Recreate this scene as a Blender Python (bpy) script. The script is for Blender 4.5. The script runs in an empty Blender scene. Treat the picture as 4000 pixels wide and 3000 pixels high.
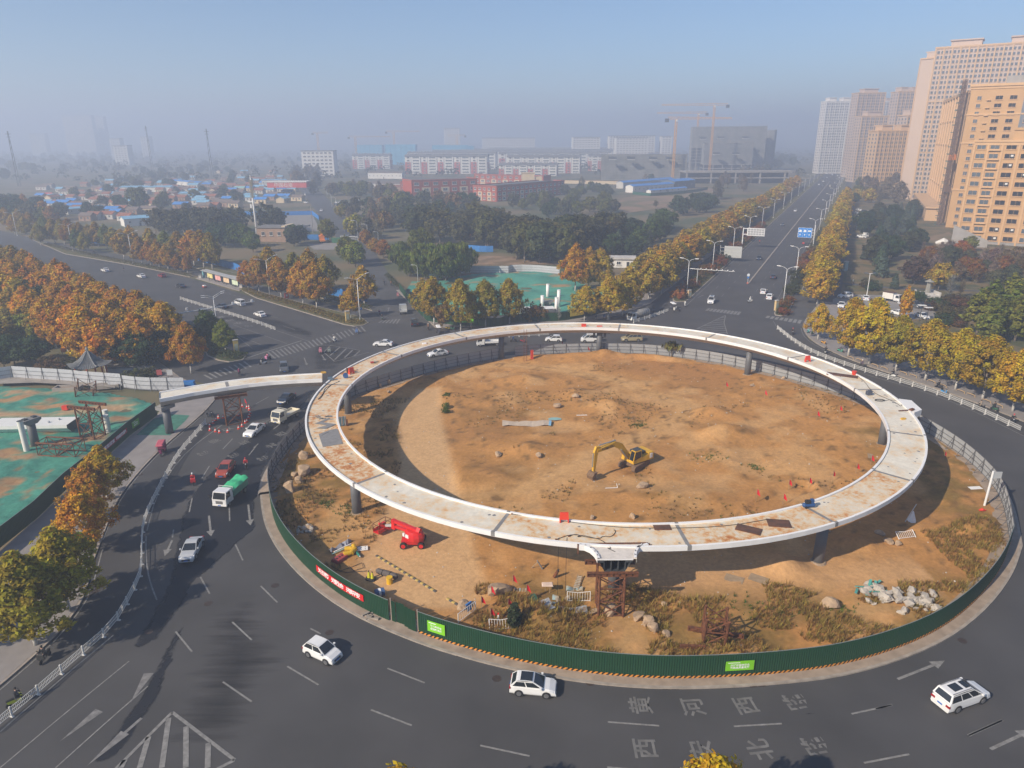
import bpy,random
from math import *
import numpy as np
from mathutils import Matrix,Vector as Vc
random.seed(11);RU=random.uniform;RC=random.choice;RNG=np.random.default_rng(7)
SC=bpy.context.scene
COL=SC.collection
PI=pi
FPX,PITCH,ROLL,CAMH=2777.0,radians(19.007),radians(-0.283),46.0
cam=bpy.data.objects.new('camera',bpy.data.cameras.new('camera'))
COL.objects.link(cam)
cam.data.sensor_width=36.0
cam.data.lens=FPX/4000.0*36.0
cam.data.clip_start=0.5
cam.data.clip_end=12000.0
cam.matrix_world=Matrix.Translation((0,0,CAMH))@Matrix.Rotation(PI/2-PITCH,4,'X')@Matrix.Rotation(ROLL,4,'Z')
SC.camera=cam
HAZE=0.00095
SUN_EL,SUN_AZ=radians(33.7),atan2(-0.788,-0.614)
world=bpy.data.worlds.new('World')
SC.world=world
world.use_nodes=True
wt=world.node_tree
bg=wt.nodes['Background']
sky=wt.nodes.new('ShaderNodeTexSky')
sky.sky_type='NISHITA'
sky.sun_disc=False
sky.sun_elevation=SUN_EL
sky.sun_rotation=SUN_AZ%(2*PI)
sky.altitude=50
sky.air_density=1.0
sky.dust_density=0.4
sky.ozone_density=6.0
wt.links.new(sky.outputs[0],bg.inputs[0])
bg.inputs[1].default_value=0.078
sl=bpy.data.lights.new('sun','SUN')
sl.energy=4.3
sl.angle=radians(0.6)
sl.color=(1.0,0.87,0.70)
sun=bpy.data.objects.new('sun',sl)
COL.objects.link(sun)
sun.rotation_euler=Vc((0.788*cos(SUN_EL),0.614*cos(SUN_EL),-sin(SUN_EL))).to_track_quat('-Z','Y').to_euler()
sun.location=(0,0,300)
SC.view_settings.view_transform='Standard'
SC.view_settings.look='None'
SC.view_settings.exposure=0.7
SC.view_settings.gamma=1.0
SC.view_settings.use_curve_mapping=False
try:
 SC.cycles.volume_bounces=1
 SC.cycles.max_bounces=6
 SC.cycles.use_denoising=True
except Exception:
 pass
CROPS=dict(A=(0,600,2.212),B=(1000,600,2.212),C=(2000,600,2.212),D=(3000,600,2.212),E=(0,1350,2.212),F=(1000,1200,2.212),G=(2000,1200,2.212),H=(3000,1200,2.212),I=(0,2100,1.843),J=(1000,1950,2.212),K=(2000,1950,2.212),L=(3000,1900,1.659),M=(3200,100,1.84375),N=(2300,350,2.212),O=(1200,450,1.8433),Q=(0,400,1.7015),S=(1300,2600,.8193),T=(0,1400,4.148),V=(0,0,.553),R=(600,1300,2.37),X=(2250,1650,5.53),Y=(1400,2000,7.373),Z=(2150,2050,4.148),U=(700,1000,2.765),a=(1200,1300,3.6875),b=(3000,2100,4.424),c=(1150,2100,7.373),d=(1750,2250,4.424),e=(600,650,3.16),f=(3300,950,3.16),w=(2700,950,2.765))
def ray(c,x,y):
 a,b,s=CROPS[c]
 px,py=a+x/s-2000,-(b+y/s-1500)
 cr,sr=cos(ROLL),sin(ROLL)
 px,py=cr*px-sr*py,sr*px+cr*py
 cp,sp=cos(PITCH),sin(PITCH)
 return px,FPX*cp+py*sp,-FPX*sp+py*cp
def W(c,x,y,z=0.0):
 d=ray(c,x,y)
 t=(CAMH-z)/-d[2]
 return Vc((d[0]*t,d[1]*t,z))
def WL(c,pts,z=0.0):
 return [W(c,x,y,z) for x,y in pts]
def hg_(base,c,x,y):
 d=ray(c,x,y)
 return CAMH+base[1]/d[1]*d[2]
def aty(c,x,y,Y):
 d=ray(c,x,y)
 t=Y/d[1]
 return Vc((d[0]*t,Y,CAMH+d[2]*t))
MATS={}
def nd(t,k,**kw):
 n=t.nodes.new(k)
 for a,b in kw.items():
  setattr(n,a,b)
 return n
def M(name,c=(.5,.5,.5),rough=.7,metal=0.,var=.15,scale=1.5,bump=0.,objcol=False,c2=None,lo=.4,hi=.6,det=4,spec=.4,coords='Object',stretch=None,coat=0.):
 if name in MATS:
  return MATS[name]
 m=bpy.data.materials.new(name)
 m.use_nodes=True
 t=m.node_tree
 b=t.nodes['Principled BSDF']
 tc=nd(t,'ShaderNodeTexCoord')
 src=tc.outputs[coords]
 if stretch:
  mp=nd(t,'ShaderNodeMapping')
  mp.inputs['Scale'].default_value=stretch
  t.links.new(src,mp.inputs[0])
  src=mp.outputs[0]
 no=nd(t,'ShaderNodeTexNoise')
 no.inputs['Scale'].default_value=scale
 no.inputs['Detail'].default_value=det
 t.links.new(src,no.inputs['Vector'])
 mr=nd(t,'ShaderNodeMapRange')
 mr.inputs[1].default_value,mr.inputs[2].default_value=(lo,hi) if c2 else (.25,.75)
 t.links.new(no.outputs['Fac'],mr.inputs[0])
 mx=nd(t,'ShaderNodeMix',data_type='RGBA')
 ca=tuple(min(1,k*(1-var)) for k in c)+(1,)
 cb=(tuple(c2) if c2 else tuple(min(1,k*(1+var)) for k in c))+(1,)
 mx.inputs[6].default_value=tuple(c)+(1,) if c2 else ca
 mx.inputs[7].default_value=cb
 t.links.new(mr.outputs[0],mx.inputs[0])
 out=mx.outputs[2]
 if objcol:
  oi=nd(t,'ShaderNodeObjectInfo')
  ml=nd(t,'ShaderNodeMix',data_type='RGBA',blend_type='MULTIPLY')
  ml.inputs[0].default_value=1
  t.links.new(out,ml.inputs[6])
  t.links.new(oi.outputs['Color'],ml.inputs[7])
  out=ml.outputs[2]
 t.links.new(out,b.inputs['Base Color'])
 b.inputs['Roughness'].default_value=rough
 b.inputs['Metallic'].default_value=metal
 b.inputs['Specular IOR Level'].default_value=spec
 if coat:
  b.inputs['Coat Weight'].default_value=coat
 if bump:
  bn=nd(t,'ShaderNodeBump')
  bn.inputs['Strength'].default_value=min(1,bump)
  bn.inputs['Distance'].default_value=.05
  n2=nd(t,'ShaderNodeTexNoise')
  n2.inputs['Scale'].default_value=scale*5
  n2.inputs['Detail'].default_value=5
  t.links.new(src,n2.inputs['Vector'])
  t.links.new(n2.outputs['Fac'],bn.inputs['Height'])
  t.links.new(bn.outputs[0],b.inputs['Normal'])
 MATS[name]=m
 return m
def leaf_mat(name,tr=.35):
 m=bpy.data.materials.new(name)
 m.use_nodes=True
 t=m.node_tree
 b=t.nodes['Principled BSDF']
 oi=nd(t,'ShaderNodeObjectInfo')
 at=nd(t,'ShaderNodeAttribute',attribute_name='lv')
 hs=nd(t,'ShaderNodeHueSaturation')
 m1=nd(t,'ShaderNodeMapRange')
 m1.inputs[3].default_value,m1.inputs[4].default_value=.47,.535
 t.links.new(at.outputs['Fac'],m1.inputs[0])
 m2=nd(t,'ShaderNodeMapRange')
 m2.inputs[3].default_value,m2.inputs[4].default_value=.6,1.45
 wn=nd(t,'ShaderNodeMath',operation='FRACT')
 mu=nd(t,'ShaderNodeMath',operation='MULTIPLY')
 mu.inputs[1].default_value=7.31
 t.links.new(at.outputs['Fac'],mu.inputs[0])
 t.links.new(mu.outputs[0],wn.inputs[0])
 t.links.new(wn.outputs[0],m2.inputs[0])
 t.links.new(m1.outputs[0],hs.inputs['Hue'])
 t.links.new(m2.outputs[0],hs.inputs['Value'])
 t.links.new(oi.outputs['Color'],hs.inputs['Color'])
 t.links.new(hs.outputs[0],b.inputs['Base Color'])
 b.inputs['Roughness'].default_value=.75
 b.inputs['Specular IOR Level'].default_value=.15
 ts=nd(t,'ShaderNodeBsdfTranslucent')
 t.links.new(hs.outputs[0],ts.inputs[0])
 mxs=nd(t,'ShaderNodeMixShader')
 mxs.inputs[0].default_value=tr
 t.links.new(b.outputs[0],mxs.inputs[1])
 t.links.new(ts.outputs[0],mxs.inputs[2])
 t.links.new(mxs.outputs[0],t.nodes['Material Output'].inputs[0])
 MATS[name]=m
 return m
def vcol_mat(name,rough=.95,bump=.6,scale=1.2,var=.28):
 m=bpy.data.materials.new(name)
 m.use_nodes=True
 t=m.node_tree
 b=t.nodes['Principled BSDF']
 at=nd(t,'ShaderNodeAttribute',attribute_name='Col')
 tc=nd(t,'ShaderNodeTexCoord')
 no=nd(t,'ShaderNodeTexNoise')
 no.inputs['Scale'].default_value=scale
 no.inputs['Detail'].default_value=8
 no.inputs['Roughness'].default_value=.68
 t.links.new(tc.outputs['Object'],no.inputs['Vector'])
 mr=nd(t,'ShaderNodeMapRange')
 mr.inputs[1].default_value,mr.inputs[2].default_value=.3,.7
 mr.inputs[3].default_value,mr.inputs[4].default_value=1-var,1+var
 t.links.new(no.outputs['Fac'],mr.inputs[0])
 ml=nd(t,'ShaderNodeVectorMath',operation='SCALE')
 t.links.new(at.outputs['Color'],ml.inputs[0])
 t.links.new(mr.outputs[0],ml.inputs['Scale'])
 t.links.new(ml.outputs[0],b.inputs['Base Color'])
 b.inputs['Roughness'].default_value=rough
 b.inputs['Specular IOR Level'].default_value=.1
 if bump:
  bn=nd(t,'ShaderNodeBump')
  bn.inputs['Strength'].default_value=bump
  bn.inputs['Distance'].default_value=.15
  t.links.new(no.outputs['Fac'],bn.inputs['Height'])
  t.links.new(bn.outputs[0],b.inputs['Normal'])
 MATS[name]=m
 return m
class MB:
 def __init__(self):
  self.v,self.f,self.m=[],[],[]
 def add(self,vs,fs,m=0):
  o=len(self.v)
  self.v+=[tuple(p) for p in vs]
  self.f+=[tuple(i+o for i in f) for f in fs]
  self.m+=[m]*len(fs)
  return self
 def quad(self,a,b,c,d,m=0):
  return self.add([a,b,c,d],[(0,1,2,3)],m)
 def poly(self,pts,m=0):
  return self.add(pts,[tuple(range(len(pts)))],m)
 def box(self,x0,x1,y0,y1,z0,z1,m=0):
  v=[(x,y,z) for z in (z0,z1) for y in (y0,y1) for x in (x0,x1)]
  return self.add(v,[(0,2,3,1),(4,5,7,6),(0,1,5,4),(2,6,7,3),(0,4,6,2),(1,3,7,5)],m)
 def hexa(self,b,t,m=0):
  return self.add(list(b)+list(t),[(3,2,1,0),(4,5,6,7),(0,1,5,4),(1,2,6,5),(2,3,7,6),(3,0,4,7)],m)
 def beam(self,p,q,w=.1,h=None,m=0,up=(0,0,1)):
  h=w if h is None else h
  p,q=Vc(p),Vc(q)
  d=(q-p)
  if d.length<1e-6:
   return self
  d.normalize()
  u=Vc(up)
  if abs(d.dot(u))>.98:
   u=Vc((1,0,0))
  s=d.cross(u).normalized()
  u=s.cross(d).normalized()
  vs=[]
  for c in (p,q):
   for a,b in ((-1,-1),(1,-1),(1,1),(-1,1)):
    vs.append(c+s*a*w/2+u*b*h/2)
  return self.add(vs,[(0,1,2,3),(7,6,5,4),(0,4,5,1),(1,5,6,2),(2,6,7,3),(3,7,4,0)],m)
 def tube(self,p,q,r0,r1=None,n=8,m=0,cap=True):
  return self.path([p,q],[r0,r0 if r1 is None else r1],n,m,cap)
 def path(self,pts,rad,n=6,m=0,cap=True):
  pts=[Vc(p) for p in pts]
  if not hasattr(rad,'__len__'):
   rad=[rad]*len(pts)
  vs,fs=[],[]
  for i,p in enumerate(pts):
   d=(pts[min(i+1,len(pts)-1)]-pts[max(i-1,0)])
   d=d.normalized() if d.length>1e-6 else Vc((0,0,1))
   u=Vc((0,0,1)) if abs(d.z)<.95 else Vc((1,0,0))
   s=d.cross(u).normalized()
   u=s.cross(d)
   for k in range(n):
    a=2*PI*k/n
    vs.append(p+(s*cos(a)+u*sin(a))*rad[i])
  for i in range(len(pts)-1):
   for k in range(n):
    k2=(k+1)%n
    fs.append((i*n+k,(i+1)*n+k,(i+1)*n+k2,i*n+k2))
  if cap:
   fs.append(tuple(range(n)))
   fs.append(tuple((len(pts)-1)*n+k for k in reversed(range(n))))
  return self.add(vs,fs,m)
 def loft(self,rings,m=0,cap=True,closed=True):
  n=len(rings[0])
  vs=[p for r in rings for p in r]
  fs=[]
  for i in range(len(rings)-1):
   for k in range(n if closed else n-1):
    k2=(k+1)%n
    fs.append((i*n+k,i*n+k2,(i+1)*n+k2,(i+1)*n+k))
  if cap and closed:
   fs.append(tuple(reversed(range(n))))
   fs.append(tuple((len(rings)-1)*n+k for k in range(n)))
  return self.add(vs,fs,m)
 def prism(self,poly,z0,z1,m=0,mt=None):
  n=len(poly)
  vs=[(p[0],p[1],z0) for p in poly]+[(p[0],p[1],z1) for p in poly]
  self.add(vs,[(k,(k+1)%n,n+(k+1)%n,n+k) for k in range(n)],m)
  return self.poly([(p[0],p[1],z1) for p in poly],m if mt is None else mt)
 def disc(self,c,r,n=12,m=0,axis='Z'):
  c=Vc(c)
  ax={'Z':(Vc((1,0,0)),Vc((0,1,0))),'Y':(Vc((1,0,0)),Vc((0,0,1))),'X':(Vc((0,1,0)),Vc((0,0,1)))}[axis]
  return self.poly([c+ax[0]*cos(2*PI*k/n)*r+ax[1]*sin(2*PI*k/n)*r for k in range(n)],m)
 def mesh(self,name,mats,smooth=False):
  me=bpy.data.meshes.new(name)
  me.from_pydata(self.v,[],self.f)
  if not isinstance(mats,(list,tuple)):
   mats=[mats]
  for a in mats:
   me.materials.append(a)
  if len(mats)>1:
   me.polygons.foreach_set('material_index',self.m)
  if smooth:
   me.polygons.foreach_set('use_smooth',[True]*len(self.f))
  me.update()
  return me
 def bu(self,name,mats,parent=None,smooth=False,loc=None,rz=0,**kw):
  return ob(name,self.mesh(name,mats,smooth),parent,loc,rz,**kw)
def ob(name,me,parent=None,loc=None,rz=0,col=None,scale=None,rot=None):
 o=bpy.data.objects.new(name,me)
 COL.objects.link(o)
 if parent is not None:
  o.parent=parent
 if loc is not None:
  o.location=loc
 if rot is not None:
  o.rotation_euler=rot
 elif rz:
  o.rotation_euler=(0,0,rz)
 if col is not None:
  o.color=tuple(col)[:3]+(1,)
 if scale is not None:
  o.scale=scale if hasattr(scale,'__len__') else (scale,)*3
 return o
def tg_(o,label=None,cat=None,group=None,kind=None):
 if label:
  o['label']=label
 if cat:
  o['category']=cat
 if group:
  o['group']=group
 if kind:
  o['kind']=kind
 return o
def th(name,label,cat,loc=(0,0,0),rz=0,group=None,scale=None,rot=None):
 return tg_(ob(name,None,None,loc,rz,scale=scale,rot=rot),label,cat,group)
def stc(o):
 o['kind']='structure'
 return o
ORD='first second third fourth fifth sixth seventh eighth ninth tenth eleventh twelfth thirteenth fourteenth fifteenth sixteenth seventeenth eighteenth nineteenth twentieth'.split()
TENS={20:'twenty',30:'thirty',40:'forty',50:'fifty',60:'sixty',70:'seventy',80:'eighty',90:'ninety'}
def nt_(i):
 i+=1
 if i<=20:
  return ORD[i-1]
 t,u=i//10*10,i%10
 if u==0:
  return TENS[t][:-1]+'ieth'
 return TENS[t]+'-'+ORD[u-1]
def inst(proto,name,label,cat,loc,rz=0,group=None,scale=None,col=None,rot=None):
 r=th(name,label,cat,loc,rz,group,scale,rot)
 for p in proto:
  o=ob(p[0],p[1],r,col=col if p[3] else None)
  if p[2] is not None:
   o.matrix_local=p[2]
  for q in (p[4] if len(p)>4 else ()):
   s=ob(q[0],q[1],o,col=col if q[3] else None)
   if q[2] is not None:
    s.matrix_local=q[2]
 return r
def T(x=0,y=0,z=0,rz=0,rx=0,ry=0,s=None):
 m=Matrix.Translation((x,y,z))@Matrix.Rotation(rz,4,'Z')@Matrix.Rotation(ry,4,'Y')@Matrix.Rotation(rx,4,'X')
 if s:
  m=m@Matrix.Diagonal((s[0],s[1],s[2],1)) if hasattr(s,'__len__') else m@Matrix.Scale(s,4)
 return m
_TX={}
def txm(s,size,mat):
 k=(s,size,mat.name)
 if k in _TX:
  return _TX[k]
 cu=bpy.data.curves.new('txt','FONT')
 cu.body=s
 cu.size=size
 cu.align_x='CENTER'
 cu.align_y='CENTER'
 cu.resolution_u=2
 cu.offset=.018
 o=bpy.data.objects.new('txt',cu)
 COL.objects.link(o)
 bpy.context.view_layer.update()
 me=bpy.data.meshes.new_from_object(o.evaluated_get(bpy.context.evaluated_depsgraph_get()))
 bpy.data.objects.remove(o)
 me.materials.clear()
 me.materials.append(mat)
 for p in me.polygons:
  p.material_index=0
 _TX[k]=me
 return me
_L=np.random.default_rng(5).random((256,256))
def vno(x,y):
 xi,yi=np.floor(x).astype(int),np.floor(y).astype(int)
 fx,fy=x-xi,y-yi
 fx,fy=fx*fx*(3-2*fx),fy*fy*(3-2*fy)
 g=lambda a,b:_L[a%256,b%256]
 return (g(xi,yi)*(1-fx)+g(xi+1,yi)*fx)*(1-fy)+(g(xi,yi+1)*(1-fx)+g(xi+1,yi+1)*fx)*fy
def fbm(x,y,o=4):
 r,a,s=0,.5,0
 for k in range(o):
  r=r+a*vno(x*2**k+17*k,y*2**k+31*k)
  s+=a
  a*=.5
 return r/s
def inp(x,y,poly):
 r=np.zeros(np.shape(x),bool)
 n=len(poly)
 for i in range(n):
  x0,y0=poly[i][0],poly[i][1]
  x1,y1=poly[(i+1)%n][0],poly[(i+1)%n][1]
  c=((y0>y)!=(y1>y))&(x<(x1-x0)*(y-y0)/(y1-y0+1e-12)+x0)
  r^=c
 return r
def dln(x,y,pts):
 d=np.full(np.shape(x),1e9)
 for a,b in zip(pts[:-1],pts[1:]):
  dx,dy=b[0]-a[0],b[1]-a[1]
  t=np.clip(((x-a[0])*dx+(y-a[1])*dy)/(dx*dx+dy*dy+1e-9),0,1)
  d=np.minimum(d,np.hypot(x-a[0]-t*dx,y-a[1]-t*dy))
 return d
def rsm(pts,step):
 pts=[Vc((p[0],p[1],0)) for p in pts]
 out,acc=[pts[0].copy()],0.
 L=[0.]
 for a,b in zip(pts[:-1],pts[1:]):
  L.append(L[-1]+(b-a).length)
 n=max(1,round(L[-1]/step))
 for k in range(1,n+1):
  s=L[-1]*k/n
  i=max(j for j in range(len(L)) if L[j]<=s+1e-9)
  i=min(i,len(pts)-2)
  out.append(pts[i].lerp(pts[i+1],(s-L[i])/max(1e-9,L[i+1]-L[i])))
 return out
def smo(pts,it=2):
 pts=[Vc((p[0],p[1],0)) for p in pts]
 for _ in range(it):
  q=[pts[0]]
  for a,b in zip(pts[:-1],pts[1:]):
   q+=[a.lerp(b,.25),a.lerp(b,.75)]
  pts=q+[pts[-1]]
 return pts
def off_(pts,d):
 out=[]
 for i,p in enumerate(pts):
  a,b=pts[max(i-1,0)],pts[min(i+1,len(pts)-1)]
  t=(Vc((b[0]-a[0],b[1]-a[1],0)))
  t.normalize()
  out.append(Vc((p[0]+t.y*d,p[1]-t.x*d,0)))
 return out
 # ================================================================ SETTING
UX,UY=.4258,.9048
def NE(s,t,z=0.):
 return Vc((UX*t+UY*s,UY*t-UX*s,z))
asph=M('asphalt',(.06,.0585,.059),.82,var=.22,scale=.12,det=9,bump=.25,coords='Object')
asph2=M('asphalt_worn',(.07,.069,.069),.85,var=.22,scale=.2,det=9,bump=.25)
pave=M('paving',(.24,.22,.21),.85,var=.16,scale=.5,det=8,bump=.2)
kerbm=M('kerb_stone',(.30,.26,.22),.85,var=.25,scale=1.2,det=6)
paint=M('road_paint',(.20,.195,.185),.75,var=.35,scale=2.5,det=8)
gpaint=M('road_lettering',(.14,.137,.13),.8,var=.4,scale=2.0,det=8)
paint2=M('road_paint_faded',(.17,.165,.16),.8,var=.4,scale=2.0,det=8)
earth=M('earth_far',(.16,.12,.065),.95,c2=(.07,.08,.035),scale=.03,det=10,lo=.42,hi=.6)
vergem=M('verge_grass',(.13,.10,.04),.95,c2=(.06,.075,.025),scale=.7,det=8,lo=.4,hi=.62,bump=.8)
hedgem=M('hedge_top',(.035,.055,.02),.95,c2=(.10,.07,.025),scale=1.1,det=8,lo=.45,hi=.65,bump=1.)
stc(MB().quad((-6000,-800,-.08),(6000,-800,-.08),(6000,9000,-.08),(-6000,9000,-.08)).bu('ground',earth))
def sht(name,pts,mat,z,kid=None):
 o=MB().poly([(p[0],p[1],z) for p in pts]).bu(name,mat,kid)
 if kid is None:
  stc(o)
 return o
LK=[(-56,128),(-54.9,117.5),(-55.5,104.8),(-54.9,94.7),(-53.5,85.6),(-50.3,76.4),(-48.3,70.5),(-45.9,65.1),(-45,60.9),(-45,56.5),(-45.8,51.2),(-48,42),(-53,28),(-60,12)]
RK=[(93,60),(93.5,78),(91.5,95),(87.6,111),(84.8,121.5),(79.8,134.5),(75,145),(72.4,155),(71.6,165.5),(74.5,177.5),(79,186)]
NK=[(-19.7,178.2),(-8,180),(6,181.5),(18,183.5),(30,191),(41,206)]
WK=smo([(-39.6,186),(-42.8,181.3),(-59.2,196.8),(-78.8,216),(-114.5,251.7),(-151.1,280),(-192,310),(-236,352),(-300,412),(-420,520),(-560,640)],2)
road=sht('road',[(-60,6),(75,6)]+RK+[(96,222),(70,240),(42,215),(20,196),(-22,190),(-30,205),(-46,205),(-60,190),(-120,200),(-96,160),(-72,140),(-60,134)]+LK[:-1],asph,0.)
ne=sht('main_road',[NE(-41.2,190),NE(-16.4,190),NE(-16.4,800),NE(-16.4,1500),NE(-41.2,1500),NE(-41.2,800)],asph,.004)
sht('side_lane',[NE(-51,195),NE(-46.4,195),NE(-46.4,1300),NE(-51,1300)],asph2,.006)
sht('service_lane',[NE(-11.2,195),NE(-5.5,190),NE(-5.5,900),NE(-11.2,900)],asph2,.006)
sht('park_path',[NE(-4.6,226),NE(-.2,226),NE(.6,700),NE(-4.6,700)],asph2,.008)
sht('park_path_cross',[NE(-.2,258),NE(16,256),NE(40,262),NE(40,264.5),NE(16,259),NE(-.2,261)],asph2,.008)
Wn=WK[3:]
Ws=[p+Vc((-.70,-.71,0))*33 for p in Wn]
sht('west_road',[Vc((-40,170,0))]+Wn+Ws[::-1]+[Vc((-62,155,0))],asph,.004)
Wb=smo([(-39.5,196.4),(-57,208.8),(-86.8,240),(-132.6,279.4),(-197.3,328.9),(-238.3,360),(-330,440)],2)
sht('cycle_lane',list(Wb)+[p+Vc((-4.2,-4.2,0)) for p in Wb][::-1],asph2,.009)
NW_=smo([(-33,186),(-39.4,197.8),(-42.5,205.4),(-47.1,223.8),(-58.9,277.2),(-82.4,344.3),(-127.2,480.4),(-173.9,621),(-250,850)],2)
NE_=smo([(-14,172),(-19.7,178.2),(-24.6,191.9),(-36.2,227.2),(-46,261.5),(-52.2,285.3),(-70,348),(-112,479.8),(-160,633.2),(-234,860)],2)
sht('north_road',list(NE_)+list(NW_)[::-1],asph2,.012)
def slb(name,pts,z1,mtop,mk=None,kw=.28,z0=0.):
 """raised pavement or verge with a kerb round it"""
 c=sum((Vc((p[0],p[1],0)) for p in pts),Vc())/len(pts)
 ar=sum(pts[i][0]*pts[(i+1)%len(pts)][1]-pts[(i+1)%len(pts)][0]*pts[i][1] for i in range(len(pts)))
 if ar<0:
  pts=pts[::-1]
 n=len(pts)
 inn=[]
 for i in range(n):
  a,p,b=[Vc((q[0],q[1],0)) for q in (pts[i-1],pts[i],pts[(i+1)%n])]
  t=(p-a).normalized()+(b-p).normalized()
  t.normalize()
  inn.append(p+Vc((-t.y,t.x,0))*kw)
 top=stc(MB().poly([(p.x,p.y,z1+.015) for p in inn]).bu(name,mtop))
 k=MB()
 for i in range(n):
  j=(i+1)%n
  k.quad((pts[i][0],pts[i][1],z0),(pts[j][0],pts[j][1],z0),(pts[j][0],pts[j][1],z1),(pts[i][0],pts[i][1],z1))
  k.quad((pts[i][0],pts[i][1],z1),(pts[j][0],pts[j][1],z1),(inn[j].x,inn[j].y,z1),(inn[i].x,inn[i].y,z1))
  k.quad((inn[i].x,inn[i].y,z1),(inn[j].x,inn[j].y,z1),(inn[j].x,inn[j].y,z1+.015),(inn[i].x,inn[i].y,z1+.015))
 k.bu('kerb',mk or kerbm,top)
 return top
LKs=smo(LK,2)
slb('left_pavement',LKs+[(-70,12),(-62,45),(-60.5,70),(-61.6,85),(-62.4,100.1),(-63,108.2),(-62.8,117),(-66,130),(-70,136)],.13,pave)
RKs=smo(RK,2)
slb('right_pavement',RKs+[NE(-5.4,226),NE(-.5,226),(96,192),(90,170),(88,156),(91,143),(95,130),(99,115),(103,95),(104,60)],.13,pave)
slb('north_pavement',smo(NK,2)+[NE(-51.2,320),NE(-55,320),(38,214),(27,198),(17,190),(-2,187.5),(-18,187),(-24,196),(-35,228),(-37.2,227)],.13,pave)
slb('corner_pavement',[(-60.5,131.5),(-68.5,139),(-78,150),(-96,168),(-110,182),(-112,178),(-92,150),(-76,137),(-66,128),(-58.5,128.5)],.13,pave)
slb('verge_bus',[W('A',2080,1180),W('B',0,1250),W('B',400,1370),W('B',760,1480),W('B',850,1495),W('B',930,1485),W('B',975,1462),W('B',900,1410),W('B',560,1330),W('B',300,1265),W('B',0,1185),W('A',2110,1165)],.14,vergem)
slb('verge_west',[W('A',1675,1058),W('A',1640,1068),W('A',1100,960),W('A',560,868),W('A',280,745),W('A',330,750),W('A',640,845),W('A',900,900),W('A',1200,965),W('A',1500,1025)],.14,vergem)
slb('bus_platform',[W('A',1690,1080),W('A',2070,1190),W('A',2110,1160),W('A',1760,1050)],.13,pave)
slb('verge_corner_island',[W('U',215,890),W('U',300,1080),W('U',420,1130),W('U',540,1150),W('U',690,1125),W('U',722,1085),W('U',600,1055),W('U',470,1000),W('U',330,920),W('U',150,780),W('U',60,700),W('U',40,760)],.14,hedgem)
slb('verge_main_left',[NE(-44,208.5),NE(-42,210),NE(-41.4,214),NE(-41.4,800),NE(-41.4,1250),NE(-46.2,1250),NE(-46.2,800),NE(-46.2,213),NE(-45.4,210)],.15,vergem)
slb('verge_island_right',[NE(-15.6,202.8),NE(-14,202.4),NE(-12.8,204),NE(-12.4,227),NE(-14.5,228.5),NE(-16.2,227),NE(-16.2,205)],.15,hedgem)
slb('verge_main_right',[NE(-15.8,234.5),NE(-13,234),NE(-11.4,237),NE(-11.4,900),NE(-16.2,900),NE(-16.2,237)],.15,vergem)
slb('median_main',[NE(-28.9,247),NE(-28.4,247),NE(-28.3,900),NE(-29,900)],.12,kerbm,kw=.1)
slb('verge_cycle',[W('B',1005,1360),W('B',900,1330),W('B',620,1265),W('B',0,1090),W('A',1900,1040),W('A',1500,945),W('A',1500,925),W('A',2212,1070),W('B',300,1160),W('B',640,1230),W('B',960,1310)],.14,vergem)
parkm=M('park_grass',(.17,.12,.055),.95,c2=(.07,.075,.03),scale=.12,det=8,lo=.42,hi=.6,bump=.5)
sht('park_ground',[NE(.8,228),NE(.8,640),NE(40,640),NE(75,330),NE(85,250),(150,150),(112,100),(104,115),(96,140),(94,152),(97,165),(99,192)],parkm,.002)
fieldm=M('field_soil',(.24,.155,.095),.95,c2=(.12,.11,.05),scale=.05,det=8,lo=.45,hi=.62)
sht('field',[W('C',950,520),W('C',1500,440),W('C',1760,330),W('C',1700,290),W('C',1300,350),W('C',960,380),W('C',900,440)],fieldm,.01)
lotm=M('car_park',(.23,.215,.20),.9,var=.15,scale=.3,det=6)
sht('car_park',[W('D',640,1215),W('D',1080,1225),W('D',1420,1300),W('D',1460,1420),W('D',1100,1440),W('D',560,1330),W('D',560,1260)],lotm,.013)
sht('building_site_ground',[W('D',1300,740),W('D',1560,680),W('D',1750,780),W('D',2300,850),W('D',2300,930),W('D',2050,920),W('D',1700,850),W('D',1400,800)],fieldm,.006)
sht('village_yard',[W('e',1560,600),W('e',1960,590),W('e',2060,800),W('e',1600,800)],lotm,.006)
sht('works_yard',[W('B',440,780),W('B',720,770),W('B',700,830),W('B',500,830)],lotm,.008)
sht('pine_lane',[W('D',1180,150),W('D',1240,150),W('D',1330,460),W('D',1260,470),W('D',1210,300)],asph2,.008)
FG=smo([W('J',116,-60),W('J',135,100),W('J',180,250),W('J',300,450),W('J',540,700),W('J',900,950),W('J',1420,1170),W('J',1800,1290),W('K',0,1395),W('K',500,1490),W('K',1000,1545),W('K',1500,1560),W('K',2212,1525),W('L',500,1165),W('L',1000,1000),W('L',1300,800),W('L',1500,560),W('L',1568,370)],2)
FB=smo([W('L',1568,370),(63.8,81.5),(66.4,87),(68,94),(68.6,101),(68,108.5),(66.6,116),(63.5,124.3),(58.5,132),(53,139),(46,145.5),(38.5,150.3),(29,153.8),(18.3,154.6),(8,153.8),(-1,151.8),(-10,146.5),(-17.4,140.7),(-24,134),(-30.1,127.3),(-33.3,119),(-34.7,110.4),(-35.4,101),(-35,93),(-33.6,87),W('J',116,-60)],2)
ISL=FG+FB[1:-1]
KRB=[Vc((p.x,p.y,0))+(Vc((p.x-16.4,p.y-103,0)).normalized()*1.25) for p in ISL]
apm=M('apron_concrete',(.30,.235,.18),.9,var=.25,scale=.8,det=8,bump=.3)
ap,kb=MB(),MB()
INR=[p+(Vc((16.4-p.x,103-p.y,0)).normalized()*1.5) for p in ISL]
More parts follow.
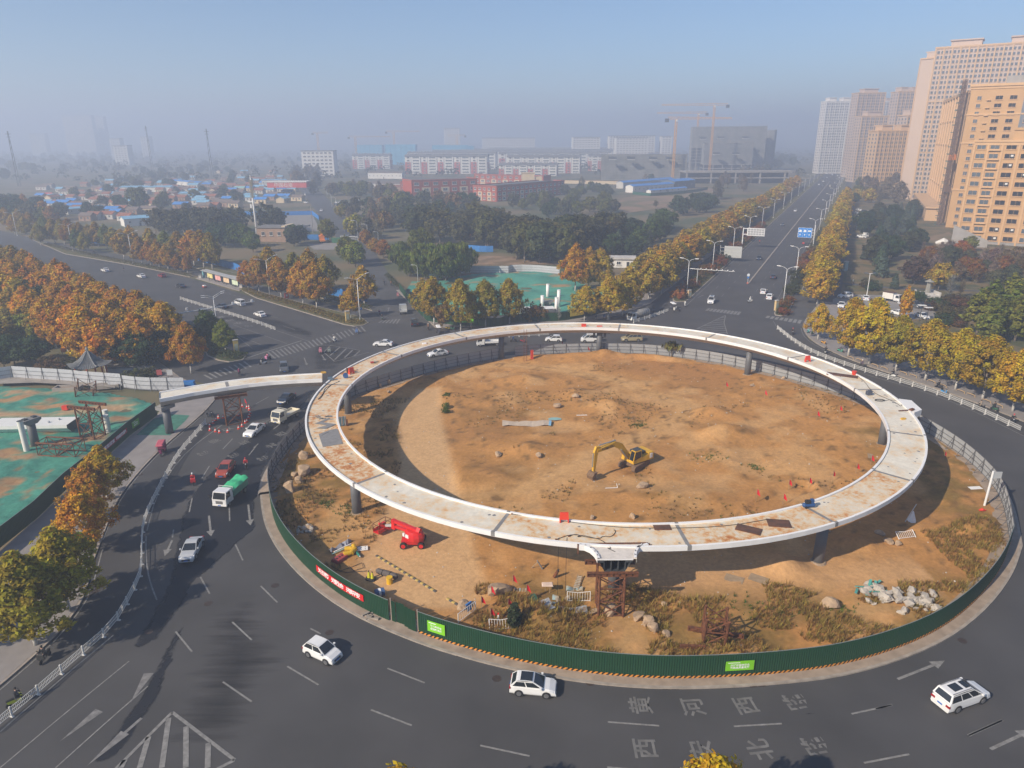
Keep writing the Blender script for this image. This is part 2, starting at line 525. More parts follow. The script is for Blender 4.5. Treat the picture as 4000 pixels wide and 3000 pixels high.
for i in range(len(ISL)):
 j=(i+1)%len(ISL)
 k0,k1,i0,i1=KRB[i],KRB[j],INR[i],INR[j]
 m0,m1=k0.lerp(i0,.1),k1.lerp(i1,.1)
 kb.quad((k0.x,k0.y,0),(k1.x,k1.y,0),(k1.x,k1.y,.14),(k0.x,k0.y,.14))
 kb.quad((k0.x,k0.y,.14),(k1.x,k1.y,.14),(m1.x,m1.y,.14),(m0.x,m0.y,.14))
 ap.quad((m0.x,m0.y,.14),(m1.x,m1.y,.14),(i1.x,i1.y,.14),(i0.x,i0.y,.14))
apo=stc(ap.bu('island_apron',apm))
kb.bu('kerb',kerbm,apo)
gx,gy=np.meshgrid(np.arange(-38,71,.62),np.arange(50,157,.62))
inn=inp(gx,gy,[(p.x,p.y) for p in ISL])
dedge=dln(gx,gy,[(p.x,p.y) for p in ISL+[ISL[0]]])
conc=[W('F',*p) for p in ((1600,700),(1605,980),(1680,1300),(1760,1640))]+[W('J',*p) for p in ((1900,500),(2000,760),(1900,900),(1800,960),(1350,960),(1000,760),(860,640),(880,540),(1050,350),(1010,250),(1150,60))]+[W('F',*p) for p in ((1230,1480),(1245,1300),(1215,1000),(1260,850),(1400,720))]
iconc=inp(gx,gy,[(p.x,p.y) for p in conc])
dconc=dln(gx,gy,[(p.x,p.y) for p in conc+[conc[0]]])
mc=np.clip(np.where(iconc,dconc,-dconc)/1.2+.5,0,1)
rough_=fbm(gx*.22,gy*.22,5)-.5
fine=fbm(gx*1.1+9,gy*1.1,3)-.5
Z=.22+rough_*.75+fine*.17
blob=lambda cx,cy,rx,ry,h,a=0.:h*np.exp(-((((gx-cx)*cos(a)+(gy-cy)*sin(a))/rx)**2+((-(gx-cx)*sin(a)+(gy-cy)*cos(a))/ry)**2))
for c,x,y,rx,ry,h,a in (('G',1820,1110,4.5,2.2,1.7,.3),('G',1700,930,3.5,1.6,1.3,-.2),('G',820,860,3.5,2.,1.3,0),('G',540,760,3.,2.4,1.0,0),('G',150,1250,3.5,2.5,1.2,0),('G',230,1150,5,2.,.8,.2),('G',80,640,5,2.5,1.1,.2),('b',200,560,2.2,1.6,1.5,0),('b',1500,160,2.5,1.4,1.2,0),('L',1350,280,3.,2.,1.3,0),('K',300,1080,2.5,1.5,1.,0),('K',120,1020,3,1.5,.8,0),('F',1700,780,2.5,3,.5,0),('F',1850,1500,6,3,.9,0),('G',1250,1640,7,2,.6,0),('J',420,60,4,3,.5,0),('G',800,430,2.5,1.5,.8,0),('E',2100,1500,2,2,0,0)):
 p=W(c,x,y)
 Z=Z+blob(p.x,p.y,rx,ry,h,a)
bas=[W('G',*p) for p in ((720,470),(900,440),(1300,470),(1600,500),(1960,590),(1960,700),(1700,720),(1300,620),(950,560))]
ib=inp(gx,gy,[(p.x,p.y) for p in bas])
db=dln(gx,gy,[(p.x,p.y) for p in bas+[bas[0]]])
mb_=np.clip(np.where(ib,db,-db)/2.+.4,0,1)
Z=Z-mb_*.9+np.clip((gy-147)/4,0,1)*.75*(gx>0)*(1-mb_)
tr=dln(gx,gy,[W('L',*p) for p in ((-60,170),(20,120),(140,50),(230,25))])
Z=Z-1.5*np.exp(-(tr/1.0)**2)+.6*np.exp(-((tr-2)/.9)**2)
p=W('d',950,720)
Z=Z-blob(p.x,p.y,1.5,1.0,1.3)
track1=[W('G',*q) for q in ((-400,1659),(60,1600),(500,1390),(900,1230),(1200,1090),(1450,950),(1500,840),(1200,760),(900,640),(400,540),(-100,500),(-300,520),(-450,600))]
dt=dln(gx,gy,track1)
mtrk=np.exp(-(dt/2.6)**2)
Z=Z*(1-.75*mtrk)+.18*mtrk-.13*np.exp(-((dt-1.2)/.35)**2)
ruts=np.sin((gx*.9+gy*.5)*4.2+3*rough_)*.06*(np.hypot(gx-45,gy-103)<14)
Z=Z+ruts
Z=Z*(1-mc)+.17*mc
Z=Z*np.clip(dedge/2.5,.25,1)
Z=np.maximum(Z,.06)
Z=np.where(dedge<.5,.17,Z)
IG=dict(inn=inn,ded=dedge,conc=iconc,trk=dt,z=Z)
def ig(k,x,y):
 i,j=int(round((x+38)/.62)),int(round((y-50)/.62))
 if 0<=j<Z.shape[0] and 0<=i<Z.shape[1]:
  return IG[k][j,i]
 return 0
def sz_(x,y):
 i=int(round((x+38)/.62))
 j=int(round((y-50)/.62))
 if 0<=j<Z.shape[0] and 0<=i<Z.shape[1]:
  return float(Z[j,i])
 return 0.
colr=np.zeros(gx.shape+(3,))+np.array([.37,.205,.088])
n1=fbm(gx*.12+50,gy*.12,5)
n2=fbm(gx*.5+3,gy*.5+8,4)
def mx_(m,c):
 global colr
 m=np.clip(m,0,1)[...,None]
 colr=colr*(1-m)+np.array(c)*m
mx_((n1-.5)*3,[.30,.165,.075])
mx_(mtrk*.8,[.44,.29,.16])
mx_(mb_,[.32,.175,.08])
far_r=np.exp(-(((gx-45)/17)**2+((gy-105)/17)**2))
mx_(far_r*.7,[.39,.22,.095])
dry=np.clip((70-gy)/6,0,1)*(gx>0)*1.2+np.clip((gx-52)/6,0,1)*(gy<110)+np.exp(-(((gx+30)/7)**2+((gy-92)/16)**2))*1.2+np.clip((-18-gx)/6,0,1)*(gy<95)
mx_(np.clip(dry,0,1)*np.clip((n2-.3)*4,0,1),[.19,.13,.05])
scrub=np.exp(-(((gx-20)/9)**2+((gy-84)/4)**2))+np.exp(-(((gx-0)/8)**2+((gy-118)/8)**2))+np.exp(-(((gx+22)/6)**2+((gy-118)/14)**2))*.8+np.exp(-(((gx-55)/7)**2+((gy-128)/6)**2))+np.exp(-(((gx+2)/9)**2+((gy-93)/6)**2))*.7
mx_(scrub*np.clip((n2-.38)*4,0,1),[.21,.125,.05])
mx_(np.clip((fbm(gx*.9,gy*.9+40,4)-.62)*7,0,1),[.16,.10,.05])
mx_(np.clip((fbm(gx*.35+90,gy*.35+40,5)-.58)*6,0,1)*.5,[.25,.15,.07])
mx_(np.clip((fbm(gx*.18+9,gy*.18+140,4)-.56)*7,0,1)*.6,[.46,.30,.17])
mx_(mc,[.46,.315,.20])
mx_(mc*np.clip((n2-.5)*3,0,1)*.5,[.37,.24,.14])
near_cr=np.exp(-((gy-67.5)/4)**2)*(gx>12)*(gx<46)
mx_(near_cr,[.42,.27,.16])
def gme(name,gx,gy,Z,keep,col,mat):
 ny,nx=gx.shape
 idx=np.arange(ny*nx).reshape(ny,nx)
 q=np.stack([idx[:-1,:-1],idx[:-1,1:],idx[1:,1:],idx[1:,:-1]],-1)
 k=keep[:-1,:-1]&keep[:-1,1:]&keep[1:,1:]&keep[1:,:-1]
 q=q[k]
 used=np.unique(q)
 mp=np.full(ny*nx,-1)
 mp[used]=np.arange(len(used))
 me=bpy.data.meshes.new(name)
 v=np.stack([gx.ravel(),gy.ravel(),Z.ravel()],1)[used]
 me.from_pydata(v.tolist(),[],mp[q].tolist())
 a=me.color_attributes.new('Col','FLOAT_COLOR','POINT')
 c=np.concatenate([col.reshape(-1,3)[used],np.ones((len(used),1))],1)
 a.data.foreach_set('color',c.astype(np.float32).ravel())
 me.materials.append(mat)
 me.polygons.foreach_set('use_smooth',[True]*len(me.polygons))
 return stc(ob(name,me))
colr=colr*np.array([1.15,1.04,.8])
soilm=vcol_mat('bare_earth',scale=2.2,var=.2,bump=.45)
gme('island_earth',gx,gy,Z,inn&(dedge>.3),colr,soilm)
gx,gy=np.meshgrid(np.arange(-112,-61,.6),np.arange(62,136,.6))
site=[(-61.4,66),(-62.2,85),(-63,100),(-63.5,108.2),(-63.3,117.5),(-64.5,122),(-70,126),(-80,130.5),(-96,133),(-112,135),(-112,63),(-70,63)]
ins=inp(gx,gy,site)
Zs=.25+(fbm(gx*.2,gy*.2,4)-.5)*1.1+(fbm(gx*1.2,gy*1.2,3)-.5)*.25
ds=dln(gx,gy,site+[site[0]])
Zs=Zs*np.clip(ds/2,.2,1)
colr=np.zeros(gx.shape+(3,))+np.array([.065,.235,.175])
nn=fbm(gx*.14+7,gy*.3+3,5)
nf=fbm(gx*.9,gy*.9,4)
mx_((nf-.35)*1.4,[.04,.16,.125])
mx_(np.clip((nn-.69)*14,0,1),[.33,.20,.10])
trk=dln(gx,gy,[W('T',*q) for q in ((-200,930),(600,920),(1300,870),(2074,800))])
mx_(np.clip(1.3-trk/2.0,0,1)*np.clip((fbm(gx*.12,gy*.8,4)-.44)*8,0,1),[.42,.27,.15])
bank=dln(gx,gy,[W('T',*q) for q in ((100,560),(700,590),(1100,540),(1600,540))])
mx_(np.clip(1.6-bank/1.1,0,1)*np.clip(nf*3-.6,0,1),[.36,.23,.13])
for q in ((1960,690,2.4),(820,700,1.6),(1990,1000,2.6),(1530,1290,2.4),(1620,1310,2.),(600,1440,1.2),(1000,1380,1.6),(300,1380,1.2),(520,1620,1.5),(60,1620,1.)):
 p=W('T',q[0],q[1])
 mx_(np.clip(1.3-np.hypot((gx-p.x)/1.3,gy-p.y)/q[2]/.7+(nf-.5)*1.5,0,1),[.33,.20,.11])
for l in (((300,960),(120,1120),(20,1180)),((560,1160),(380,1250),(20,1290)),((430,1080),(330,1200),(200,1330))):
 dl_=dln(gx,gy,[W('E',*q) for q in l])
 mx_(np.clip(1.3-dl_/.35,0,1)*np.clip(nf*4-1.2,0,1),[.26,.17,.09])
gme('netted_ground',gx,gy,Zs,ins,colr,vcol_mat('dust_net',scale=1.1,var=.2,bump=.8))
sht('concrete_strip',[W('E',-40,310),W('E',330,300),W('E',690,345),W('E',1000,375),W('E',1000,395),W('E',690,372),W('E',300,350),W('E',-40,362)],M('old_concrete',(.27,.24,.21),.9,var=.2,scale=.6,det=7),.75)
sht('net_by_pier',[W('E',1180,780),W('E',1470,782),W('E',1600,660),W('E',1640,610),W('E',1480,600),W('E',1330,640)],M('green_net',(.05,.17,.125),.95,var=.3,scale=1.2,det=7,bump=.6),.16)
gx,gy=np.meshgrid(np.arange(-34,40,1.5),np.arange(184,275,1.5))
nsite=[(-34,226),(-24,200),(-16,190.5),(0,190.5),(16,192.5),(26,201),(33,216),W('C',410,1045),W('C',200,1020),W('C',0,1025),W('B',1880,1040),W('B',1500,1110),W('B',1270,1100)]
nz=(fbm(gx*.1,gy*.1,3)-.4)*2.2*np.clip(dln(gx,gy,[(p[0],p[1]) for p in nsite]+[(nsite[0][0],nsite[0][1])])/6,.05,1)+.2
colr=np.zeros(gx.shape+(3,))+np.array([.085,.29,.225])
mx_((fbm(gx*.3,gy*.3,4)-.3)*1.5,[.055,.20,.155])
mx_(np.clip((fbm(gx*.12+5,gy*.3,4)-.64)*12,0,1),[.33,.22,.12])
gme('netted_ground_far',gx,gy,nz,inp(gx,gy,[(p[0],p[1]) for p in nsite]),colr,MATS['dust_net'])
soily=M('trodden_soil',(.27,.175,.11),.95,c2=(.16,.11,.06),scale=.15,det=7,lo=.4,hi=.6)
sht('soil_yard',[W('B',1870,960),W('C',400,960),W('C',400,900),W('C',0,890),W('B',1900,880)],soily,.006)
MZ=.02
def stp(a,b,w,par=road,name='lane_dash',mat=None,z=MZ):
 a,b=Vc((a[0],a[1],0)),Vc((b[0],b[1],0))
 d=(b-a).normalized()
 s=Vc((d.y,-d.x,0))*w/2
 return MB().poly([(q.x,q.y,z) for q in (a-s,a+s,b+s,b-s)]).bu(name,mat or paint,par)
def pln(pts,w,par=road,name='edge_line',mat=None,z=MZ):
 pts=[Vc((p[0],p[1],0)) for p in pts]
 l,r=off_(pts,-w/2),off_(pts,w/2)
 m=MB()
 for i in range(len(pts)-1):
  m.quad((l[i].x,l[i].y,z),(r[i].x,r[i].y,z),(r[i+1].x,r[i+1].y,z),(l[i+1].x,l[i+1].y,z))
 return m.bu(name,mat or paint,par)
for c,l in (('J',(((40,750),(185,893)),((270,1445),(540,1605)),((1135,1462),(1458,1588)),((470,1118),(560,1165)))),('S',(((122,142),(253,192)),((472,256),(630,290)),((880,181),(1045,193)),((1283,195),(1437,186)),((1660,155),(1790,127)),((2035,225),(2143,176)),((1700,312),(1845,284)),((878,326),(1000,336)))),('I',(((1443,285),(1510,405)),((1265,678),(1382,822)),((1605,1040),(1812,1182)),((1695,50),(1748,165)),((1672,608),(1812,738)))),('E',(((1660,1320),(1635,1440)),((1810,1040),(1745,1145)),((2010,805),(1925,895)),((1980,1380),(1985,1515)),((2212,870),(2150,948)),((1500,1590),(1490,1660)))),('F',(((240,985),(150,1055)),((445,855),(385,890)),((110,775),(0,835)),((20,1180),(-20,1215)))),('L',(((1520,1515),(1295,1615)),((700,1443),(805,1415))))):
 for a,b in l:
  stp(W(c,*a),W(c,*b),.17)
for pts,w in (([W('I',*q) for q in ((0,1400),(240,1190),(480,985),(820,700))],.16),([W('I',*q) for q in ((1052,-10),(1050,120),(1062,240),(1090,350),(1130,450))],.16),([W('E',*q) for q in ((1920,685),(1640,890),(1460,1100),(1340,1330),(1270,1600))],.16),([W('I',*q) for q in ((0,1098),(340,805),(530,590),(650,410),(740,80))],.14),([W('E',*q) for q in ((890,1680),(1000,1400),(1160,1160),(1400,905),(1740,612))],.13),([W('I',*q) for q in ((400,1659),(800,1300),(1065,1070))],.13),([W('I',*q) for q in ((0,1659),(500,1240),(930,890))],.12),([W('L',*q) for q in ((120,1260),(400,1215),(610,1170))],.2),([W('L',*q) for q in ((720,1137),(905,1075))],.2),([W('L',*q) for q in ((1060,1000),(1200,935),(1275,875))],.2),([W('K',*q) for q in ((700,1580),(1000,1607))],.2),([W('K',*q) for q in ((1060,1610),(1280,1620))],.2),([W('K',*q) for q in ((1440,1622),(1700,1625))],.2),([W('K',*q) for q in ((440,1540),(510,1552))],.2),([W('K',*q) for q in ((540,1555),(630,1567))],.2),([W('J',*q) for q in ((1450,1225),(1600,1285),(1730,1335))],.2),([W('H',*q) for q in ((45,120),(100,210),(260,330),(420,425),(600,500),(900,600),(1300,715),(1700,860),(2212,1115))],.13),([W('H',*q) for q in ((285,180),(300,240),(370,310),(540,395),(800,505),(1200,622),(1800,832),(2212,985))],.13),([NE(-40.4,205),NE(-40.4,900)],.15),([NE(-17.2,215),NE(-17.2,700)],.12)):
 pln(smo(pts,1),w)
for s in (-37,-33.2,-24.6,-20.8):
 for k in range(60):
  t=222+k*12
  stp(NE(s,t),NE(s,t+4.5),.15,ne,mat=paint2)
for l in (((370,780),(60,925)),((370,780),(355,860)),((355,860),(390,980))):
 stp(W('w',*l[0]),W('w',*l[1]),.22,name='chevron_edge')
for a,b in (((325,803),(355,803)),((250,835),(357,825)),((190,865),(358,850)),((130,892),(358,872)),((75,922),(360,897)),((105,935),(366,920)),((210,950),(372,943)),((300,970),(380,966))):
 stp(W('w',*a),W('w',*b),.32,name='chevron_bar')
for a,b in (((1240,1258),(1690,1602)),((1240,1258),(830,1668)),((1690,1602),(1560,1668))):
 stp(W('I',*a),W('I',*b),.28,name='chevron_edge')
for a,b in (((1215,1300),(1165,1659)),((1070,1435),(1005,1659)),((1340,1360),(1338,1659)),((1500,1480),(1495,1659)),((900,1600),(870,1659))):
 stp(W('I',*a),W('I',*b),.42,name='chevron_bar')
for a,b in (((1560,1040),(1680,1140)),((1680,1140),(2050,1040)),((1560,1040),(1640,960)),((1640,965),(1960,1020)),((1500,965),(1640,965))):
 stp(W('U',*a),W('U',*b),.22,name='chevron_edge',mat=paint2)
for a,b in (((1630,1075),(1735,985)),((1680,1120),(1805,1000)),((1785,1100),(1875,1015)),((1890,1080),(1950,1025))):
 stp(W('U',*a),W('U',*b),.35,name='chevron_bar',mat=paint2)
def zbr(c,a0,a1,b0,b1,n,w=.42,mat=None):
 for k in range(n):
  f=k/(n-1)
  p=W(c,a0[0]+(a1[0]-a0[0])*f,a0[1]+(a1[1]-a0[1])*f)
  q=W(c,b0[0]+(b1[0]-b0[0])*f,b0[1]+(b1[1]-b0[1])*f)
  stp(p,q,w,name='zebra_stripe',mat=mat)
zbr('U',(960,1040),(1960,760),(1040,1110),(2010,815),24,.42,paint2)
zbr('U',(270,1285),(700,1140),(355,1330),(775,1200),9,.42)
zbr('w',(840,785),(1180,830),(815,808),(1160,868),8,.8,paint)
zbr('w',(195,705),(530,740),(165,730),(500,775),10,.7,paint2)
zbr('B',(1100,1440),(1240,1430),(1060,1462),(1215,1470),6,.4,paint2)
stp(W('U',735,1100),W('U',1320,915),.35,name='stop_line')
for a,b in (((560,822),(880,958)),((580,742),(1160,945)),((1050,805),(1410,925)),((900,640),(1070,668)),((1120,755),(1250,795)),((410,690),(790,1000))):
 stp(W('U',*a),W('U',*b),.16,name='lane_line',mat=paint2)
for k in range(8):
 stp(W('A',1900+k*40,1190+k*11),W('A',1916+k*40,1195+k*11),.25,mat=paint2)
def arw(base,tip,w=.26,hw=1.0,hl=1.5,mat=None,bent=None):
 b,t=Vc(base),Vc(tip)
 d=(t-b)
 d.z=0
 d.normalize()
 s=Vc((d.y,-d.x,0))
 n=t-d*hl
 m=MB()
 z=Vc((0,0,MZ))
 m.poly([q+z for q in (b-s*w/2,b+s*w/2,n+s*w/2,n-s*w/2)])
 m.poly([q+z+Vc((0,0,.001)) for q in (n-s*hw/2,n+s*hw/2,t)])
 m.bu('lane_arrow',mat or paint,road)
for c,a,b in (('E',(1805,1470),(1825,1650)),('E',(2145,1375),(2165,1555)),('L',(840,1250),(1145,1130)),('I',(1240,20),(1185,135)),('S',(2105,268),(2240,205))):
 arw(W(c,*a),W(c,*b))
for c,a,b in (('I',(1020,1300),(620,1650)),('I',(620,1320),(430,1470)),('I',(1030,1045),(940,1190))):
 arw(W(c,*a),W(c,*b),.3,.9,3.6,paint2)
for c,a,b in (('U',(1350,1100),(1380,1180)),('U',(1540,1070),(1580,1130)),('B',(1140,1365),(1150,1330)),('w',(70,590),(130,560))):
 arw(W(c,*a),W(c,*b),.25,.9,1.2,paint2)
def gly(ch,p,ang,size=1.9,mat=None,sx=1.):
 o=ob('painted_character',txm(ch,1.,mat or gpaint),road,(p.x,p.y,MZ),ang)
 o.scale=(size*sx,size,1)
for ch,x,y in (('黄',990,127),('河',1158,132),('西',1326,127),('路',1484,113)):
 p=W('S',x,y)
 gly(ch,p,atan2(p.y-109,p.x-15)+PI+.06,2.1)
for ch,x,y in (('西',1004,265),('安',1187,271),('北',1372,268),('路',1546,253)):
 p=W('S',x,y)
 gly(ch,p,atan2(p.y-109,p.x-15)+PI+.06,2.1)
for ch,x,y in (('南',570,1000),('路',462,1112),('安',690,892),('东',845,1015),('路',745,1132),('河',1068,820),('西',1185,935),('北',1095,1042),('路',1015,1157)):
 p=W('R',x,y)
 d=Vc((-1,-1.35,0))
 gly(ch,p,atan2(d.y,d.x)-PI/2,1.75)
for x,y,ch in ((440,660,'黄'),(545,692,'河'),(632,724,'东'),(740,757,'路')):
 gly(ch,W('U',x,y),-2.5,2.4,paint2)
def stain_mat(name,c,soft,scale,stretch,amax=.85):
 m=bpy.data.materials.new(name)
 m.use_nodes=True
 t=m.node_tree
 b=t.nodes['Principled BSDF']
 b.inputs['Base Color'].default_value=c+(1,)
 b.inputs['Roughness'].default_value=.65
 at=nd(t,'ShaderNodeAttribute',attribute_name='Col')
 tc=nd(t,'ShaderNodeTexCoord')
 mp=nd(t,'ShaderNodeMapping')
 mp.inputs['Scale'].default_value=stretch
 mp.inputs['Rotation'].default_value=(0,0,.0)
 no=nd(t,'ShaderNodeTexNoise')
 no.inputs['Scale'].default_value=scale
 no.inputs['Detail'].default_value=8
 no.inputs['Roughness'].default_value=.65
 t.links.new(tc.outputs['Object'],mp.inputs[0])
 t.links.new(mp.outputs[0],no.inputs['Vector'])
 ad=nd(t,'ShaderNodeMath',operation='ADD')
 t.links.new(at.outputs['Fac'],ad.inputs[0])
 t.links.new(no.outputs['Fac'],ad.inputs[1])
 mr=nd(t,'ShaderNodeMapRange')
 mr.inputs[1].default_value,mr.inputs[2].default_value=1-soft,1+soft
 mr.inputs[4].default_value=amax
 t.links.new(ad.outputs[0],mr.inputs[0])
 t.links.new(mr.outputs[0],b.inputs['Alpha'])
 MATS[name]=m
 return m
def stn_(name,pts,mat,z,fade,step=.7,amp=.75):
 xs,ys=[p[0] for p in pts],[p[1] for p in pts]
 sx,sy=np.meshgrid(np.arange(min(xs)-1,max(xs)+1,step),np.arange(min(ys)-1,max(ys)+1,step))
 i=inp(sx,sy,[(p[0],p[1]) for p in pts])
 d=dln(sx,sy,[(p[0],p[1]) for p in list(pts)+[pts[0]]])
 f=np.clip(d/fade,0,1)*amp
 c=np.stack([f,f,f],-1)
 o=gme(name,sx,sy,np.full(sx.shape,z),i,c,mat)
 return o
st1=stain_mat('wet_asphalt',(.014,.015,.02),.10,.5,(1,1,1))
st2=stain_mat('tyre_marks',(.016,.015,.014),.22,.8,(.12,1.5,1),.6)
stn_('wet_lane',[W('E',2212,730),W('E',1960,930),W('E',1760,1130),W('E',1620,1300),W('E',1530,1480),W('E',1500,1660),W('I',1230,80),W('I',1180,330),W('I',1060,560),W('I',900,800),W('I',1000,830),W('I',1180,740),W('I',1330,500),W('I',1420,330),W('J',40,250),W('J',20,0),W('E',2240,1400),W('E',2300,1100),W('F',420,850),W('F',560,700),W('F',420,720),W('F',200,850)],st1,.009,1.0)
stn_('wet_patch',[W('I',1180,740),W('I',1060,1000),W('I',900,1250),W('I',720,1500),W('I',560,1659),W('I',760,1659),W('I',900,1560),W('I',1060,1330),W('I',1200,1100),W('I',1290,850),W('I',1380,600),W('I',1450,420)],st1,.010,.9)
stn_('tyre_marks',[W('I',1360,480),W('I',1560,440),W('J',60,500),W('J',250,900),W('J',450,1260),W('J',480,1500),W('J',300,1659),W('J',250,1900),W('I',1700,1659),W('I',900,1659),W('I',1060,1350),W('I',1250,880)],st2,.0115,7.,amp=.66)
stn_('tyre_marks_west',[W('U',300,660),W('U',700,640),W('U',1100,680),W('U',1500,820),W('U',1450,900),W('U',1200,850),W('U',800,720),W('U',300,700)],st2,.0115,2.,amp=.6)
stn_('worn_west',[W('U',1400,980),W('U',1600,900),W('U',2050,1020),W('U',1700,1240),W('U',1400,1250)],st2,.0125,2.,amp=.5)
stn_('oil_stain',[W('S',1465,155),W('S',1520,146),W('S',1580,152),W('S',1600,158),W('S',1540,162),W('S',1470,164)],st1,.012,.25,.2)
iron=M('cast_iron',(.06,.045,.04),.7,.3,var=.3,scale=4)
for c,x,y,a in (('J',430,660,-.8),('J',1800,1360,-.35),('K',1370,1630,0),('K',2120,1610,.1),('L',675,1157,.25),('L',1400,775,.75),('J',95,120,1.4),('I',685,370,1.2),('I',668,405,1.2),('E',1190,1125,.9),('E',950,1535,1.2),('H',2212,1100,-.9)):
 p=W(c,x,y)
 g=MB()
 for k in range(2):
  g.box(-.75+k*.78,-.05+k*.78,-.2,.2,0,.012)
  for q in range(5):
   g.box(-.7+k*.78+q*.13,-.64+k*.78+q*.13,-.17,.17,.012,.03)
 g.bu('drain_grate',iron,road,loc=(p.x,p.y,.006),rz=a)
for c,x,y in (('I',1070,678),('K',675,1585),('J',635,1152),('J',165,745),('J',2080,1550),('L',1260,1000),('I',1500,475)):
 p=W(c,x,y)
 MB().tube((0,0,0),(0,0,.012),.42,.42,16).bu('manhole_cover',iron,road,loc=(p.x,p.y,.006))
 # ================================================================ RING FOOTBRIDGE
CX,CY,RO,RI,ZD=14.55,109.4,46.7,41.9,6.75
def deck_mat():
 m=bpy.data.materials.new('primed_deck')
 m.use_nodes=True
 t=m.node_tree
 b=t.nodes['Principled BSDF']
 tc=nd(t,'ShaderNodeTexCoord')
 oi=nd(t,'ShaderNodeObjectInfo')
 sp=nd(t,'ShaderNodeSeparateColor')
 t.links.new(oi.outputs['Color'],sp.inputs[0])
 n1=nd(t,'ShaderNodeTexNoise')
 n1.inputs['Scale'].default_value=.28
 n1.inputs['Detail'].default_value=9
 n1.inputs['Roughness'].default_value=.68
 t.links.new(tc.outputs['Object'],n1.inputs['Vector'])
 ad=nd(t,'ShaderNodeMath',operation='ADD')
 t.links.new(n1.outputs['Fac'],ad.inputs[0])
 t.links.new(sp.outputs[0],ad.inputs[1])
 r1=nd(t,'ShaderNodeMapRange')
 r1.inputs[1].default_value,r1.inputs[2].default_value=.70,1.06
 t.links.new(ad.outputs[0],r1.inputs[0])
 n2=nd(t,'ShaderNodeTexNoise')
 n2.inputs['Scale'].default_value=1.6
 n2.inputs['Detail'].default_value=8
 n2.inputs['Roughness'].default_value=.7
 t.links.new(tc.outputs['Object'],n2.inputs['Vector'])
 mu=nd(t,'ShaderNodeMath',operation='MULTIPLY')
 r2=nd(t,'ShaderNodeMapRange')
 r2.inputs[1].default_value,r2.inputs[2].default_value=.36,.62
 t.links.new(n2.outputs['Fac'],r2.inputs[0])
 t.links.new(r1.outputs[0],mu.inputs[0])
 t.links.new(r2.outputs[0],mu.inputs[1])
 cr=nd(t,'ShaderNodeValToRGB')
 e=cr.color_ramp.elements
 e[0].color=(.72,.67,.56,1)
 e[1].color=(.34,.11,.025,1)
 x=e.new(.3)
 x.color=(.66,.48,.28,1)
 x=e.new(.62)
 x.color=(.52,.23,.07,1)
 t.links.new(mu.outputs[0],cr.inputs[0])
 r3=nd(t,'ShaderNodeMapRange')
 r3.inputs[1].default_value,r3.inputs[2].default_value=.35,.7
 r3.inputs[3].default_value,r3.inputs[4].default_value=.84,1.08
 t.links.new(n2.outputs['Fac'],r3.inputs[0])
 vm=nd(t,'ShaderNodeVectorMath',operation='SCALE')
 t.links.new(cr.outputs[0],vm.inputs[0])
 t.links.new(r3.outputs[0],vm.inputs['Scale'])
 t.links.new(vm.outputs[0],b.inputs['Base Color'])
 b.inputs['Roughness'].default_value=.6
 MATS['primed_deck']=m
 return m
deckm=deck_mat()
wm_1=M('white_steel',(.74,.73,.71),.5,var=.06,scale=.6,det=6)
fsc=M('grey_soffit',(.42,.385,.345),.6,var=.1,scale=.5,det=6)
dk_=M('dark_steel',(.05,.055,.06),.6,var=.2)
gp_=M('grey_primer',(.21,.205,.20),.65,var=.18,scale=1.5)
pm_=M('grey_pier',(.105,.11,.12),.55,var=.15,scale=.5)
ru_=M('rusty_steel',(.17,.062,.025),.85,c2=(.09,.035,.018),scale=2.5,det=8,lo=.4,hi=.62)
rustp=M('rust_plate',(.13,.06,.035),.8,c2=(.085,.045,.03),scale=1.2,det=8,lo=.4,hi=.6)
bridge=th('ring_footbridge','white ring-shaped steel footbridge under construction with rust stains, raised over the earth island','footbridge',(CX,CY,0))
JA=[-136.2,-110.9,-85.8,-64.2,-43.5,-23.3,1.4,26.6,52,77.9,101.5,125,148.6,173.8]
JA=[radians(a) for a in JA]+[radians(223.8)]
RUST=[.26,.33,.40,.36,.24,.22,.24,.22,.24,.27,.33,.34,.42,.44]
def pol(r,a,z):
 return (r*cos(a),r*sin(a),z)
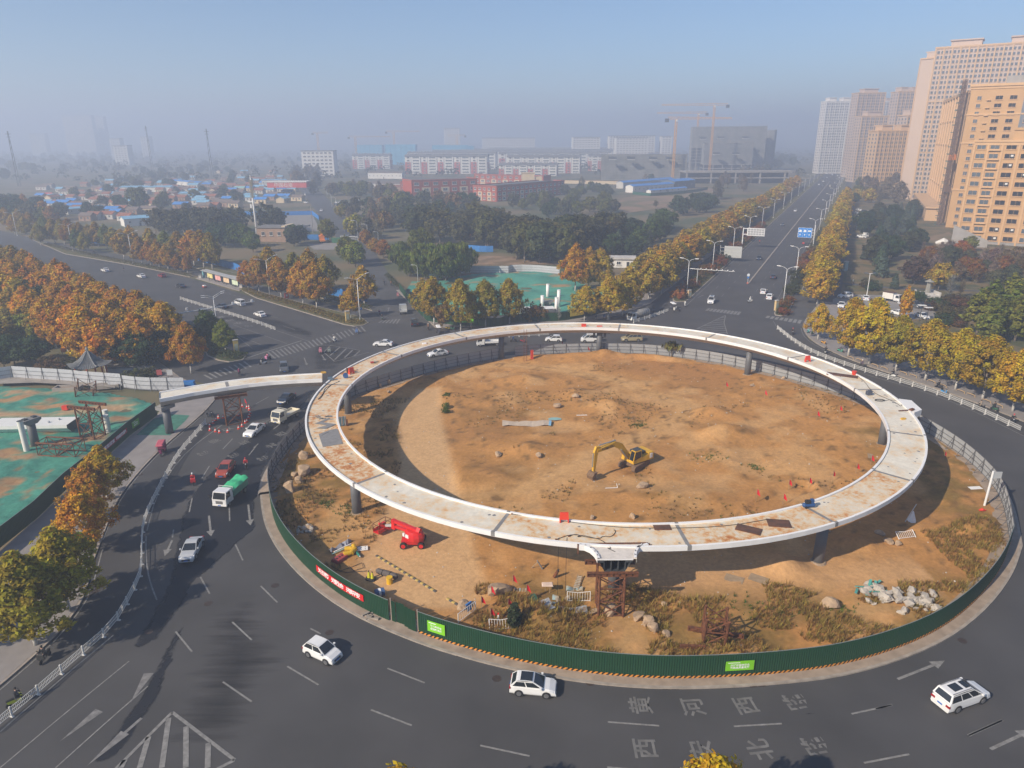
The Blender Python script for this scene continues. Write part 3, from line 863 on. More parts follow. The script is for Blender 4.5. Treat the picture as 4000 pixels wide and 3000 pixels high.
for i in range(14):
 a0,a1=JA[i],JA[i+1]
 n=max(6,int((a1-a0)*22))
 aa=[a0+(a1-a0)*k/n for k in range(n+1)]
 top,side,lips=MB(),MB(),[MB(),MB()]
 for p,q in zip(aa[:-1],aa[1:]):
  top.quad(pol(RI+.28,p,ZD-.07),pol(RO-.28,p,ZD-.07),pol(RO-.28,q,ZD-.07),pol(RI+.28,q,ZD-.07))
  for r0,r1,r2,sg in ((RO,RO-.28,RO-1.35,1),(RI,RI+.28,RI+1.35,-1)):
   lip=lips[sg<0]
   lip.quad(pol(r0,p,ZD+.12),pol(r0,q,ZD+.12),pol(r1,q,ZD+.12),pol(r1,p,ZD+.12))
   lip.quad(pol(r1,p,ZD+.12),pol(r1,q,ZD+.12),pol(r1,q,ZD-.1),pol(r1,p,ZD-.1))
   lip.quad(pol(r0,p,ZD-.42),pol(r0,q,ZD-.42),pol(r0,q,ZD+.12),pol(r0,p,ZD+.12))
   lip.quad(pol(r0,p,ZD-.42),pol(r0,q,ZD-.42),pol(r0-sg*.12,q,ZD-.52),pol(r0-sg*.12,p,ZD-.52))
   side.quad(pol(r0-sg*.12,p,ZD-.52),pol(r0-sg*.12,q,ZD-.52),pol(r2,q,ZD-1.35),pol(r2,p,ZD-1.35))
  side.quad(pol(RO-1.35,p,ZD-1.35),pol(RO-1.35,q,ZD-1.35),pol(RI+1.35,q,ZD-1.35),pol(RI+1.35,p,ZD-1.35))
 d=top.bu('deck_segment',deckm,bridge,col=(RUST[i],0,0))
 for lip in lips:
  lip.bu('parapet_lip',wm_1,d)
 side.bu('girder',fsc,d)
 j=MB()
 da=.22/RO
 for p,q in ((a0-da,a0+da),):
  j.quad(pol(RI+.29,p,ZD-.063),pol(RO-.29,p,ZD-.063),pol(RO-.29,q,ZD-.063),pol(RI+.29,q,ZD-.063))
  for r in (RO+.006,RI-.006):
   j.quad(pol(r,p*1,ZD-.40),pol(r,q,ZD-.40),pol(r,q,ZD+.13),pol(r,p,ZD+.13))
  for r,s in ((RO,-.29),(RI,.29)):
   j.quad(pol(r,p,ZD+.126),pol(r+s,p,ZD+.126),pol(r+s,q,ZD+.126),pol(r,q,ZD+.126))
 j.bu('joint_band',gp_,bridge)
for k in range(74):
 a,r=RU(0,2*PI),RC((RI+1.1,RO-1.1,RI+2.4))+RU(-.3,.3)
 s=RU(.12,.24)
 m=MB().poly([(cos(t)*s*RU(.8,1.2),sin(t)*s*RU(.7,1.3),0) for t in [2*PI*q/9 for q in range(9)]])
 m.bu('grind_patch',gp_,bridge,loc=pol(r,a,ZD-.058))
PB=[('J',870,130),('L',318,500),('H',985,1190),('G',2030,590),('G',750,405),('F',2108,440),('F',805,925),('Z',1020,1075)]
for c,x,y in PB:
 p=W(c,x,y)
 a=atan2(p.y-CY,p.x-CX)
 q=Vc((cos(a)*44.3,sin(a)*44.3,0))
 MB().path([(0,0,-.6),(0,0,ZD-1.36)],[.62,.62],20).bu('pier',pm_,bridge,True,loc=(q.x,q.y,0))
 MB().path([(0,0,0),(0,0,.22)],[.95,.8],14).bu('pier_footing',M('footing',(.3,.22,.15),.9,var=.2),bridge,loc=(q.x,q.y,sz_(q.x+CX,q.y+CY)-.12))
p=W('G',750,405)
a=atan2(p.y-CY,p.x-CX)
br=MB()
br.beam((-2.2,-.9,5.3),(2.2,-.9,5.3),.12,.12).beam((-2.2,.9,5.3),(2.2,.9,5.3),.12,.12)
for s in (-1.2,1.2):
 br.beam((s,0,5.3),(s,0,3.9),.3,.5).beam((s,0,4),(0,0,4),.2)
br.bu('pier_bracket',dk_,bridge,loc=(cos(a)*44.3,sin(a)*44.3,0),rz=a+PI/2)
st=MB()
sx0,sx1,sy=8.35-CX,11.9-CX,60.75-CY
edge=[(6.75,63.15),(7.3,63.05),(7.8,62.6),(8.15,61.9),(8.32,61.2),(8.35,60.75)]
eL=[(x-CX,y-CY) for x,y in edge]
eR=[(13.85-CX-(x-6.75),y-CY+.05) for x,y in edge]
top=[(x,y,ZD-.05) for x,y in eL]+[(x,y,ZD-.05) for x,y in eR[::-1]]+[(eR[0][0],eR[0][1]+.6,ZD-.05),(eL[0][0],eL[0][1]+.6,ZD-.05)]
stub=MB().poly(top).bu('landing_stub',M('stub_deck',(.6,.55,.49),.6,var=.15,scale=2,det=7),bridge)
lip=MB()
for e,sg in ((eL,1),(eR,-1)):
 for p,q in zip(e[:-1],e[1:]):
  lip.quad((p[0],p[1],ZD+.12),(q[0],q[1],ZD+.12),(q[0]+sg*.3,q[1]+.05,ZD+.12),(p[0]+sg*.3*.4,p[1]+.3,ZD+.12))
  lip.quad((p[0],p[1],ZD-.5),(q[0],q[1],ZD-.5),(q[0],q[1],ZD+.12),(p[0],p[1],ZD+.12))
lip.beam((sx0,sy,ZD-.08),(sx1,sy,ZD-.08),.06,.12)
lip.bu('parapet_lip',wm_1,stub)
gd=MB()
gx0,gx1=sx0+.75,sx1-.75
for z0,z1,xa,xb,xc,xd in ((ZD-.1,ZD-1.45,sx0+.05,sx1-.05,gx0,gx1),):
 gd.quad((xa,sy+.02,z0),(xa,sy+2.2,z0),(xc,sy+2.2,z1),(xc,sy+.02,z1))
 gd.quad((xb,sy+.02,z0),(xb,sy+2.2,z0),(xd,sy+2.2,z1),(xd,sy+.02,z1))
 gd.quad((xc,sy+.02,z1),(xd,sy+.02,z1),(xd,sy+2.2,z1),(xc,sy+2.2,z1))
 gd.quad((xa,sy+2.,z0),(xb,sy+2.,z0),(xd,sy+2.,z1),(xc,sy+2.,z1))
for k in range(1,5):
 x=sx0+(sx1-sx0)*k/5
 gd.box(x-.03,x+.03,sy+.1,sy+1.9,ZD-1.4,ZD-.25)
gd.box(sx0+.05,sx0+.7,sy+.05,sy+.2,ZD-.45,ZD-.3).box(sx1-.7,sx1-.05,sy+.05,sy+.2,ZD-.45,ZD-.3)
gd.bu('open_girder_end',dk_,stub)
bm=MB().beam((eL[0][0],eL[0][1]+.35,ZD+.06),(eR[0][0],eR[0][1]+.35,ZD+.06),.12,.1).beam((eL[0][0]-.1,eL[0][1]-.05,ZD-.9),(eL[0][0]-.1,eL[0][1]+.1,ZD+.15),.12).beam((eR[0][0]+.1,eR[0][1]-.05,ZD-.9),(eR[0][0]+.1,eR[0][1]+.1,ZD+.15),.12)
bm.bu('weld_edge',ru_,stub)
p0,p1,p2,p3=[W('H',*q,6.8) for q in ((1130,790),(1240,805),(1330,885),(1265,910))]
r0=W('H',1215,880,6.8)
sr=MB().prism([(q.x-CX,q.y-CY) for q in (p0,r0,p3,p2,p1)],ZD-.9,ZD+.06)
sr.bu('landing_stub',wm_1,bridge)
BN=[W('R',*q,6.9) for q in ((1560,368),(1330,380),(1100,395),(880,415),(670,441),(360,488),(50,545))]
BS=[W('R',*q,6.9) for q in ((1560,428),(1330,437),(1100,452),(880,474),(690,501),(370,552),(52,612))]
for i0,i1,ru in ((0,4,.26),(4,6,.18)):
 top,lips,sd=MB(),[MB(),MB()],MB()
 for k in range(i0,i1):
  n0,n1,s0,s1=BN[k],BN[k+1],BS[k],BS[k+1]
  o=Vc((CX,CY,0))
  f=lambda v,z:(v.x-CX,v.y-CY,z)
  g=lambda u,v,t:u.lerp(v,t)
  top.quad(f(g(n0,s0,.08),ZD-.05),f(g(n1,s1,.08),ZD-.05),f(g(n1,s1,.92),ZD-.05),f(g(n0,s0,.92),ZD-.05))
  for lip,(a0,a1,b0,b1,t) in zip(lips,((n0,n1,s0,s1,.08),(s0,s1,n0,n1,.08))):
   lip.quad(f(a0,ZD+.12),f(a1,ZD+.12),f(g(a1,b1,t),ZD+.12),f(g(a0,b0,t),ZD+.12))
   lip.quad(f(g(a0,b0,t),ZD+.12),f(g(a1,b1,t),ZD+.12),f(g(a1,b1,t),ZD-.1),f(g(a0,b0,t),ZD-.1))
   lip.quad(f(a0,ZD-.45),f(a1,ZD-.45),f(a1,ZD+.12),f(a0,ZD+.12))
   sd.quad(f(a0,ZD-.45),f(a1,ZD-.45),f(g(a1,b1,.26),ZD-1.4),f(g(a0,b0,.26),ZD-1.4))
  sd.quad(f(g(n0,s0,.26),ZD-1.4),f(g(n1,s1,.26),ZD-1.4),f(g(n1,s1,.74),ZD-1.4),f(g(n0,s0,.74),ZD-1.4))
 d=top.bu('branch_span',deckm,bridge,col=(ru,0,0))
 for lip in lips:
  lip.bu('parapet_lip',wm_1,d)
 sd.bu('girder',fsc,d)
jb=MB()
n0,s0=BN[4],BS[4]
dv=(BN[5]-BN[4]).normalized()*.25
jb.hexa([(q.x-CX,q.y-CY,ZD-.5) for q in (n0-dv,n0+dv,s0+dv,s0-dv)],[(q.x-CX,q.y-CY,ZD-.04) for q in (n0-dv,n0+dv,s0+dv,s0-dv)])
jb.bu('joint_band',gp_,bridge)
ec=MB()
n0,s0=BN[6],BS[6]
ec.quad((n0.x-CX,n0.y-CY,ZD+.1),(s0.x-CX,s0.y-CY,ZD+.1),(s0.lerp(n0,.26).x-CX,s0.lerp(n0,.26).y-CY,ZD-1.4),(n0.lerp(s0,.26).x-CX,n0.lerp(s0,.26).y-CY,ZD-1.4))
ec.bu('span_end',wm_1,bridge)
p=(BN[6]+BS[6])/2+Vc((.5,.3,0))
q=Vc((p.x-CX,p.y-CY,0))
MB().path([(0,0,0),(0,0,4.6)],[.62,.62],18).bu('pier',pm_,bridge,True,loc=q)
MB().box(-1.3,1.3,-.75,.75,4.5,5.1).box(-1.05,-.3,-.4,.4,5.1,5.34).box(.3,1.05,-.4,.4,5.1,5.34).bu('bearing_block',gp_,bridge,loc=q,rz=1.1)
def trs(name,label,P,H,wx,wy,rz,n=3,beams=True,r=.13,mats=None,rot=None,z=None):
 root=th(name,label,'trestle',(P[0],P[1],sz_(P[0],P[1]) if z is None else z),rz,rot=rot)
 cs=[(sx*wx/2,sy*wy/2) for sx,sy in ((-1,-1),(1,-1),(1,1),(-1,1))]
 for x,y in cs:
  MB().tube((x,y,-.2),(x,y,H),r,r,8).bu('leg',mats or ru_,root)
 for i in range(4):
  a,b=cs[i],cs[(i+1)%4]
  for k in range(n):
   z0,z1=H*k/n+.1,H*(k+1)/n-.05
   MB().tube((a[0],a[1],z0),(b[0],b[1],z1),r*.5,None,6).bu('brace',mats or ru_,root)
   if k%2==0 or n<3:
    MB().tube((b[0],b[1],z0),(a[0],a[1],z1),r*.5,None,6).bu('brace',mats or ru_,root)
   MB().tube((a[0],a[1],z0),(b[0],b[1],z0),r*.5,None,6).bu('cross_bar',mats or ru_,root)
 if beams:
  for y in (-wy/2,wy/2):
   g=MB().box(-wx/2-1.3,wx/2+1.3,y-.16,y+.16,H,H+.07).box(-wx/2-1.3,wx/2+1.3,y-.03,y+.03,H+.07,H+.38).box(-wx/2-1.3,wx/2+1.3,y-.16,y+.16,H+.38,H+.45)
   for k in range(9):
    x=-wx/2-1.25+(wx+2.5)*k/8
    g.box(x-.02,x+.02,y-.15,y+.15,H+.07,H+.38)
   g.bu('girder_beam',ru_,root)
 return root
trs('trestle_tower','tall rusty lattice trestle under the near open bridge stub',(9.9,61.6),4.75,2.5,2.2,0)
trs('trestle_tower','rusty lattice trestle standing in the roadway under the left bridge branch',((BN[4]+BS[4])/2+Vc((.6,-.6,0))),4.9,2.6,1.9,.42,2,True,z=0.0)
pt=W('K',1730,1270)
trs('trestle_tower','leaning rusty trestle frame in dry grass behind the green hoarding',(pt.x+.2,pt.y+.6),3.8,2.0,1.6,-.2,2,False,rot=(.28,0,-.15))
g=th('fallen_girder','long rusty steel girder lying against the leaning trestle','girder',(W('K',1750,1230).x,W('K',1750,1230).y,.9),-.25)
gm=MB().box(-2.6,2.6,-.15,.15,0,.06).box(-2.6,2.6,-.03,.03,.06,.34).box(-2.6,2.6,-.15,.15,.34,.4)
gm.bu('web',ru_,g)
for k in range(8):
 MB().box(-2.5+k*.7,-2.46+k*.7,-.14,.14,.06,.34).bu('stiffener',ru_,g)
pl=W('T',1530,1330)
trs('trestle_tower','upright brown trestle frame standing on the green net beside white tubes',(pl.x-.8,pl.y+1.2),5.2,2.7,2.3,-.25,2,True,.12,z=.2)
pl=W('T',1400,610)
trs('tipped_trestle','small tipped brown trestle frame on green net near the pale hoarding',(pl.x,pl.y,0),2.7,3.,2.2,.3,1,False,.11,rot=(.5,.25,.3),z=.5)
pl=W('T',980,1640)
fr=th('lying_trestle','large brown trestle lying on its side on green net in front','trestle',(pl.x-.6,pl.y+1.6,.25),-.12)
pts={(i,j,k):Vc((-3.1+3.1*i,-1.2+2.4*j,.1+2.1*k)) for i in range(3) for j in range(2) for k in range(2)}
for j in range(2):
 for k in range(2):
  MB().tube(pts[0,j,k],pts[2,j,k],.13,None,8).bu('leg',ru_,fr)
for i in range(3):
 for a,b in (((i,0,0),(i,0,1)),((i,1,0),(i,1,1)),((i,0,0),(i,1,0)),((i,0,1),(i,1,1)),((i,0,0),(i,1,1))):
  MB().tube(pts[a],pts[b],.065,None,6).bu('cross_bar',ru_,fr)
for i in range(2):
 for j in range(2):
  MB().tube(pts[i,j,0],pts[i+1,j,1],.065,None,6).bu('brace',ru_,fr)
  MB().tube(pts[i,j,1],pts[i+1,j,0],.065,None,6).bu('brace',ru_,fr)
  # ================================================================ HOARDINGS AND FENCES
greenf=M('green_sheet',(.008,.050,.022),.55,var=.22,scale=.35,det=6,stretch=(1,1,.4))
greyf=M('grey_sheet',(.30,.31,.32),.6,var=.14,scale=.5,det=6)
pf_=M('pale_sheet',(.46,.47,.49),.6,var=.14,scale=.4,det=7)
steelp=M('steel_post',(.12,.12,.125),.6,.2,var=.2)
bluef=M('blue_sheet',(.03,.17,.46),.55,var=.25,scale=.5,det=5)
def corrug(w,h,n,mat,depth=.035):
 m=MB()
 for k in range(n):
  x0=-w/2+w*k/n
  d=w/n
  for a,b,ya,yb in ((0,.3,0,0),(.3,.45,0,-depth),(.45,.85,-depth,-depth),(.85,1,-depth,0)):
   m.quad((x0+d*a,ya,0),(x0+d*b,yb,0),(x0+d*b,yb,h),(x0+d*a,ya,h))
 return m.mesh('sheet',mat)
def stripe_mat():
 m=bpy.data.materials.new('hazard_stripe')
 m.use_nodes=True
 t=m.node_tree
 tc=nd(t,'ShaderNodeTexCoord')
 w=nd(t,'ShaderNodeTexWave',wave_type='BANDS',bands_direction='DIAGONAL')
 mp=nd(t,'ShaderNodeMapping')
 mp.inputs['Scale'].default_value=(2.0,0,-2.2)
 w.inputs['Scale'].default_value=.62
 t.links.new(tc.outputs['Object'],mp.inputs[0])
 t.links.new(mp.outputs[0],w.inputs[0])
 g=nd(t,'ShaderNodeMath',operation='GREATER_THAN')
 g.inputs[1].default_value=.5
 t.links.new(w.outputs['Fac'],g.inputs[0])
 x=nd(t,'ShaderNodeMix',data_type='RGBA')
 x.inputs[6].default_value=(.02,.015,.012,1)
 x.inputs[7].default_value=(.62,.25,.04,1)
 t.links.new(g.outputs[0],x.inputs[0])
 t.links.new(x.outputs[2],t.nodes['Principled BSDF'].inputs['Base Color'])
 return m
hzm=stripe_mat()
def fnc(name,label,pts,step,panel,H,post=None,rail=None,z=.14,base=None,brace=None,jitter=.0,cap=None,side=1):
 pts=rsm(pts,step)
 c=pts[len(pts)//2]
 root=th(name,label,'fence',(c.x,c.y,0))
 for i,(a,b) in enumerate(zip(pts[:-1],pts[1:])):
  mid,d=(a+b)/2,b-a
  rz=atan2(d.y,d.x)
  o=ob('panel',panel,root,(mid.x-c.x,mid.y-c.y,z+RU(-jitter,jitter)),rz+RU(-jitter,jitter)*.4)
  o.scale=(d.length/step,1,1)
  if rail:
   ob('rail',rail,o)
  if base:
   q=ob('base_board',base,root,(mid.x-c.x,mid.y-c.y,z),rz)
   q.scale=(d.length/step,1,1)
  if cap:
   q=ob('cap_rail',cap,root,(mid.x-c.x,mid.y-c.y,z+H),rz)
   q.scale=(d.length/step,1,1)
  if post:
   ob('post',post,root,(a.x-c.x,a.y-c.y,z),rz)
  if brace and i%brace[1]==0:
   ob('brace',brace[0],root,(a.x-c.x,a.y-c.y,z),rz)
 return root
pan_g=corrug(.92,2.42,4,greenf)
base_g=MB().box(-.46,.46,-.07,-.04,.02,.24).mesh('base_board',hzm)
cap_g=MB().box(-.46,.46,-.03,.03,0,.04).mesh('cap_rail',M('galv_cap',(.22,.25,.24),.6,.3))
FGr=rsm(FG,.92)
gi=min(range(len(FGr)),key=lambda i:(FGr[i]-W('J',1165,1075)).length)
gj=min(range(len(FGr)),key=lambda i:(FGr[i]-W('J',1420,1170)).length)
fnc('site_hoarding','dark green corrugated hoarding along the left edge of the island, with a red banner',FGr[:gi+1],.92,pan_g,2.42,base=None,cap=cap_g)
fnc('site_hoarding','long dark green hoarding curving along the front of the island over an orange-striped base',FGr[gj:],.92,pan_g,2.42,base=base_g,cap=cap_g)
A,B=FGr[gi]+Vc((.1,.1,0)),FGr[gj]
gt=th('site_gate','battered dark green gate leaf between the two green hoardings','gate',((A+B)/2),atan2((B-A).y,(B-A).x))
L=(B-A).length
for k in range(6):
 x=-L/2+.2+(L-.4)*(k+.5)/6
 o=ob('panel',pan_g,gt,(x,.12*sin(k),.12+.03*(k%3)),.03*(k%2))
 o.scale=((L-.4)/6/.92,1,1)
MB().beam((-L/2+.1,.1,.0),(-L/2+.1,.1,2.7),.12).bu('post',M('rusty_post',(.25,.2,.17),.8),gt)
MB().beam((L/2-.1,.1,.0),(L/2-.1,.1,2.7),.12).bu('post',MATS['rusty_post'],gt)
pan_s=corrug(2.9,2.35,12,greyf,.03)
rail_s=MB().box(-1.45,1.45,.02,.07,.12,.18).box(-1.45,1.45,.02,.07,.85,.91).box(-1.45,1.45,.02,.07,1.58,1.64).box(-1.45,1.45,.0,.05,2.33,2.38).mesh('rail',steelp)
post_s=MB().beam((0,.06,0),(0,.06,2.4),.09).mesh('post',steelp)
brc=MB().beam((0,.08,2.2),(0,1.1,.0),.06).beam((0,1.05,.0),(0,.1,.1),.05).beam((0,.55,1.1),(0,.1,1.1),.05).mesh('brace',steelp)
FBr=rsm(FB,2.9)
fnc('sheet_fence','grey sheet-metal fence with steel frames along the right and far edge of the island',FBr[:len(FBr)*5//8],2.9,pan_s,2.35,post_s,rail_s,.12,brace=(brc,1))
fnc('sheet_fence','grey sheet-metal fence with steel frames along the left and back edge of the island',FBr[len(FBr)*5//8:],2.9,pan_s,2.35,post_s,rail_s,.12,brace=(brc,1))
fnc('site_hoarding','dark green hoarding along the left pavement with maroon banner and green notice',[(-61.3,64),(-61.2,81),(-62.2,89),(-62.5,100),(-63,108.2),(-62.8,117.3)],.92,pan_g,2.42,base=None,cap=cap_g)
pan_p=corrug(3.6,2.6,12,pf_,.03)
rail_p=MB().box(-1.8,1.8,-.08,-.03,.1,.16).box(-1.8,1.8,-.08,-.03,.9,.96).box(-1.8,1.8,-.08,-.03,1.75,1.81).mesh('rail',steelp)
post_p=MB().beam((0,-.06,0),(0,-.06,2.65),.09).beam((0,-.08,2.1),(.5,-1.3,0),.06).mesh('post',steelp)
fnc('sheet_fence','pale grey sheet fence with propped posts behind the green netted site',[W('E',-60,330),W('E',110,300),W('E',360,318),W('E',590,332),W('E',790,352),W('E',1060,372)],3.6,pan_p,2.6,post_p,rail_p,.5)
fnc('sheet_fence','low ivy-stained pale fence running on toward the bridge branch',[W('E',1070,372),W('E',1200,388),W('E',1340,395),W('E',1470,395),W('E',1600,395)],3.6,pan_p,2.2,post_p,rail_p,.2)
pan_gf=corrug(2.4,2.3,4,greenf)
fnc('site_hoarding','green hoarding behind the row of trees at the far netted site',[W('B',1240,1180),W('B',1330,1300),W('B',1480,1450),W('B',1740,1490),W('B',2100,1500),W('C',0,1462),W('C',420,1450),W('C',640,1415),W('C',850,1360),W('C',960,1310)],2.4,pan_gf,2.3)
fnc('sheet_fence','pale grey sheet fence at the back of the far netted site',[W('B',1500,1110),W('B',1800,1030),W('B',1990,1035),W('B',2212,1035),W('C',0,1025),W('C',120,1022),W('C',250,1030),W('C',410,1045)],3.6,pan_p,2.6,None,rail_p,.1)
pan_b=corrug(3.,2.6,4,bluef)
for lab,pts in (('bright blue hoarding behind the brown trees near the bus shelter',[W('A',1560,880),W('A',1750,935),W('A',2040,1005),W('B',30,1120)]),('blue hoarding glimpsed between trees near the corner of the small road',[W('B',560,1200),W('B',740,1240),W('B',900,1275),W('B',960,1280)]),('blue hoarding half hidden by trees on the far left road',[W('A',380,690),W('A',800,770),W('A',980,805),W('A',1350,880)]),('light blue hoarding at the back of the demolition yard',[W('e',720,650),W('e',1100,605),W('e',1500,608),W('e',1960,598)]),('light blue hoarding beside the small road and demolition yard',[W('e',1960,598),W('e',2040,660)]),('blue hoarding in front of the orange crane truck',[W('B',440,745),W('B',540,745),W('B',630,745)]),('blue hoarding behind the willow trees',[W('B',1830,840),W('B',1950,850),W('B',2050,850)])):
 fnc('blue_hoarding',lab,pts,3.,pan_b,2.6,z=0)
railw=M('white_rail',(.62,.61,.58),.6,var=.1)
rw=MB()
for z in (.22,.55,.9):
 rw.box(-1.3,1.3,-.02,.02,z,z+.05)
for k in range(17):
 rw.box(-1.25+k*.155,-1.225+k*.155,-.012,.012,.2,.92)
rwm=rw.mesh('panel',railw)
pwm=MB().box(-.06,.06,-.06,.06,0,1.05).box(-.09,.09,-.2,.2,0,.08).mesh('post',railw)
def rlg(label,pts,step=2.6):
 r=fnc('road_railing',label,smo(pts,1),step,rwm,.9,pwm,z=0.)
 r['category']='railing'
 return r
rlg('white lane railing between roadway and cycle lane on the left',[W('E',1780,680),W('E',1660,820),W('E',1530,970),W('E',1350,1310),W('E',1260,1500),W('E',1232,1650),W('I',1025,260),W('I',980,370),W('I',900,520),W('I',815,660),W('I',645,810),W('I',455,975),W('I',235,1170),W('I',0,1360),W('I',-120,1460)])
rlg('white lane railing curving along the right-hand side of the roundabout',[W('H',80,190),W('H',230,310),W('H',400,410),W('H',670,510),W('H',1030,620),W('H',1420,740),W('H',1800,890),W('H',2180,1075)])
rlg('white median railing on the left-hand road',[W('A',1560,1262),W('A',1630,1285),W('A',2000,1400),W('A',2212,1465),W('B',170,1530)])
rlg('short white railing beside the grey lorry',[W('C',1050,1465),W('C',1200,1420),W('C',1350,1365)])
rlg('white railing seen under the far side of the ring',[W('G',-200,262),W('G',0,258),W('G',200,250),W('G',320,246)])
hoop=MB().path([(-.9,0,0),(-.8,0,.35),(0,0,.42),(.8,0,.35),(.9,0,0)],.07,6).mesh('hoop',M('buff_hoop',(.42,.28,.14),.8))
for k,(x,y) in enumerate(((710,447),(785,468),(920,515),(1000,540),(1165,580),(1250,605),(1410,655),(1505,690),(1660,740),(1750,772),(1885,825),(1985,862))):
 p=W('H',x,y)
 q=W('H',x+30,y+11)
 tg_(ob('kerb_hoop',hoop,None,(p.x,p.y,.13),atan2(q.y-p.y,q.x-p.x)),'low buff hoop barrier on the right pavement kerb, %s from the far end'%nt_(k),'barrier','hoop barriers along the right pavement')
 # ================================================================ TREES AND PLANTS
leafm=leaf_mat('leaves',.32)
needm=leaf_mat('needles',.12)
twigm=M('twigs',(1,1,1),.9,objcol=True,var=.25,scale=.8)
barkm=M('bark',(.16,.13,.10),.9,var=.3,scale=2.)
barkw=M('limewashed_bark',(.42,.40,.37),.9,var=.2,scale=2.)
def qme(name,V,lv,mat):
 n=len(V)
 me=bpy.data.meshes.new(name)
 me.vertices.add(n*4)
 me.vertices.foreach_set('co',np.asarray(V,np.float32).reshape(-1))
 me.loops.add(n*4)
 me.loops.foreach_set('vertex_index',np.arange(n*4,dtype=np.int32))
 me.polygons.add(n)
 me.polygons.foreach_set('loop_start',np.arange(0,n*4,4,dtype=np.int32))
 me.polygons.foreach_set('loop_total',np.full(n,4,np.int32))
 me.update(calc_edges=True)
 a=me.attributes.new('lv','FLOAT','FACE')
 a.data.foreach_set('value',np.asarray(lv,np.float32))
 me.materials.append(mat)
 return me
def lfq(P,Nn,size,rng,droop=0.):
 n=len(P)
 d=Nn+rng.normal(0,.75,(n,3))
 d/=np.linalg.norm(d,axis=1)[:,None]+1e-9
 r=rng.normal(0,1,(n,3))
 if droop:
  r=r*(1-droop)+np.array([0,0,-1.])*droop*3
 u=r-d*(r*d).sum(1)[:,None]
 u/=np.linalg.norm(u,axis=1)[:,None]+1e-9
 v=np.cross(d,u)
 s=size*rng.uniform(.6,1.35,n)[:,None]
 e=1.0 if not droop else 1.8
 return np.stack([P-u*s*e-v*s*.32,P+v*s*.62-u*s*.1,P+u*s*e+v*s*.2,P-v*s*.55+u*s*.12],1)
def crn_(name,prof,zb,H,R,nc,nl,ls,cr,seed,mat=leafm,droop=0.,lobes=.22,inner=.35):
 rng=np.random.default_rng(seed)
 ph=rng.uniform(0,6.28,4)
 t=rng.beta(1.25,1.25,nc)
 a=rng.uniform(0,2*PI,nc)
 rr=np.array([prof(x) for x in t])*R
 rr=rr*(1+lobes*np.sin(3*a+ph[0]+5*t)+lobes*.7*np.sin(5*a+ph[1]-9*t))
 q=inner+(1-inner)*rng.random(nc)**.45
 C=np.stack([np.cos(a)*rr*q,np.sin(a)*rr*q,zb+t*(H-zb)+rng.normal(0,.2,nc)],1)
 ax=np.array([0,0,zb+(H-zb)*.42])
 Nc=C-ax
 Nc[:,2]*=.8
 Nc/=np.linalg.norm(Nc,axis=1)[:,None]+1e-9
 Nc[:,2]+=.25
 cv=rng.random(nc)
 k=np.repeat(np.arange(nc),nl)
 off=rng.normal(0,1,(len(k),3))
 off/=np.linalg.norm(off,axis=1)[:,None]
 off*=(rng.random(len(k))**.4)[:,None]*cr*rng.uniform(.7,1.3,nc)[k][:,None]
 if droop:
  off[:,2]=-np.abs(off[:,2])*2.2
 P=C[k]+off
 Nn=Nc[k]+off/(np.linalg.norm(off,axis=1)[:,None]+1e-9)*.8
 lv=np.clip(cv[k]*.7+rng.random(len(k))*.3,0,1)
 return qme(name,lfq(P,Nn,ls,rng,droop),lv,mat)
egg=lambda t:max(.05,sin(PI*min(1,t**.62*.97+.03))**.8)
ball=lambda t:max(.08,sin(PI*(t*.92+.06))**.6)
colm=lambda t:.35+.65*sin(PI*min(1,t*.95+.05))**.5 if t<.93 else .3
cone=lambda t:max(.04,(1-t)**.85)
vase=lambda t:.25+.75*sin(PI*min(1,t*.75+.1))**.8
def trk_(name,h,r,limbs,reach,seed,mats,white=1.6):
 rng=random.Random(seed)
 m=MB()
 m.path([(0,0,-.3),(.03,0,white)],[r*1.15,r*.95],7,1)
 m.path([(.03,0,white),(rng.uniform(-.1,.1),rng.uniform(-.1,.1),h)],[r*.95,r*.5],7,0)
 for k in range(limbs):
  a=2*PI*k/limbs+rng.uniform(-.4,.4)
  z=h*rng.uniform(.62,.95)
  d=rng.uniform(.6,1)*reach
  m.path([(0,0,z),(cos(a)*d*.45,sin(a)*d*.45,z+d*.55),(cos(a)*d*.8,sin(a)*d*.8,z+d*1.35)],[r*.42,r*.28,r*.1],5,0)
 return m.mesh(name,mats,True)
TK,CRN={},{}
TK['plane']=[trk_('trunk',4.6,.17,7,2.1,s,[barkm,barkw]) for s in (1,2)]
TK['round']=[trk_('trunk',3.6,.18,6,2.3,s,[barkm,barkm]) for s in (3,4)]
TK['tall']=[trk_('trunk',6.5,.17,6,1.2,s,[barkm,barkm]) for s in (5,6)]
TK['low']=[trk_('stem',.8,.08,5,.6,7,[barkm,barkm],.3)]
CRN['plane_hi']=[crn_('crown',egg,2.5,11,3.6,230,48,.2,.62,s,lobes=.24) for s in (21,22,23)]
CRN['plane']=[crn_('crown',egg,2.5,11,3.5,190,26,.28,.66,s,lobes=.24) for s in (24,25,26,27,28)]
CRN['plane_far']=[crn_('crown',egg,2.3,11,3.7,130,12,.45,.8,s) for s in (31,32,33)]
CRN['round']=[crn_('crown',ball,2.2,10,4.2,170,24,.4,.85,s) for s in (41,42,43)]
CRN['round_far']=[crn_('crown',ball,1.8,10,4.4,100,12,.68,1.,s) for s in (44,45,46)]
CRN['loose']=[crn_('crown',vase,2.6,10,3.0,95,20,.36,.7,s,lobes=.35) for s in (51,52,53)]
CRN['poplar']=[crn_('crown',colm,1.4,10,1.7,120,22,.34,.6,s,lobes=.2) for s in (61,62)]
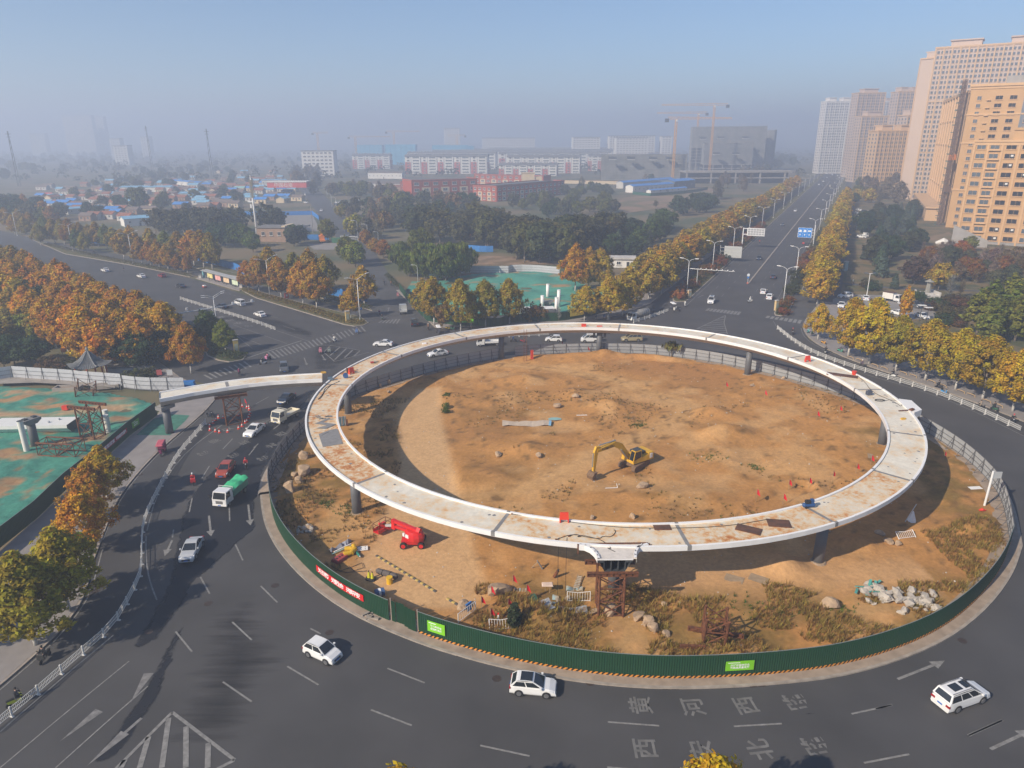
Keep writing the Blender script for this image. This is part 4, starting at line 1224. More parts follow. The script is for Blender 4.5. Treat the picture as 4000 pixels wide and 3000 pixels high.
CRN['willow']=[crn_('crown',ball,2.6,10,4.6,170,30,.30,.8,s,droop=.75,inner=.5) for s in (71,72)]
CRN['conifer']=[crn_('crown',cone,.7,10,3.1,240,16,.36,.55,s,needm,lobes=.12,inner=.55) for s in (81,82)]
CRN['shrub']=[crn_('foliage',ball,0.,1.6,1.3,70,18,.13,.28,s) for s in (91,92,93)]
def bare_crown(seed,H=10.,R=2.6,n=420):
 rng=np.random.default_rng(seed)
 V,lv=[],[]
 for k in range(n):
  z0=rng.uniform(2.,8.2)
  a=rng.uniform(0,2*PI)
  r0=rng.uniform(0,.45)*R*sin(PI*min(1,z0/9))
  L=rng.uniform(.9,2.3)
  e=rng.uniform(.55,1.2)
  p=np.array([cos(a)*r0,sin(a)*r0,z0])
  d=np.array([cos(a)*cos(e),sin(a)*cos(e),sin(e)])
  s=np.array([-sin(a+rng.uniform(-1,1)),cos(a),.2])*rng.uniform(.03,.065)
  V.append([p-s,p+s,p+d*L+s*.3,p+d*L-s*.3])
  lv.append(rng.random())
 return qme('crown',np.array(V),lv,leafm)
CRN['bare']=[bare_crown(s) for s in (101,102,103)]
CRN['bare_haze']=[crn_('crown',egg,1.2,10.5,2.8,170,16,.26,.7,s,lobes=.25) for s in (104,105)]
TRK=dict(plane_hi='plane',plane='plane',plane_far='plane',round='round',round_far='round',loose='tall',poplar='tall',willow='round',conifer='tall',shrub='low',bare='tall',bare_haze='tall')
NTREE=0
def tr_e(kind,p,h,col,label,cat='tree',group=None,z=.0,wid=1.,name=None):
 global NTREE
 NTREE+=1
 c=RC(CRN[kind])
 tk=RC(TK[TRK[kind]])
 s=h/(10. if kind!='shrub' else 1.6)
 k=RU(.86,1.14)
 col=tuple(min(1,x*k*RU(.93,1.07)) for x in col)
 r=th(name or dict(conifer='conifer_tree',shrub='shrub',poplar='poplar_like_tree',willow='willow_tree',bare='bare_tree',bare_haze='bare_tree',loose='poplar_like_tree',round_far='far_broadleaf_tree').get(kind,'plane_tree' if 'plane' in kind else 'broadleaf_tree'),label,cat,(p[0],p[1],z),RU(0,6.28),group)  # loose and round_far crowns are general broadleaf trees; loose serves poplars too
 r.scale=(s*wid*RU(.92,1.08),s*wid*RU(.92,1.08),s)
 ob(tk.name.split('.')[0],tk,r)
 ob('foliage' if kind=='shrub' else 'crown',c,r,col=col)
 return r
YEL,ORA,RUS=(.45,.29,.015),(.50,.235,.012),(.36,.165,.025)
OLI,GRN,DGR=(.25,.215,.025),(.11,.15,.025),(.04,.065,.022)
GOL,BRN,GRB=(.45,.23,.018),(.22,.125,.045),(.20,.155,.10)
BGR=(.06,.085,.055)
def cm(a,b,t):
 return tuple(x*(1-t)+y*t for x,y in zip(a,b))
for i,(c,x,y,h,w,col) in enumerate((('D',428,1610,7.6,1.0,YEL),('H',690,425,11.6,1.1,cm(YEL,OLI,.25)),('H',870,490,12.6,1.1,YEL),('H',1100,555,10.4,1.1,cm(YEL,OLI,.5)),('H',1355,635,11.0,1.12,cm(YEL,OLI,.3)),('H',1615,715,10.6,1.15,YEL),('H',1850,800,10.8,1.15,cm(YEL,OLI,.25)),('H',2110,905,10.2,1.15,YEL),('H',2390,1010,10.4,1.15,YEL))):
 tr_e('plane_hi',W(c,x,y),h,col,'yellow-olive plane tree with limewashed trunk, %s along the right pavement from the far crossing'%nt_(i),group='plane trees on the right pavement',z=.13,wid=w)
for c,x,y,h,w,col,lab in (('E',935,1345,6.9,1.1,cm(YEL,OLI,.2),'yellow plane tree on the left pavement nearest the maroon banner'),('E',820,1500,6.9,1.15,GOL,'golden plane tree on the left pavement, partly in front of the green net'),('I',500,520,8.2,1.2,cm(YEL,GRN,.3),'big yellow-green plane tree at the left edge of the picture'),('I',262,780,8.8,1.25,cm(YEL,GRN,.5),'dark green-gold plane tree at the lower left edge'),('I',640,110,7.2,1.1,GOL,'golden plane tree between the big green-gold crown and the netted site')):
 tr_e('plane_hi',W(c,x,y),h,col,lab,z=.13,wid=w,group='plane trees on the left pavement')
tr_e('plane_hi',(-61,52),9.5,cm(GRN,YEL,.25),'bright green plane crown at the extreme left edge',z=.0,wid=1.2,group='plane trees on the left pavement')
for x,y,h,lab in ((-7.2,33.2,8.6,'yellow tree top peeping over the lower edge, left of centre'),(12.4,33.6,8.9,'yellow tree top peeping over the lower edge below the road lettering'),(27,31,8.,'plane tree just below the lower edge casting a shadow on the road at right')):
 tr_e('plane_hi',(x,y),h,YEL,lab,group='plane trees by the near kerb')
for k in range(46):
 t=222+k*7.6 if k<30 else 450+(k-30)*10
 tr_e('plane' if k<14 else 'plane_far',NE(-6.2+RU(-.4,.4),t),RU(9.6,11.2) if k else 9.6,cm(YEL,RC((OLI,GOL,YEL)),RU(.1,.55)),'yellow plane tree in the row right of the main road, %s from the crossing'%nt_(k),group='plane trees right of the main road',wid=1.18)
for k in range(62):
 t=214+k*7.2 if k<36 else 473+(k-36)*12
 tr_e('plane' if k<16 else 'plane_far',NE(-53.6+RU(-.6,.6),t),RU(9.4,11.5),cm(YEL,RC((OLI,GOL,ORA)),RU(.2,.7)),'golden plane tree in the row left of the main road, %s from the corner'%nt_(k),group='plane trees left of the main road',wid=1.12)
for k in range(30):
 tr_e('plane_far',NE(-60.5+RU(-1,1),222+k*9),RU(8.5,10),cm(OLI,GOL,RU(.2,.8)),'olive tree standing behind the row left of the main road',group='second row left of the main road')
for i,(c,x,y,h,kind,col) in enumerate((('C',625,1452,8.6,'plane_hi',cm(YEL,OLI,.35)),('C',830,1440,10.4,'plane_hi',cm(OLI,YEL,.5)),('C',955,1405,9.8,'plane_hi',cm(YEL,OLI,.4)),('C',1000,1330,10.5,'plane',cm(GOL,OLI,.4)),('C',1290,1215,10.8,'plane',cm(YEL,OLI,.3)),('C',1180,1260,10.2,'plane',cm(YEL,OLI,.5)))):
 tr_e(kind,W(c,x,y),h,col,'yellow-olive plane tree on the far corner beside the netted site, %s from the left'%nt_(i),group='plane trees on the far corner',z=.13,wid=1.1)
for i,(x,y,h) in enumerate(((545,1195,13.2),(660,1190,12.4),(760,1180,12.))):
 tr_e('plane_hi',W('C',x,y),h,(ORA,cm(ORA,OLI,.5),cm(OLI,GOL,.5))[i],('vivid orange tree rising behind the corner plane trees','orange-brown tree right of the vivid orange one','brown-olive tree behind the tall white lamp at the corner')[i],wid=.95)
for i,(x,y,h,kind,col) in enumerate(((1455,1420,9.,'plane',cm(OLI,GOL,.6)),(1540,1480,11.2,'plane_hi',cm(OLI,YEL,.3)),(1612,1525,6.2,'loose',BRN),(1770,1535,11.6,'plane_hi',cm(OLI,YEL,.25)),(1985,1500,11.,'plane_hi',cm(OLI,YEL,.15)),(2190,1475,10.6,'plane_hi',cm(OLI,YEL,.35)))):
 tr_e(kind,W('B',x,y),h,col,'olive-yellow street tree before the far green hoarding, %s from the left'%nt_(i),group='street trees before the far hoarding',z=.13)
tr_e('bare',W('C',405,1450),4.2,(.5,.46,.42),'small pruned bare tree with whitewashed trunk behind the ring')
tr_e('shrub',W('C',185,1440),4.,BRN,'thin brown sapling by the far green hoarding')
for i,(c,x,y,h,col) in enumerate((('A',2148,1185,8.6,RUS),('B',30,1200,10.2,cm(RUS,OLI,.4)),('B',222,1255,11.4,cm(RUS,GOL,.5)),('B',410,1310,11.2,cm(GOL,RUS,.4)),('B',527,1340,11.6,GOL),('B',822,1425,7.6,cm(YEL,GOL,.4)))):
 tr_e('plane_hi',W(c,x,y),h,col,'russet-gold plane tree on the hedge verge past the bus shelter, %s from the shelter'%nt_(i),group='plane trees on the hedge verge',z=.14)
for i,(x,y,h,col) in enumerate(((1075,912,10.5,cm(OLI,GOL,.5)),(1228,957,9.5,cm(RUS,OLI,.4)),(1305,973,8.5,RUS),(1380,992,9.,cm(GOL,OLI,.4)),(1455,1007,8.2,GOL),(1540,1022,5.4,RUS),(1622,1036,5.4,RUS),(1000,850,9.5,OLI),(1080,870,9.5,GOL),(680,845,8.6,cm(GRN,DGR,.5)),(740,862,8.,OLI))):
 tr_e('plane',W('A',x,y),h,col,'brown-gold street tree on the far verge left of the bus shelter, %s in that row'%nt_(i),group='street trees left of the bus shelter',z=.14)
for i,(c,x,y,h,col) in enumerate((('A',1680,972,12.2,cm(RUS,GOL,.4)),('A',1765,988,12.6,cm(OLI,GOL,.5)),('A',1838,1003,12.,cm(OLI,GOL,.3)),('B',620,1232,11.5,cm(OLI,GOL,.4)),('B',938,1318,10.6,cm(OLI,GOL,.45)),('B',130,1150,11.5,cm(GOL,OLI,.4)),('B',350,1195,11.2,OLI),('B',480,1215,12.2,cm(GOL,OLI,.5)))):
 tr_e('plane',W(c,x,y),h,col,'tall golden tree before the blue hoarding on the left road, %s from the left'%nt_(i),group='trees before the blue hoarding',z=.1)
for i,(x,y,h) in enumerate(((850,800,10),(930,825,9.5),(790,800,9),(560,790,10.5),(480,780,10.5),(355,790,9),(400,735,10),(280,690,10),(180,665,10.5),(60,650,10.5),(1150,870,10.5),(1320,905,11),(1450,935,11),(1560,955,11.2),(230,720,9),(130,700,9),(620,800,11),(700,800,10))):
 tr_e('plane',W('A',x,y),h,cm(OLI,RC((RUS,GOL,GRN)),RU(.2,.7)),'hazy olive-brown street tree far along the left road',group='street trees far along the left road')
r0,r1=W('R',350,375),W('A',0,1010)
tr_e('plane_hi',r0,9.4,cm(ORA,RUS,.35),'russet plane tree at the pavement corner above the bridge branch',z=.13,wid=.95)
dirw=Vc((-.725,.689,0))
for row,(ox,oy,n) in enumerate(((-7,10,34),(-12.5,4.5,26),(-19,1,22))):
 for k in range(n):
  p=Vc((r0.x+ox,r0.y+oy,0))+dirw*(k*7.0)+Vc((RU(-.8,.8),RU(-.8,.8),0))
  if row==0 and k<1:
   continue
  cc=cm(ORA,RC((GOL,YEL,RUS,OLI)),RU(.15,.65)) if k<18 else cm(GOL,OLI,RU(.2,.7))
  tr_e('plane_hi' if k<9 and row<2 else 'plane',p,RU(9.8,11.6),cc,('orange plane tree in the roadside row left of the left road, %s from the crossing'%nt_(k)) if row==0 else 'orange plane tree massed behind the roadside row at left',group=('orange roadside row at left','orange trees behind the roadside row')[row>0],wid=1.08)
for c,x,y,h,col,lab,kind in (('U',320,945,7.4,cm(DGR,GRN,.3),'round dark green tree on the corner hedge island','round'),('U',505,1050,6.8,cm(OLI,GRN,.5),'green-olive tree on the corner hedge island nearer the crossing','plane_hi')):
 tr_e(kind,W(c,x,y),h,col,lab,z=.14,wid=.95)
for c,x,y,h,kind,col,w in (('E',130,170,6.5,'round',DGR,1.2),('E',300,160,6.,'round',DGR,1.3),('E',40,190,5.5,'round',DGR,1.2),('E',1080,190,7.5,'round',DGR,1.2),('E',1230,200,8.,'round',DGR,1.15),('E',1330,160,7.5,'round',(.05,.055,.025),1.1),('E',950,130,8,'round',DGR,1.1),('E',1460,150,6.,'round',(.09,.06,.03),1.2),('A',250,1480,9,'round',DGR,1.1),('A',420,1450,9.,'round',DGR,1.1),('A',60,1420,9,'round',(.05,.06,.025),1.1),('A',560,1420,8.5,'round',DGR,1.)):
 tr_e(kind,W(c,x,y),h,col,'dark evergreen tree in the park behind the pale sheet fence',group='dark evergreens in the left park',wid=w)
for k in range(26):
 x=RU(-10,740)
 tr_e('poplar' if k%3 else 'loose',W('A',x,RU(1560,1700)),RU(5.5,7.5),cm(OLI,RC((BRN,GRN)),RU(.2,.8)),'slender olive-brown sapling in the thicket of the left park',group='sapling thicket in the left park',wid=1.3)
for x,y in ((560,190),(420,180),(640,200),(1290,270),(1180,300),(480,215)):
 tr_e('shrub',W('E',x,y),RU(1.6,2.3),RC(((.07,.07,.02),(.12,.07,.03))),'low clipped shrub beside the pavilion',group='shrubs by the pavilion',wid=1.6)
for x,y,h in ((60,1330,13),(200,1290,13),(20,1180,12),(160,1060,12),(330,1090,12)):
 tr_e('round',W('A',x,y+120),h*.8,cm(OLI,DGR,RU(.2,.7)),'greenish tree among the orange rows at the left edge',group='greenish trees at the left edge')
def sct(c,poly,n,kinds,hr,label,group,sep=3.5,wid=(1,1.2),cat='tree'):
 P=[W(c,*q) for q in poly]
 xs,ys=[p.x for p in P],[p.y for p in P]
 got,tries=[],0
 while len(got)<n and tries<n*60:
  tries+=1
  x,y=RU(min(xs),max(xs)),RU(min(ys),max(ys))
  if not inp(np.array([x]),np.array([y]),[(p.x,p.y) for p in P])[0]:
   continue
  if any((x-a)**2+(y-b)**2<sep*sep for a,b in got):
   continue
  got.append((x,y))
  kind,col=RC(kinds)
  tr_e(kind,(x,y),RU(*hr),col,label,cat,group,wid=RU(*wid))
mixg=[('round_far',cm(OLI,DGR,.6)),('round_far',(.09,.09,.045)),('round_far',DGR),('loose',(.10,.085,.045)),('bare_haze',GRB)]
sct('Q',[(0,520),(330,560),(700,520),(730,420),(760,350),(0,340)],60,mixg,(9,14),'hazy grey-green tree in the wood beyond the village, far left','wood beyond the village',9)
sct('A',[(-60,540),(300,470),(560,560),(560,640),(-60,600)],16,mixg[:3]+[('plane_far',RUS)],(9,13),'tall hazy tree between the left road and the village','trees between left road and village',7)
sct('e',[(20,820),(700,790),(1560,790),(1560,850),(900,870),(20,900)],22,[('loose',(.085,.08,.045)),('loose',(.10,.09,.05)),('loose',(.06,.07,.035))],(11,14.5),'dark sparse poplar in the grove before the village','sparse grove before the village',4.5,(1.1,1.4))
for x,y,h,col in ((880,1000,10,DGR),(1000,1000,10.5,cm(DGR,GRN,.4)),(1120,1000,10,GRN),(1230,1060,8.5,GRN),(1740,960,8.5,cm(DGR,GRN,.3)),(1820,950,8,DGR),(780,980,10,DGR)):
 tr_e('round',W('e',x,y),h,col,'full green tree around the tall white mast',group='green trees around the mast')
for x,y,h in ((1210,500,15),(1430,470,11),(1380,500,9),(1150,420,11),(1760,360,8),(1600,600,8)):
 tr_e('round_far',W('A',x,y),h,cm(DGR,OLI,.25),'large dark tree standing among the village roofs',group='dark trees among the village roofs')
sct('A',[(900,160),(2200,60),(2300,170),(1600,190),(1300,330),(900,300)],26,mixg,(7,11),'hazy tree dotted among the farther village houses','trees among the farther houses',10)
sct('B',[(260,330),(520,380),(600,300),(560,180),(300,200)],16,[('bare_haze',GRB),('bare_haze',(.14,.12,.10)),('round_far',BRN)],(12,16),'tall grey-brown leafless tree left of the small far road','leafless trees by the small far road',7,(1.1,1.4))
sct('B',[(560,330),(900,330),(1250,400),(1250,440),(900,400),(620,370)],18,[('bare_haze',GRB),('round_far',(.15,.10,.05)),('round_far',cm(OLI,DGR,.5))],(9,13),'brownish tree behind the roadside car park','trees behind the roadside car park',8)
for x,y,h,col in ((620,760,10,cm(OLI,DGR,.3)),(860,730,11,cm(OLI,YEL,.2)),(960,740,10,(.14,.12,.09)),(1050,740,9,GRB),(740,560,8,OLI),(1000,560,12,GRB),(1100,560,12,GRB),(950,800,7,RUS),(1030,870,6.5,cm(RUS,OLI,.3)),(1100,900,7,RUS),(800,950,10,cm(DGR,OLI,.5)),(860,980,9,cm(OLI,GRN,.5)),(330,800,8,(.06,.07,.045))):
 tr_e('round' if col!=GRB else 'bare_haze',W('B',x,y),h,col,'mixed autumn tree along the small road north',group='autumn trees along the small road')
for x,y,h,w in ((1330,1060,9,.9),(1480,1080,12.5,1.05),(1640,1100,13,1.05),(1770,1060,12,.95),(1420,900,12,.9),(1250,980,9.5,.85)):
 tr_e('willow',W('B',x,y),h,cm(GRN,OLI,RU(0,.3)),'broad soft green willow beside the far netted site',group='willows beside the far netted site',wid=w)
sct('B',[(1350,700),(1950,640),(2240,760),(2240,860),(1900,830),(1400,760)],22,[('loose',(.09,.085,.035)),('loose',(.11,.10,.03)),('round',(.08,.08,.035))],(12,16),'tall dark olive poplar in the grove before the red school','olive poplar grove before the school',5,(1.1,1.3))
sct('C',[(0,950),(0,860),(450,880),(800,800),(930,830),(420,960)],26,[('loose',(.09,.085,.035)),('loose',(.11,.10,.03)),('round',(.075,.08,.035))],(12.5,16),'tall dark olive poplar in the central grove behind the netted site','olive poplars in the central grove',4.5,(1.05,1.3))
sct('C',[(850,900),(1050,700),(1320,620),(1380,700),(1150,830),(950,960)],18,[('round',DGR),('round',cm(DGR,GRN,.4)),('conifer',BGR)],(7,10.5),'dark green tree in the belt behind the golden roadside row','dark green belt behind the golden row',5)
sct('C',[(1350,560),(1700,520),(1780,440),(1500,470)],10,[('round_far',DGR),('round_far',cm(DGR,BGR,.5))],(8,11),'dark green tree at the edge of the fallow field','dark trees at the field edge',6)
sct('C',[(380,380),(560,420),(900,420),(950,360),(640,320)],12,[('round_far',cm(DGR,OLI,.3)),('round_far',(.07,.08,.035))],(6,9),'bushy green tree behind the school yard wall','bushy trees by the school',7)
sct('C',[(1780,450),(2000,330),(2250,150),(2150,90),(1850,250),(1720,380)],34,[('bare_haze',GRB),('bare_haze',(.15,.125,.09)),('bare',GRB)],(11,15),'tall bare grey poplar behind the golden roadside row','bare poplars behind the golden row',7)
sct('N',[(1350,640),(1560,590),(1800,600),(1750,700),(1500,760)],26,[('round_far',(.07,.075,.04)),('round_far',DGR)],(11,15),'hazy dark tree right of the wrapped tower block','hazy trees right of the wrapped block',9)
for x,y,h,kind,col in ((1240,470,5,'loose',(.12,.11,.06)),(1430,410,4,'round',(.1,.1,.05)),(600,300,11,'bare_haze',GRB),(1150,250,9,'bare_haze',GRB),(1200,240,8,'round_far',DGR)):
 tr_e(kind,W('C',x,y),h,col,'lone small tree out in the fallow field',group='lone trees in the field')
sct('D',[(770,600),(1000,560),(1280,480),(1320,640),(1330,820),(1150,1060),(1000,1100),(860,1000),(840,800)],42,[('conifer',BGR),('conifer',cm(BGR,DGR,.5)),('conifer',(.075,.10,.07)),('round',(.07,.075,.03)),('round',DGR)],(6.5,10),'blue-green conifer in the right-hand park','conifers in the right-hand park',5)
sct('D',[(740,420),(950,470),(1200,470),(1180,200),(1050,90),(900,200)],60,[('bare_haze',(.18,.14,.095)),('bare_haze',GRB),('bare',GRB)],(13,17),'tall bare grey-brown tree in the plantation right of the main road','bare plantation right of the main road',5,(1.3,1.6))
sct('D',[(720,480),(900,420),(860,250),(800,250)],12,[('round_far',DGR),('round_far',cm(OLI,DGR,.4)),('round_far',cm(YEL,OLI,.5))],(7,10),'green tree between the golden row and the bare plantation','green trees right of the golden row',8)
sct('D',[(1300,850),(1560,880),(1800,900),(2220,950),(2220,1180),(1700,1130),(1350,1060)],36,[('round',(.22,.085,.02)),('round',(.15,.10,.05)),('bare_haze',(.22,.15,.12)),('loose',(.17,.10,.04)),('bare',GRB),('round',(.09,.09,.04))],(4.5,7.5),'russet or bare small tree below the tan tower blocks','russet small trees in the right park',5)
for x,y,h,kind,col,lab in ((1470,1180,8.2,'round',cm(OLI,GOL,.4),'rounded golden-brown tree beside the stone lantern pillar'),(1260,1130,8.5,'round',(.10,.07,.05),'purplish-brown tree left of the stone lantern pillar'),(1090,1170,5.,'conifer',BGR,'low spreading blue cedar near the car park'),(1660,900,6.5,'round',(.28,.09,.015),'bright rust-orange tree below the tan towers'),(1380,940,6,'round',(.26,.10,.02),'rust-orange tree left of the golden-brown one'),(1740,840,6,'round',cm(GRN,OLI,.5),'green bushy tree at the foot of the tan tower'),(1175,1440,8.6,'poplar',(.52,.27,.01),'slim vivid yellow ginkgo rising above the pavement trees'),(1660,1240,6,'bare',GRB,'thin bare tree with pale trunk on the park lawn'),(1560,1260,8,'bare',(.3,.27,.24),'leaning pale bare tree on the park lawn')):
 tr_e(kind,W('D',x,y),h,col,lab,wid=1.1 if kind!='poplar' else .8)
for i,(x,y,h) in enumerate(((1800,1560,10.5),(1880,1500,11.5),(1960,1580,10),(2060,1480,12.5),(2150,1520,12),(2230,1580,11),(2130,1620,10.5),(1900,1640,9.5))):
 tr_e('poplar',W('D',x,y),h,cm(GRN,OLI,RU(.1,.6)),'dark green columnar poplar behind the right pavement trees, %s from the left'%nt_(i),group='poplars behind the right pavement',wid=1.35)
for x,y in ((1250,1280),(1500,1370),(1570,1420),(1680,1400),(1450,1330),(1620,1490),(1300,1250),(1400,1350),(1540,1480),(1660,1330),(1570,1310),(1640,1310),(900,1180),(860,1160)):
 tr_e('shrub',W('D',x,y),RU(1.8,3.),RC((DGR,(.09,.07,.03),(.12,.06,.03))),'low shrub around the park car park and lawn',group='shrubs around the park lawn',wid=1.3)
sct('A',[(300,420),(900,250),(2212,120),(2250,420),(1600,500),(1100,600),(560,560)],60,mixg[:3],(5,9),'small tree in a yard between the village roofs','yard trees in the village',7)
sct('B',[(700,520),(1250,430),(1900,420),(1900,560),(1300,640),(1000,700)],40,mixg+[('round_far',BRN)],(8,12),'hazy mixed tree between the small road and the school','trees between small road and school',8)
sct('Q',[(500,420),(2000,430),(2212,330),(700,320)],70,mixg,(7,11),'hazy tree far beyond the village','far trees beyond the village',12)
sct('C',[(0,420),(900,430),(900,520),(300,560),(0,520)],26,mixg[:4],(6,10),'hazy tree at the edge of the school grounds','trees at the school grounds',7)
k=0
for s,ts in ((-44.6,list(range(212,420,9))),(-13.8,list(range(206,226,7))+list(range(236,330,8)))):
 for t in ts:
  tr_e('shrub',NE(s+RU(-.8,.8),t+RU(-2,2)),RU(1.5,3.4),RC(((.20,.07,.02),(.16,.09,.03),(.05,.06,.02),(.24,.09,.025))),'russet shrub on the planted verge beside the main road','shrub','shrubs on the main road verges',z=.15,wid=1.2)
p=W('G',1375,435)
pm=th('palm_like_plant','shaggy drooping palm-like plant against the grey fence behind the island','plant',(p.x,p.y,.8))
rng=np.random.default_rng(3)
P=np.zeros((90,3))+np.array([0,0,1.9])+rng.normal(0,.35,(90,3))*np.array([2.0,1.6,.5])
quad=lfq(P,rng.normal(0,1,(90,3)),.5,rng,.6)
ob('fronds',qme('fronds',quad,rng.random(90),leafm),pm,col=(.14,.13,.03))
MB().path([(0,0,-.5),(.05,0,1.9)],[.12,.1],6).bu('stem',barkm,pm)
p=W('d',1140,950)
tr_e('poplar',p,2.9,(.05,.07,.03),'small dark leafy sapling just behind the green hoarding','plant',z=.2,wid=1.3)
for x,y in ((1650,790),(1640,880),(1640,920)):
 tr_e('shrub',W('F',x,y),.9,(.10,.13,.02),'small green weed at the edge of the concrete path','shrub','weeds by the concrete path',z=.2)
def grs(name,pts_fn,n,hr,cols,label,blades=9,sp=.35):
 rng=np.random.default_rng(17)
 V,L=[],[]
 tries=0
 while len(V)<n*blades and tries<n*30:
  tries+=1
  x,y=pts_fn(rng)
  if x is None:
   continue
  z=sz_(x,y)-.03
  h0=rng.uniform(*hr)
  c=rng.random()
  for b in range(blades):
   a=rng.uniform(0,6.28)
   r=rng.uniform(0,.16)
   h=h0*rng.uniform(.5,1.1)
   lean=rng.uniform(.15,sp*2)
   bx,by=x+cos(a)*r,y+sin(a)*r
   tx,ty=bx+cos(a)*lean*h,by+sin(a)*lean*h
   w=rng.uniform(.018,.04)
   px,py=-sin(a)*w,cos(a)*w
   V.append([(bx-px,by-py,z),(bx+px,by+py,z),(tx+px*.4,ty+py*.4,z+h),(tx-px*.4,ty-py*.4,z+h*.93)])
   L.append(np.clip(c+rng.normal(0,.15),0,1))
 o=ob(name,qme(name,np.array(V),L,leafm),None,col=cols)
 tg_(o,label,'grass',kind='stuff')
def near_pts(rng):
 x,y=rng.uniform(-4,62),rng.uniform(52,78)
 if not ig('inn',x,y) or ig('ded',x,y)<.6 or vno(np.array([x*.35]),np.array([y*.35]))[0]<.42:
  return None,None
 lim=64.5 if x<44 else 78
 if y>lim-1.5*sin(x*.4) or (y>66 and x<50):
  return None,None
 return x,y
def left_pts(rng):
 x,y=rng.uniform(-36,-14),rng.uniform(66,125)
 if not ig('inn',x,y) or ig('ded',x,y)<.6 or ig('conc',x,y) or vno(np.array([x*.3+9]),np.array([y*.3]))[0]<.5:
  return None,None
 return x,y
def mid_pts(rng):
 x,y=rng.uniform(-20,66),rng.uniform(80,150)
 if not ig('inn',x,y) or ig('conc',x,y) or ig('trk',x,y)<3 or hypot(x-45,y-105)<15 or vno(np.array([x*.16+40]),np.array([y*.16+9]))[0]<.68:
  return None,None
 return x,y
grs('dry_grass',near_pts,3800,(.3,.75),(.31,.20,.055),'dry tawny grass along the near edge of the island')
grs('dry_grass',left_pts,1500,(.2,.5),(.22,.15,.05),'sparse dry weeds along the left edge of the island')
grs('scrub_grass',mid_pts,1100,(.15,.4),(.21,.15,.05),'low scrubby weeds scattered over the bare earth')
def gr_pts(rng):
 c=[(W('K',2000,940),2.4),(W('b',200,1290),2.),(W('b',1300,1290),1.5),(W('J',770,100),1.6),(W('G',1700,1310),2.2),(W('G',2080,1390),1.2),(W('G',1100,1030),1.4),(W('J',600,60),1.)]
 p,r=c[rng.integers(len(c))]
 return p.x+rng.normal(0,r*.6),p.y+rng.normal(0,r*.5)
grs('green_weeds',gr_pts,300,(.15,.4),(.10,.15,.025),'small green weed patches on the earth island')
def hdg(pts,w,h,n,col,label,seed):
 rng=np.random.default_rng(seed)
 pts=[Vc((p[0],p[1],0)) for p in pts]
 L=[0.]
 for a,b in zip(pts[:-1],pts[1:]):
  L.append(L[-1]+(b-a).length)
 P,Nn=[],[]
 for k in range(n):
  s=rng.uniform(0,L[-1])
  i=min(len(pts)-2,max(j for j in range(len(L)) if L[j]<=s))
  p=pts[i].lerp(pts[i+1],(s-L[i])/max(1e-6,L[i+1]-L[i]))
  d=(pts[i+1]-pts[i]).normalized()
  o=rng.uniform(-1,1)
  zz=h*(1-.5*abs(o)**3)*rng.uniform(.75,1.05)
  P.append((p.x+d.y*o*w/2,p.y-d.x*o*w/2,.15+zz*(1 if rng.random()<.7 else rng.random())))
  Nn.append((d.y*o*.8,-d.x*o*.8,1))
 V=lfq(np.array(P),np.array(Nn),.19,rng)
 o=ob('hedge',qme('hedge',V,np.clip(fbm(np.array(P)[:,0]*.3,np.array(P)[:,1]*.3,3)*1.3-.1+rng.normal(0,.1,n),0,1),leafm),None,col=col)
 tg_(o,label,'hedge')
hdg([W('A',2110,1178),W('B',0,1220),W('B',300,1300),W('B',560,1385),W('B',800,1460),W('B',930,1470)],3.2,.8,5200,(.16,.115,.025),'low yellowing hedge on the verge past the bus shelter',1)
hdg([W('A',400,785),W('A',700,862),W('A',1100,945),W('A',1650,1060)],3.,.7,4800,(.10,.085,.03),'low brown-green hedge on the far verge of the left road',2)
hdg([W('U',150,850),W('U',330,1000),W('U',470,1070),W('U',690,1105)],4.2,.9,4200,(.05,.065,.02),'dark green hedge filling the corner traffic island',3)
hdg([NE(-14.3,204),NE(-14.3,226)],2.6,.9,1800,(.06,.075,.02),'short green hedge on the small island at the main road',4)
hdg([NE(-43.8,213),NE(-43.8,260),NE(-43.8,420)],3.8,.9,7000,(.055,.062,.022),'dark hedge along the left verge of the main road',5)
hdg([NE(-13.8,236),NE(-13.8,280),NE(-13.8,420)],3.,.8,4500,(.06,.06,.022),'dark hedge along the right verge of the main road',6)
hdg([W('B',0,1105),W('B',300,1180),W('B',640,1255),W('B',980,1345)],3.,.8,3600,(.055,.065,.022),'green hedge between the cycle lane and blue hoarding',7)
hdg([W('B',1130,1060),W('B',1240,1175)],2.,1.2,900,(.05,.06,.02),'hedge clump where the small road meets the willows',8)
rng=np.random.default_rng(77)
P,Nn,lv=[],[],[]
for k in range(1500):
 y=rng.uniform(850,3200)
 x=rng.uniform(-.75,.75)*y
 s,t=UY*x-UX*y,UX*x+UY*y
 if -60<s<160:
  continue
 if vno(np.array([x*.008]),np.array([y*.008]))[0]<.35:
  continue
 R=rng.uniform(4,7)
 h=rng.uniform(6,12)
 v=rng.random()
 for q in range(26):
  d=rng.normal(0,1,3)
  d/=np.linalg.norm(d)
  d[2]=abs(d[2])
  P.append((x+d[0]*R,y+d[1]*R,h*.35+d[2]*h*.65))
  Nn.append(d)
  lv.append(np.clip(v+rng.normal(0,.1),0,1))
V=lfq(np.array(P),np.array(Nn),1.7,rng)
tg_(ob('distant_woodland',qme('distant_woodland',V,lv,leafm),None,col=(.075,.075,.04)),'hazy distant woodland stretching to the horizon','woodland',kind='stuff')
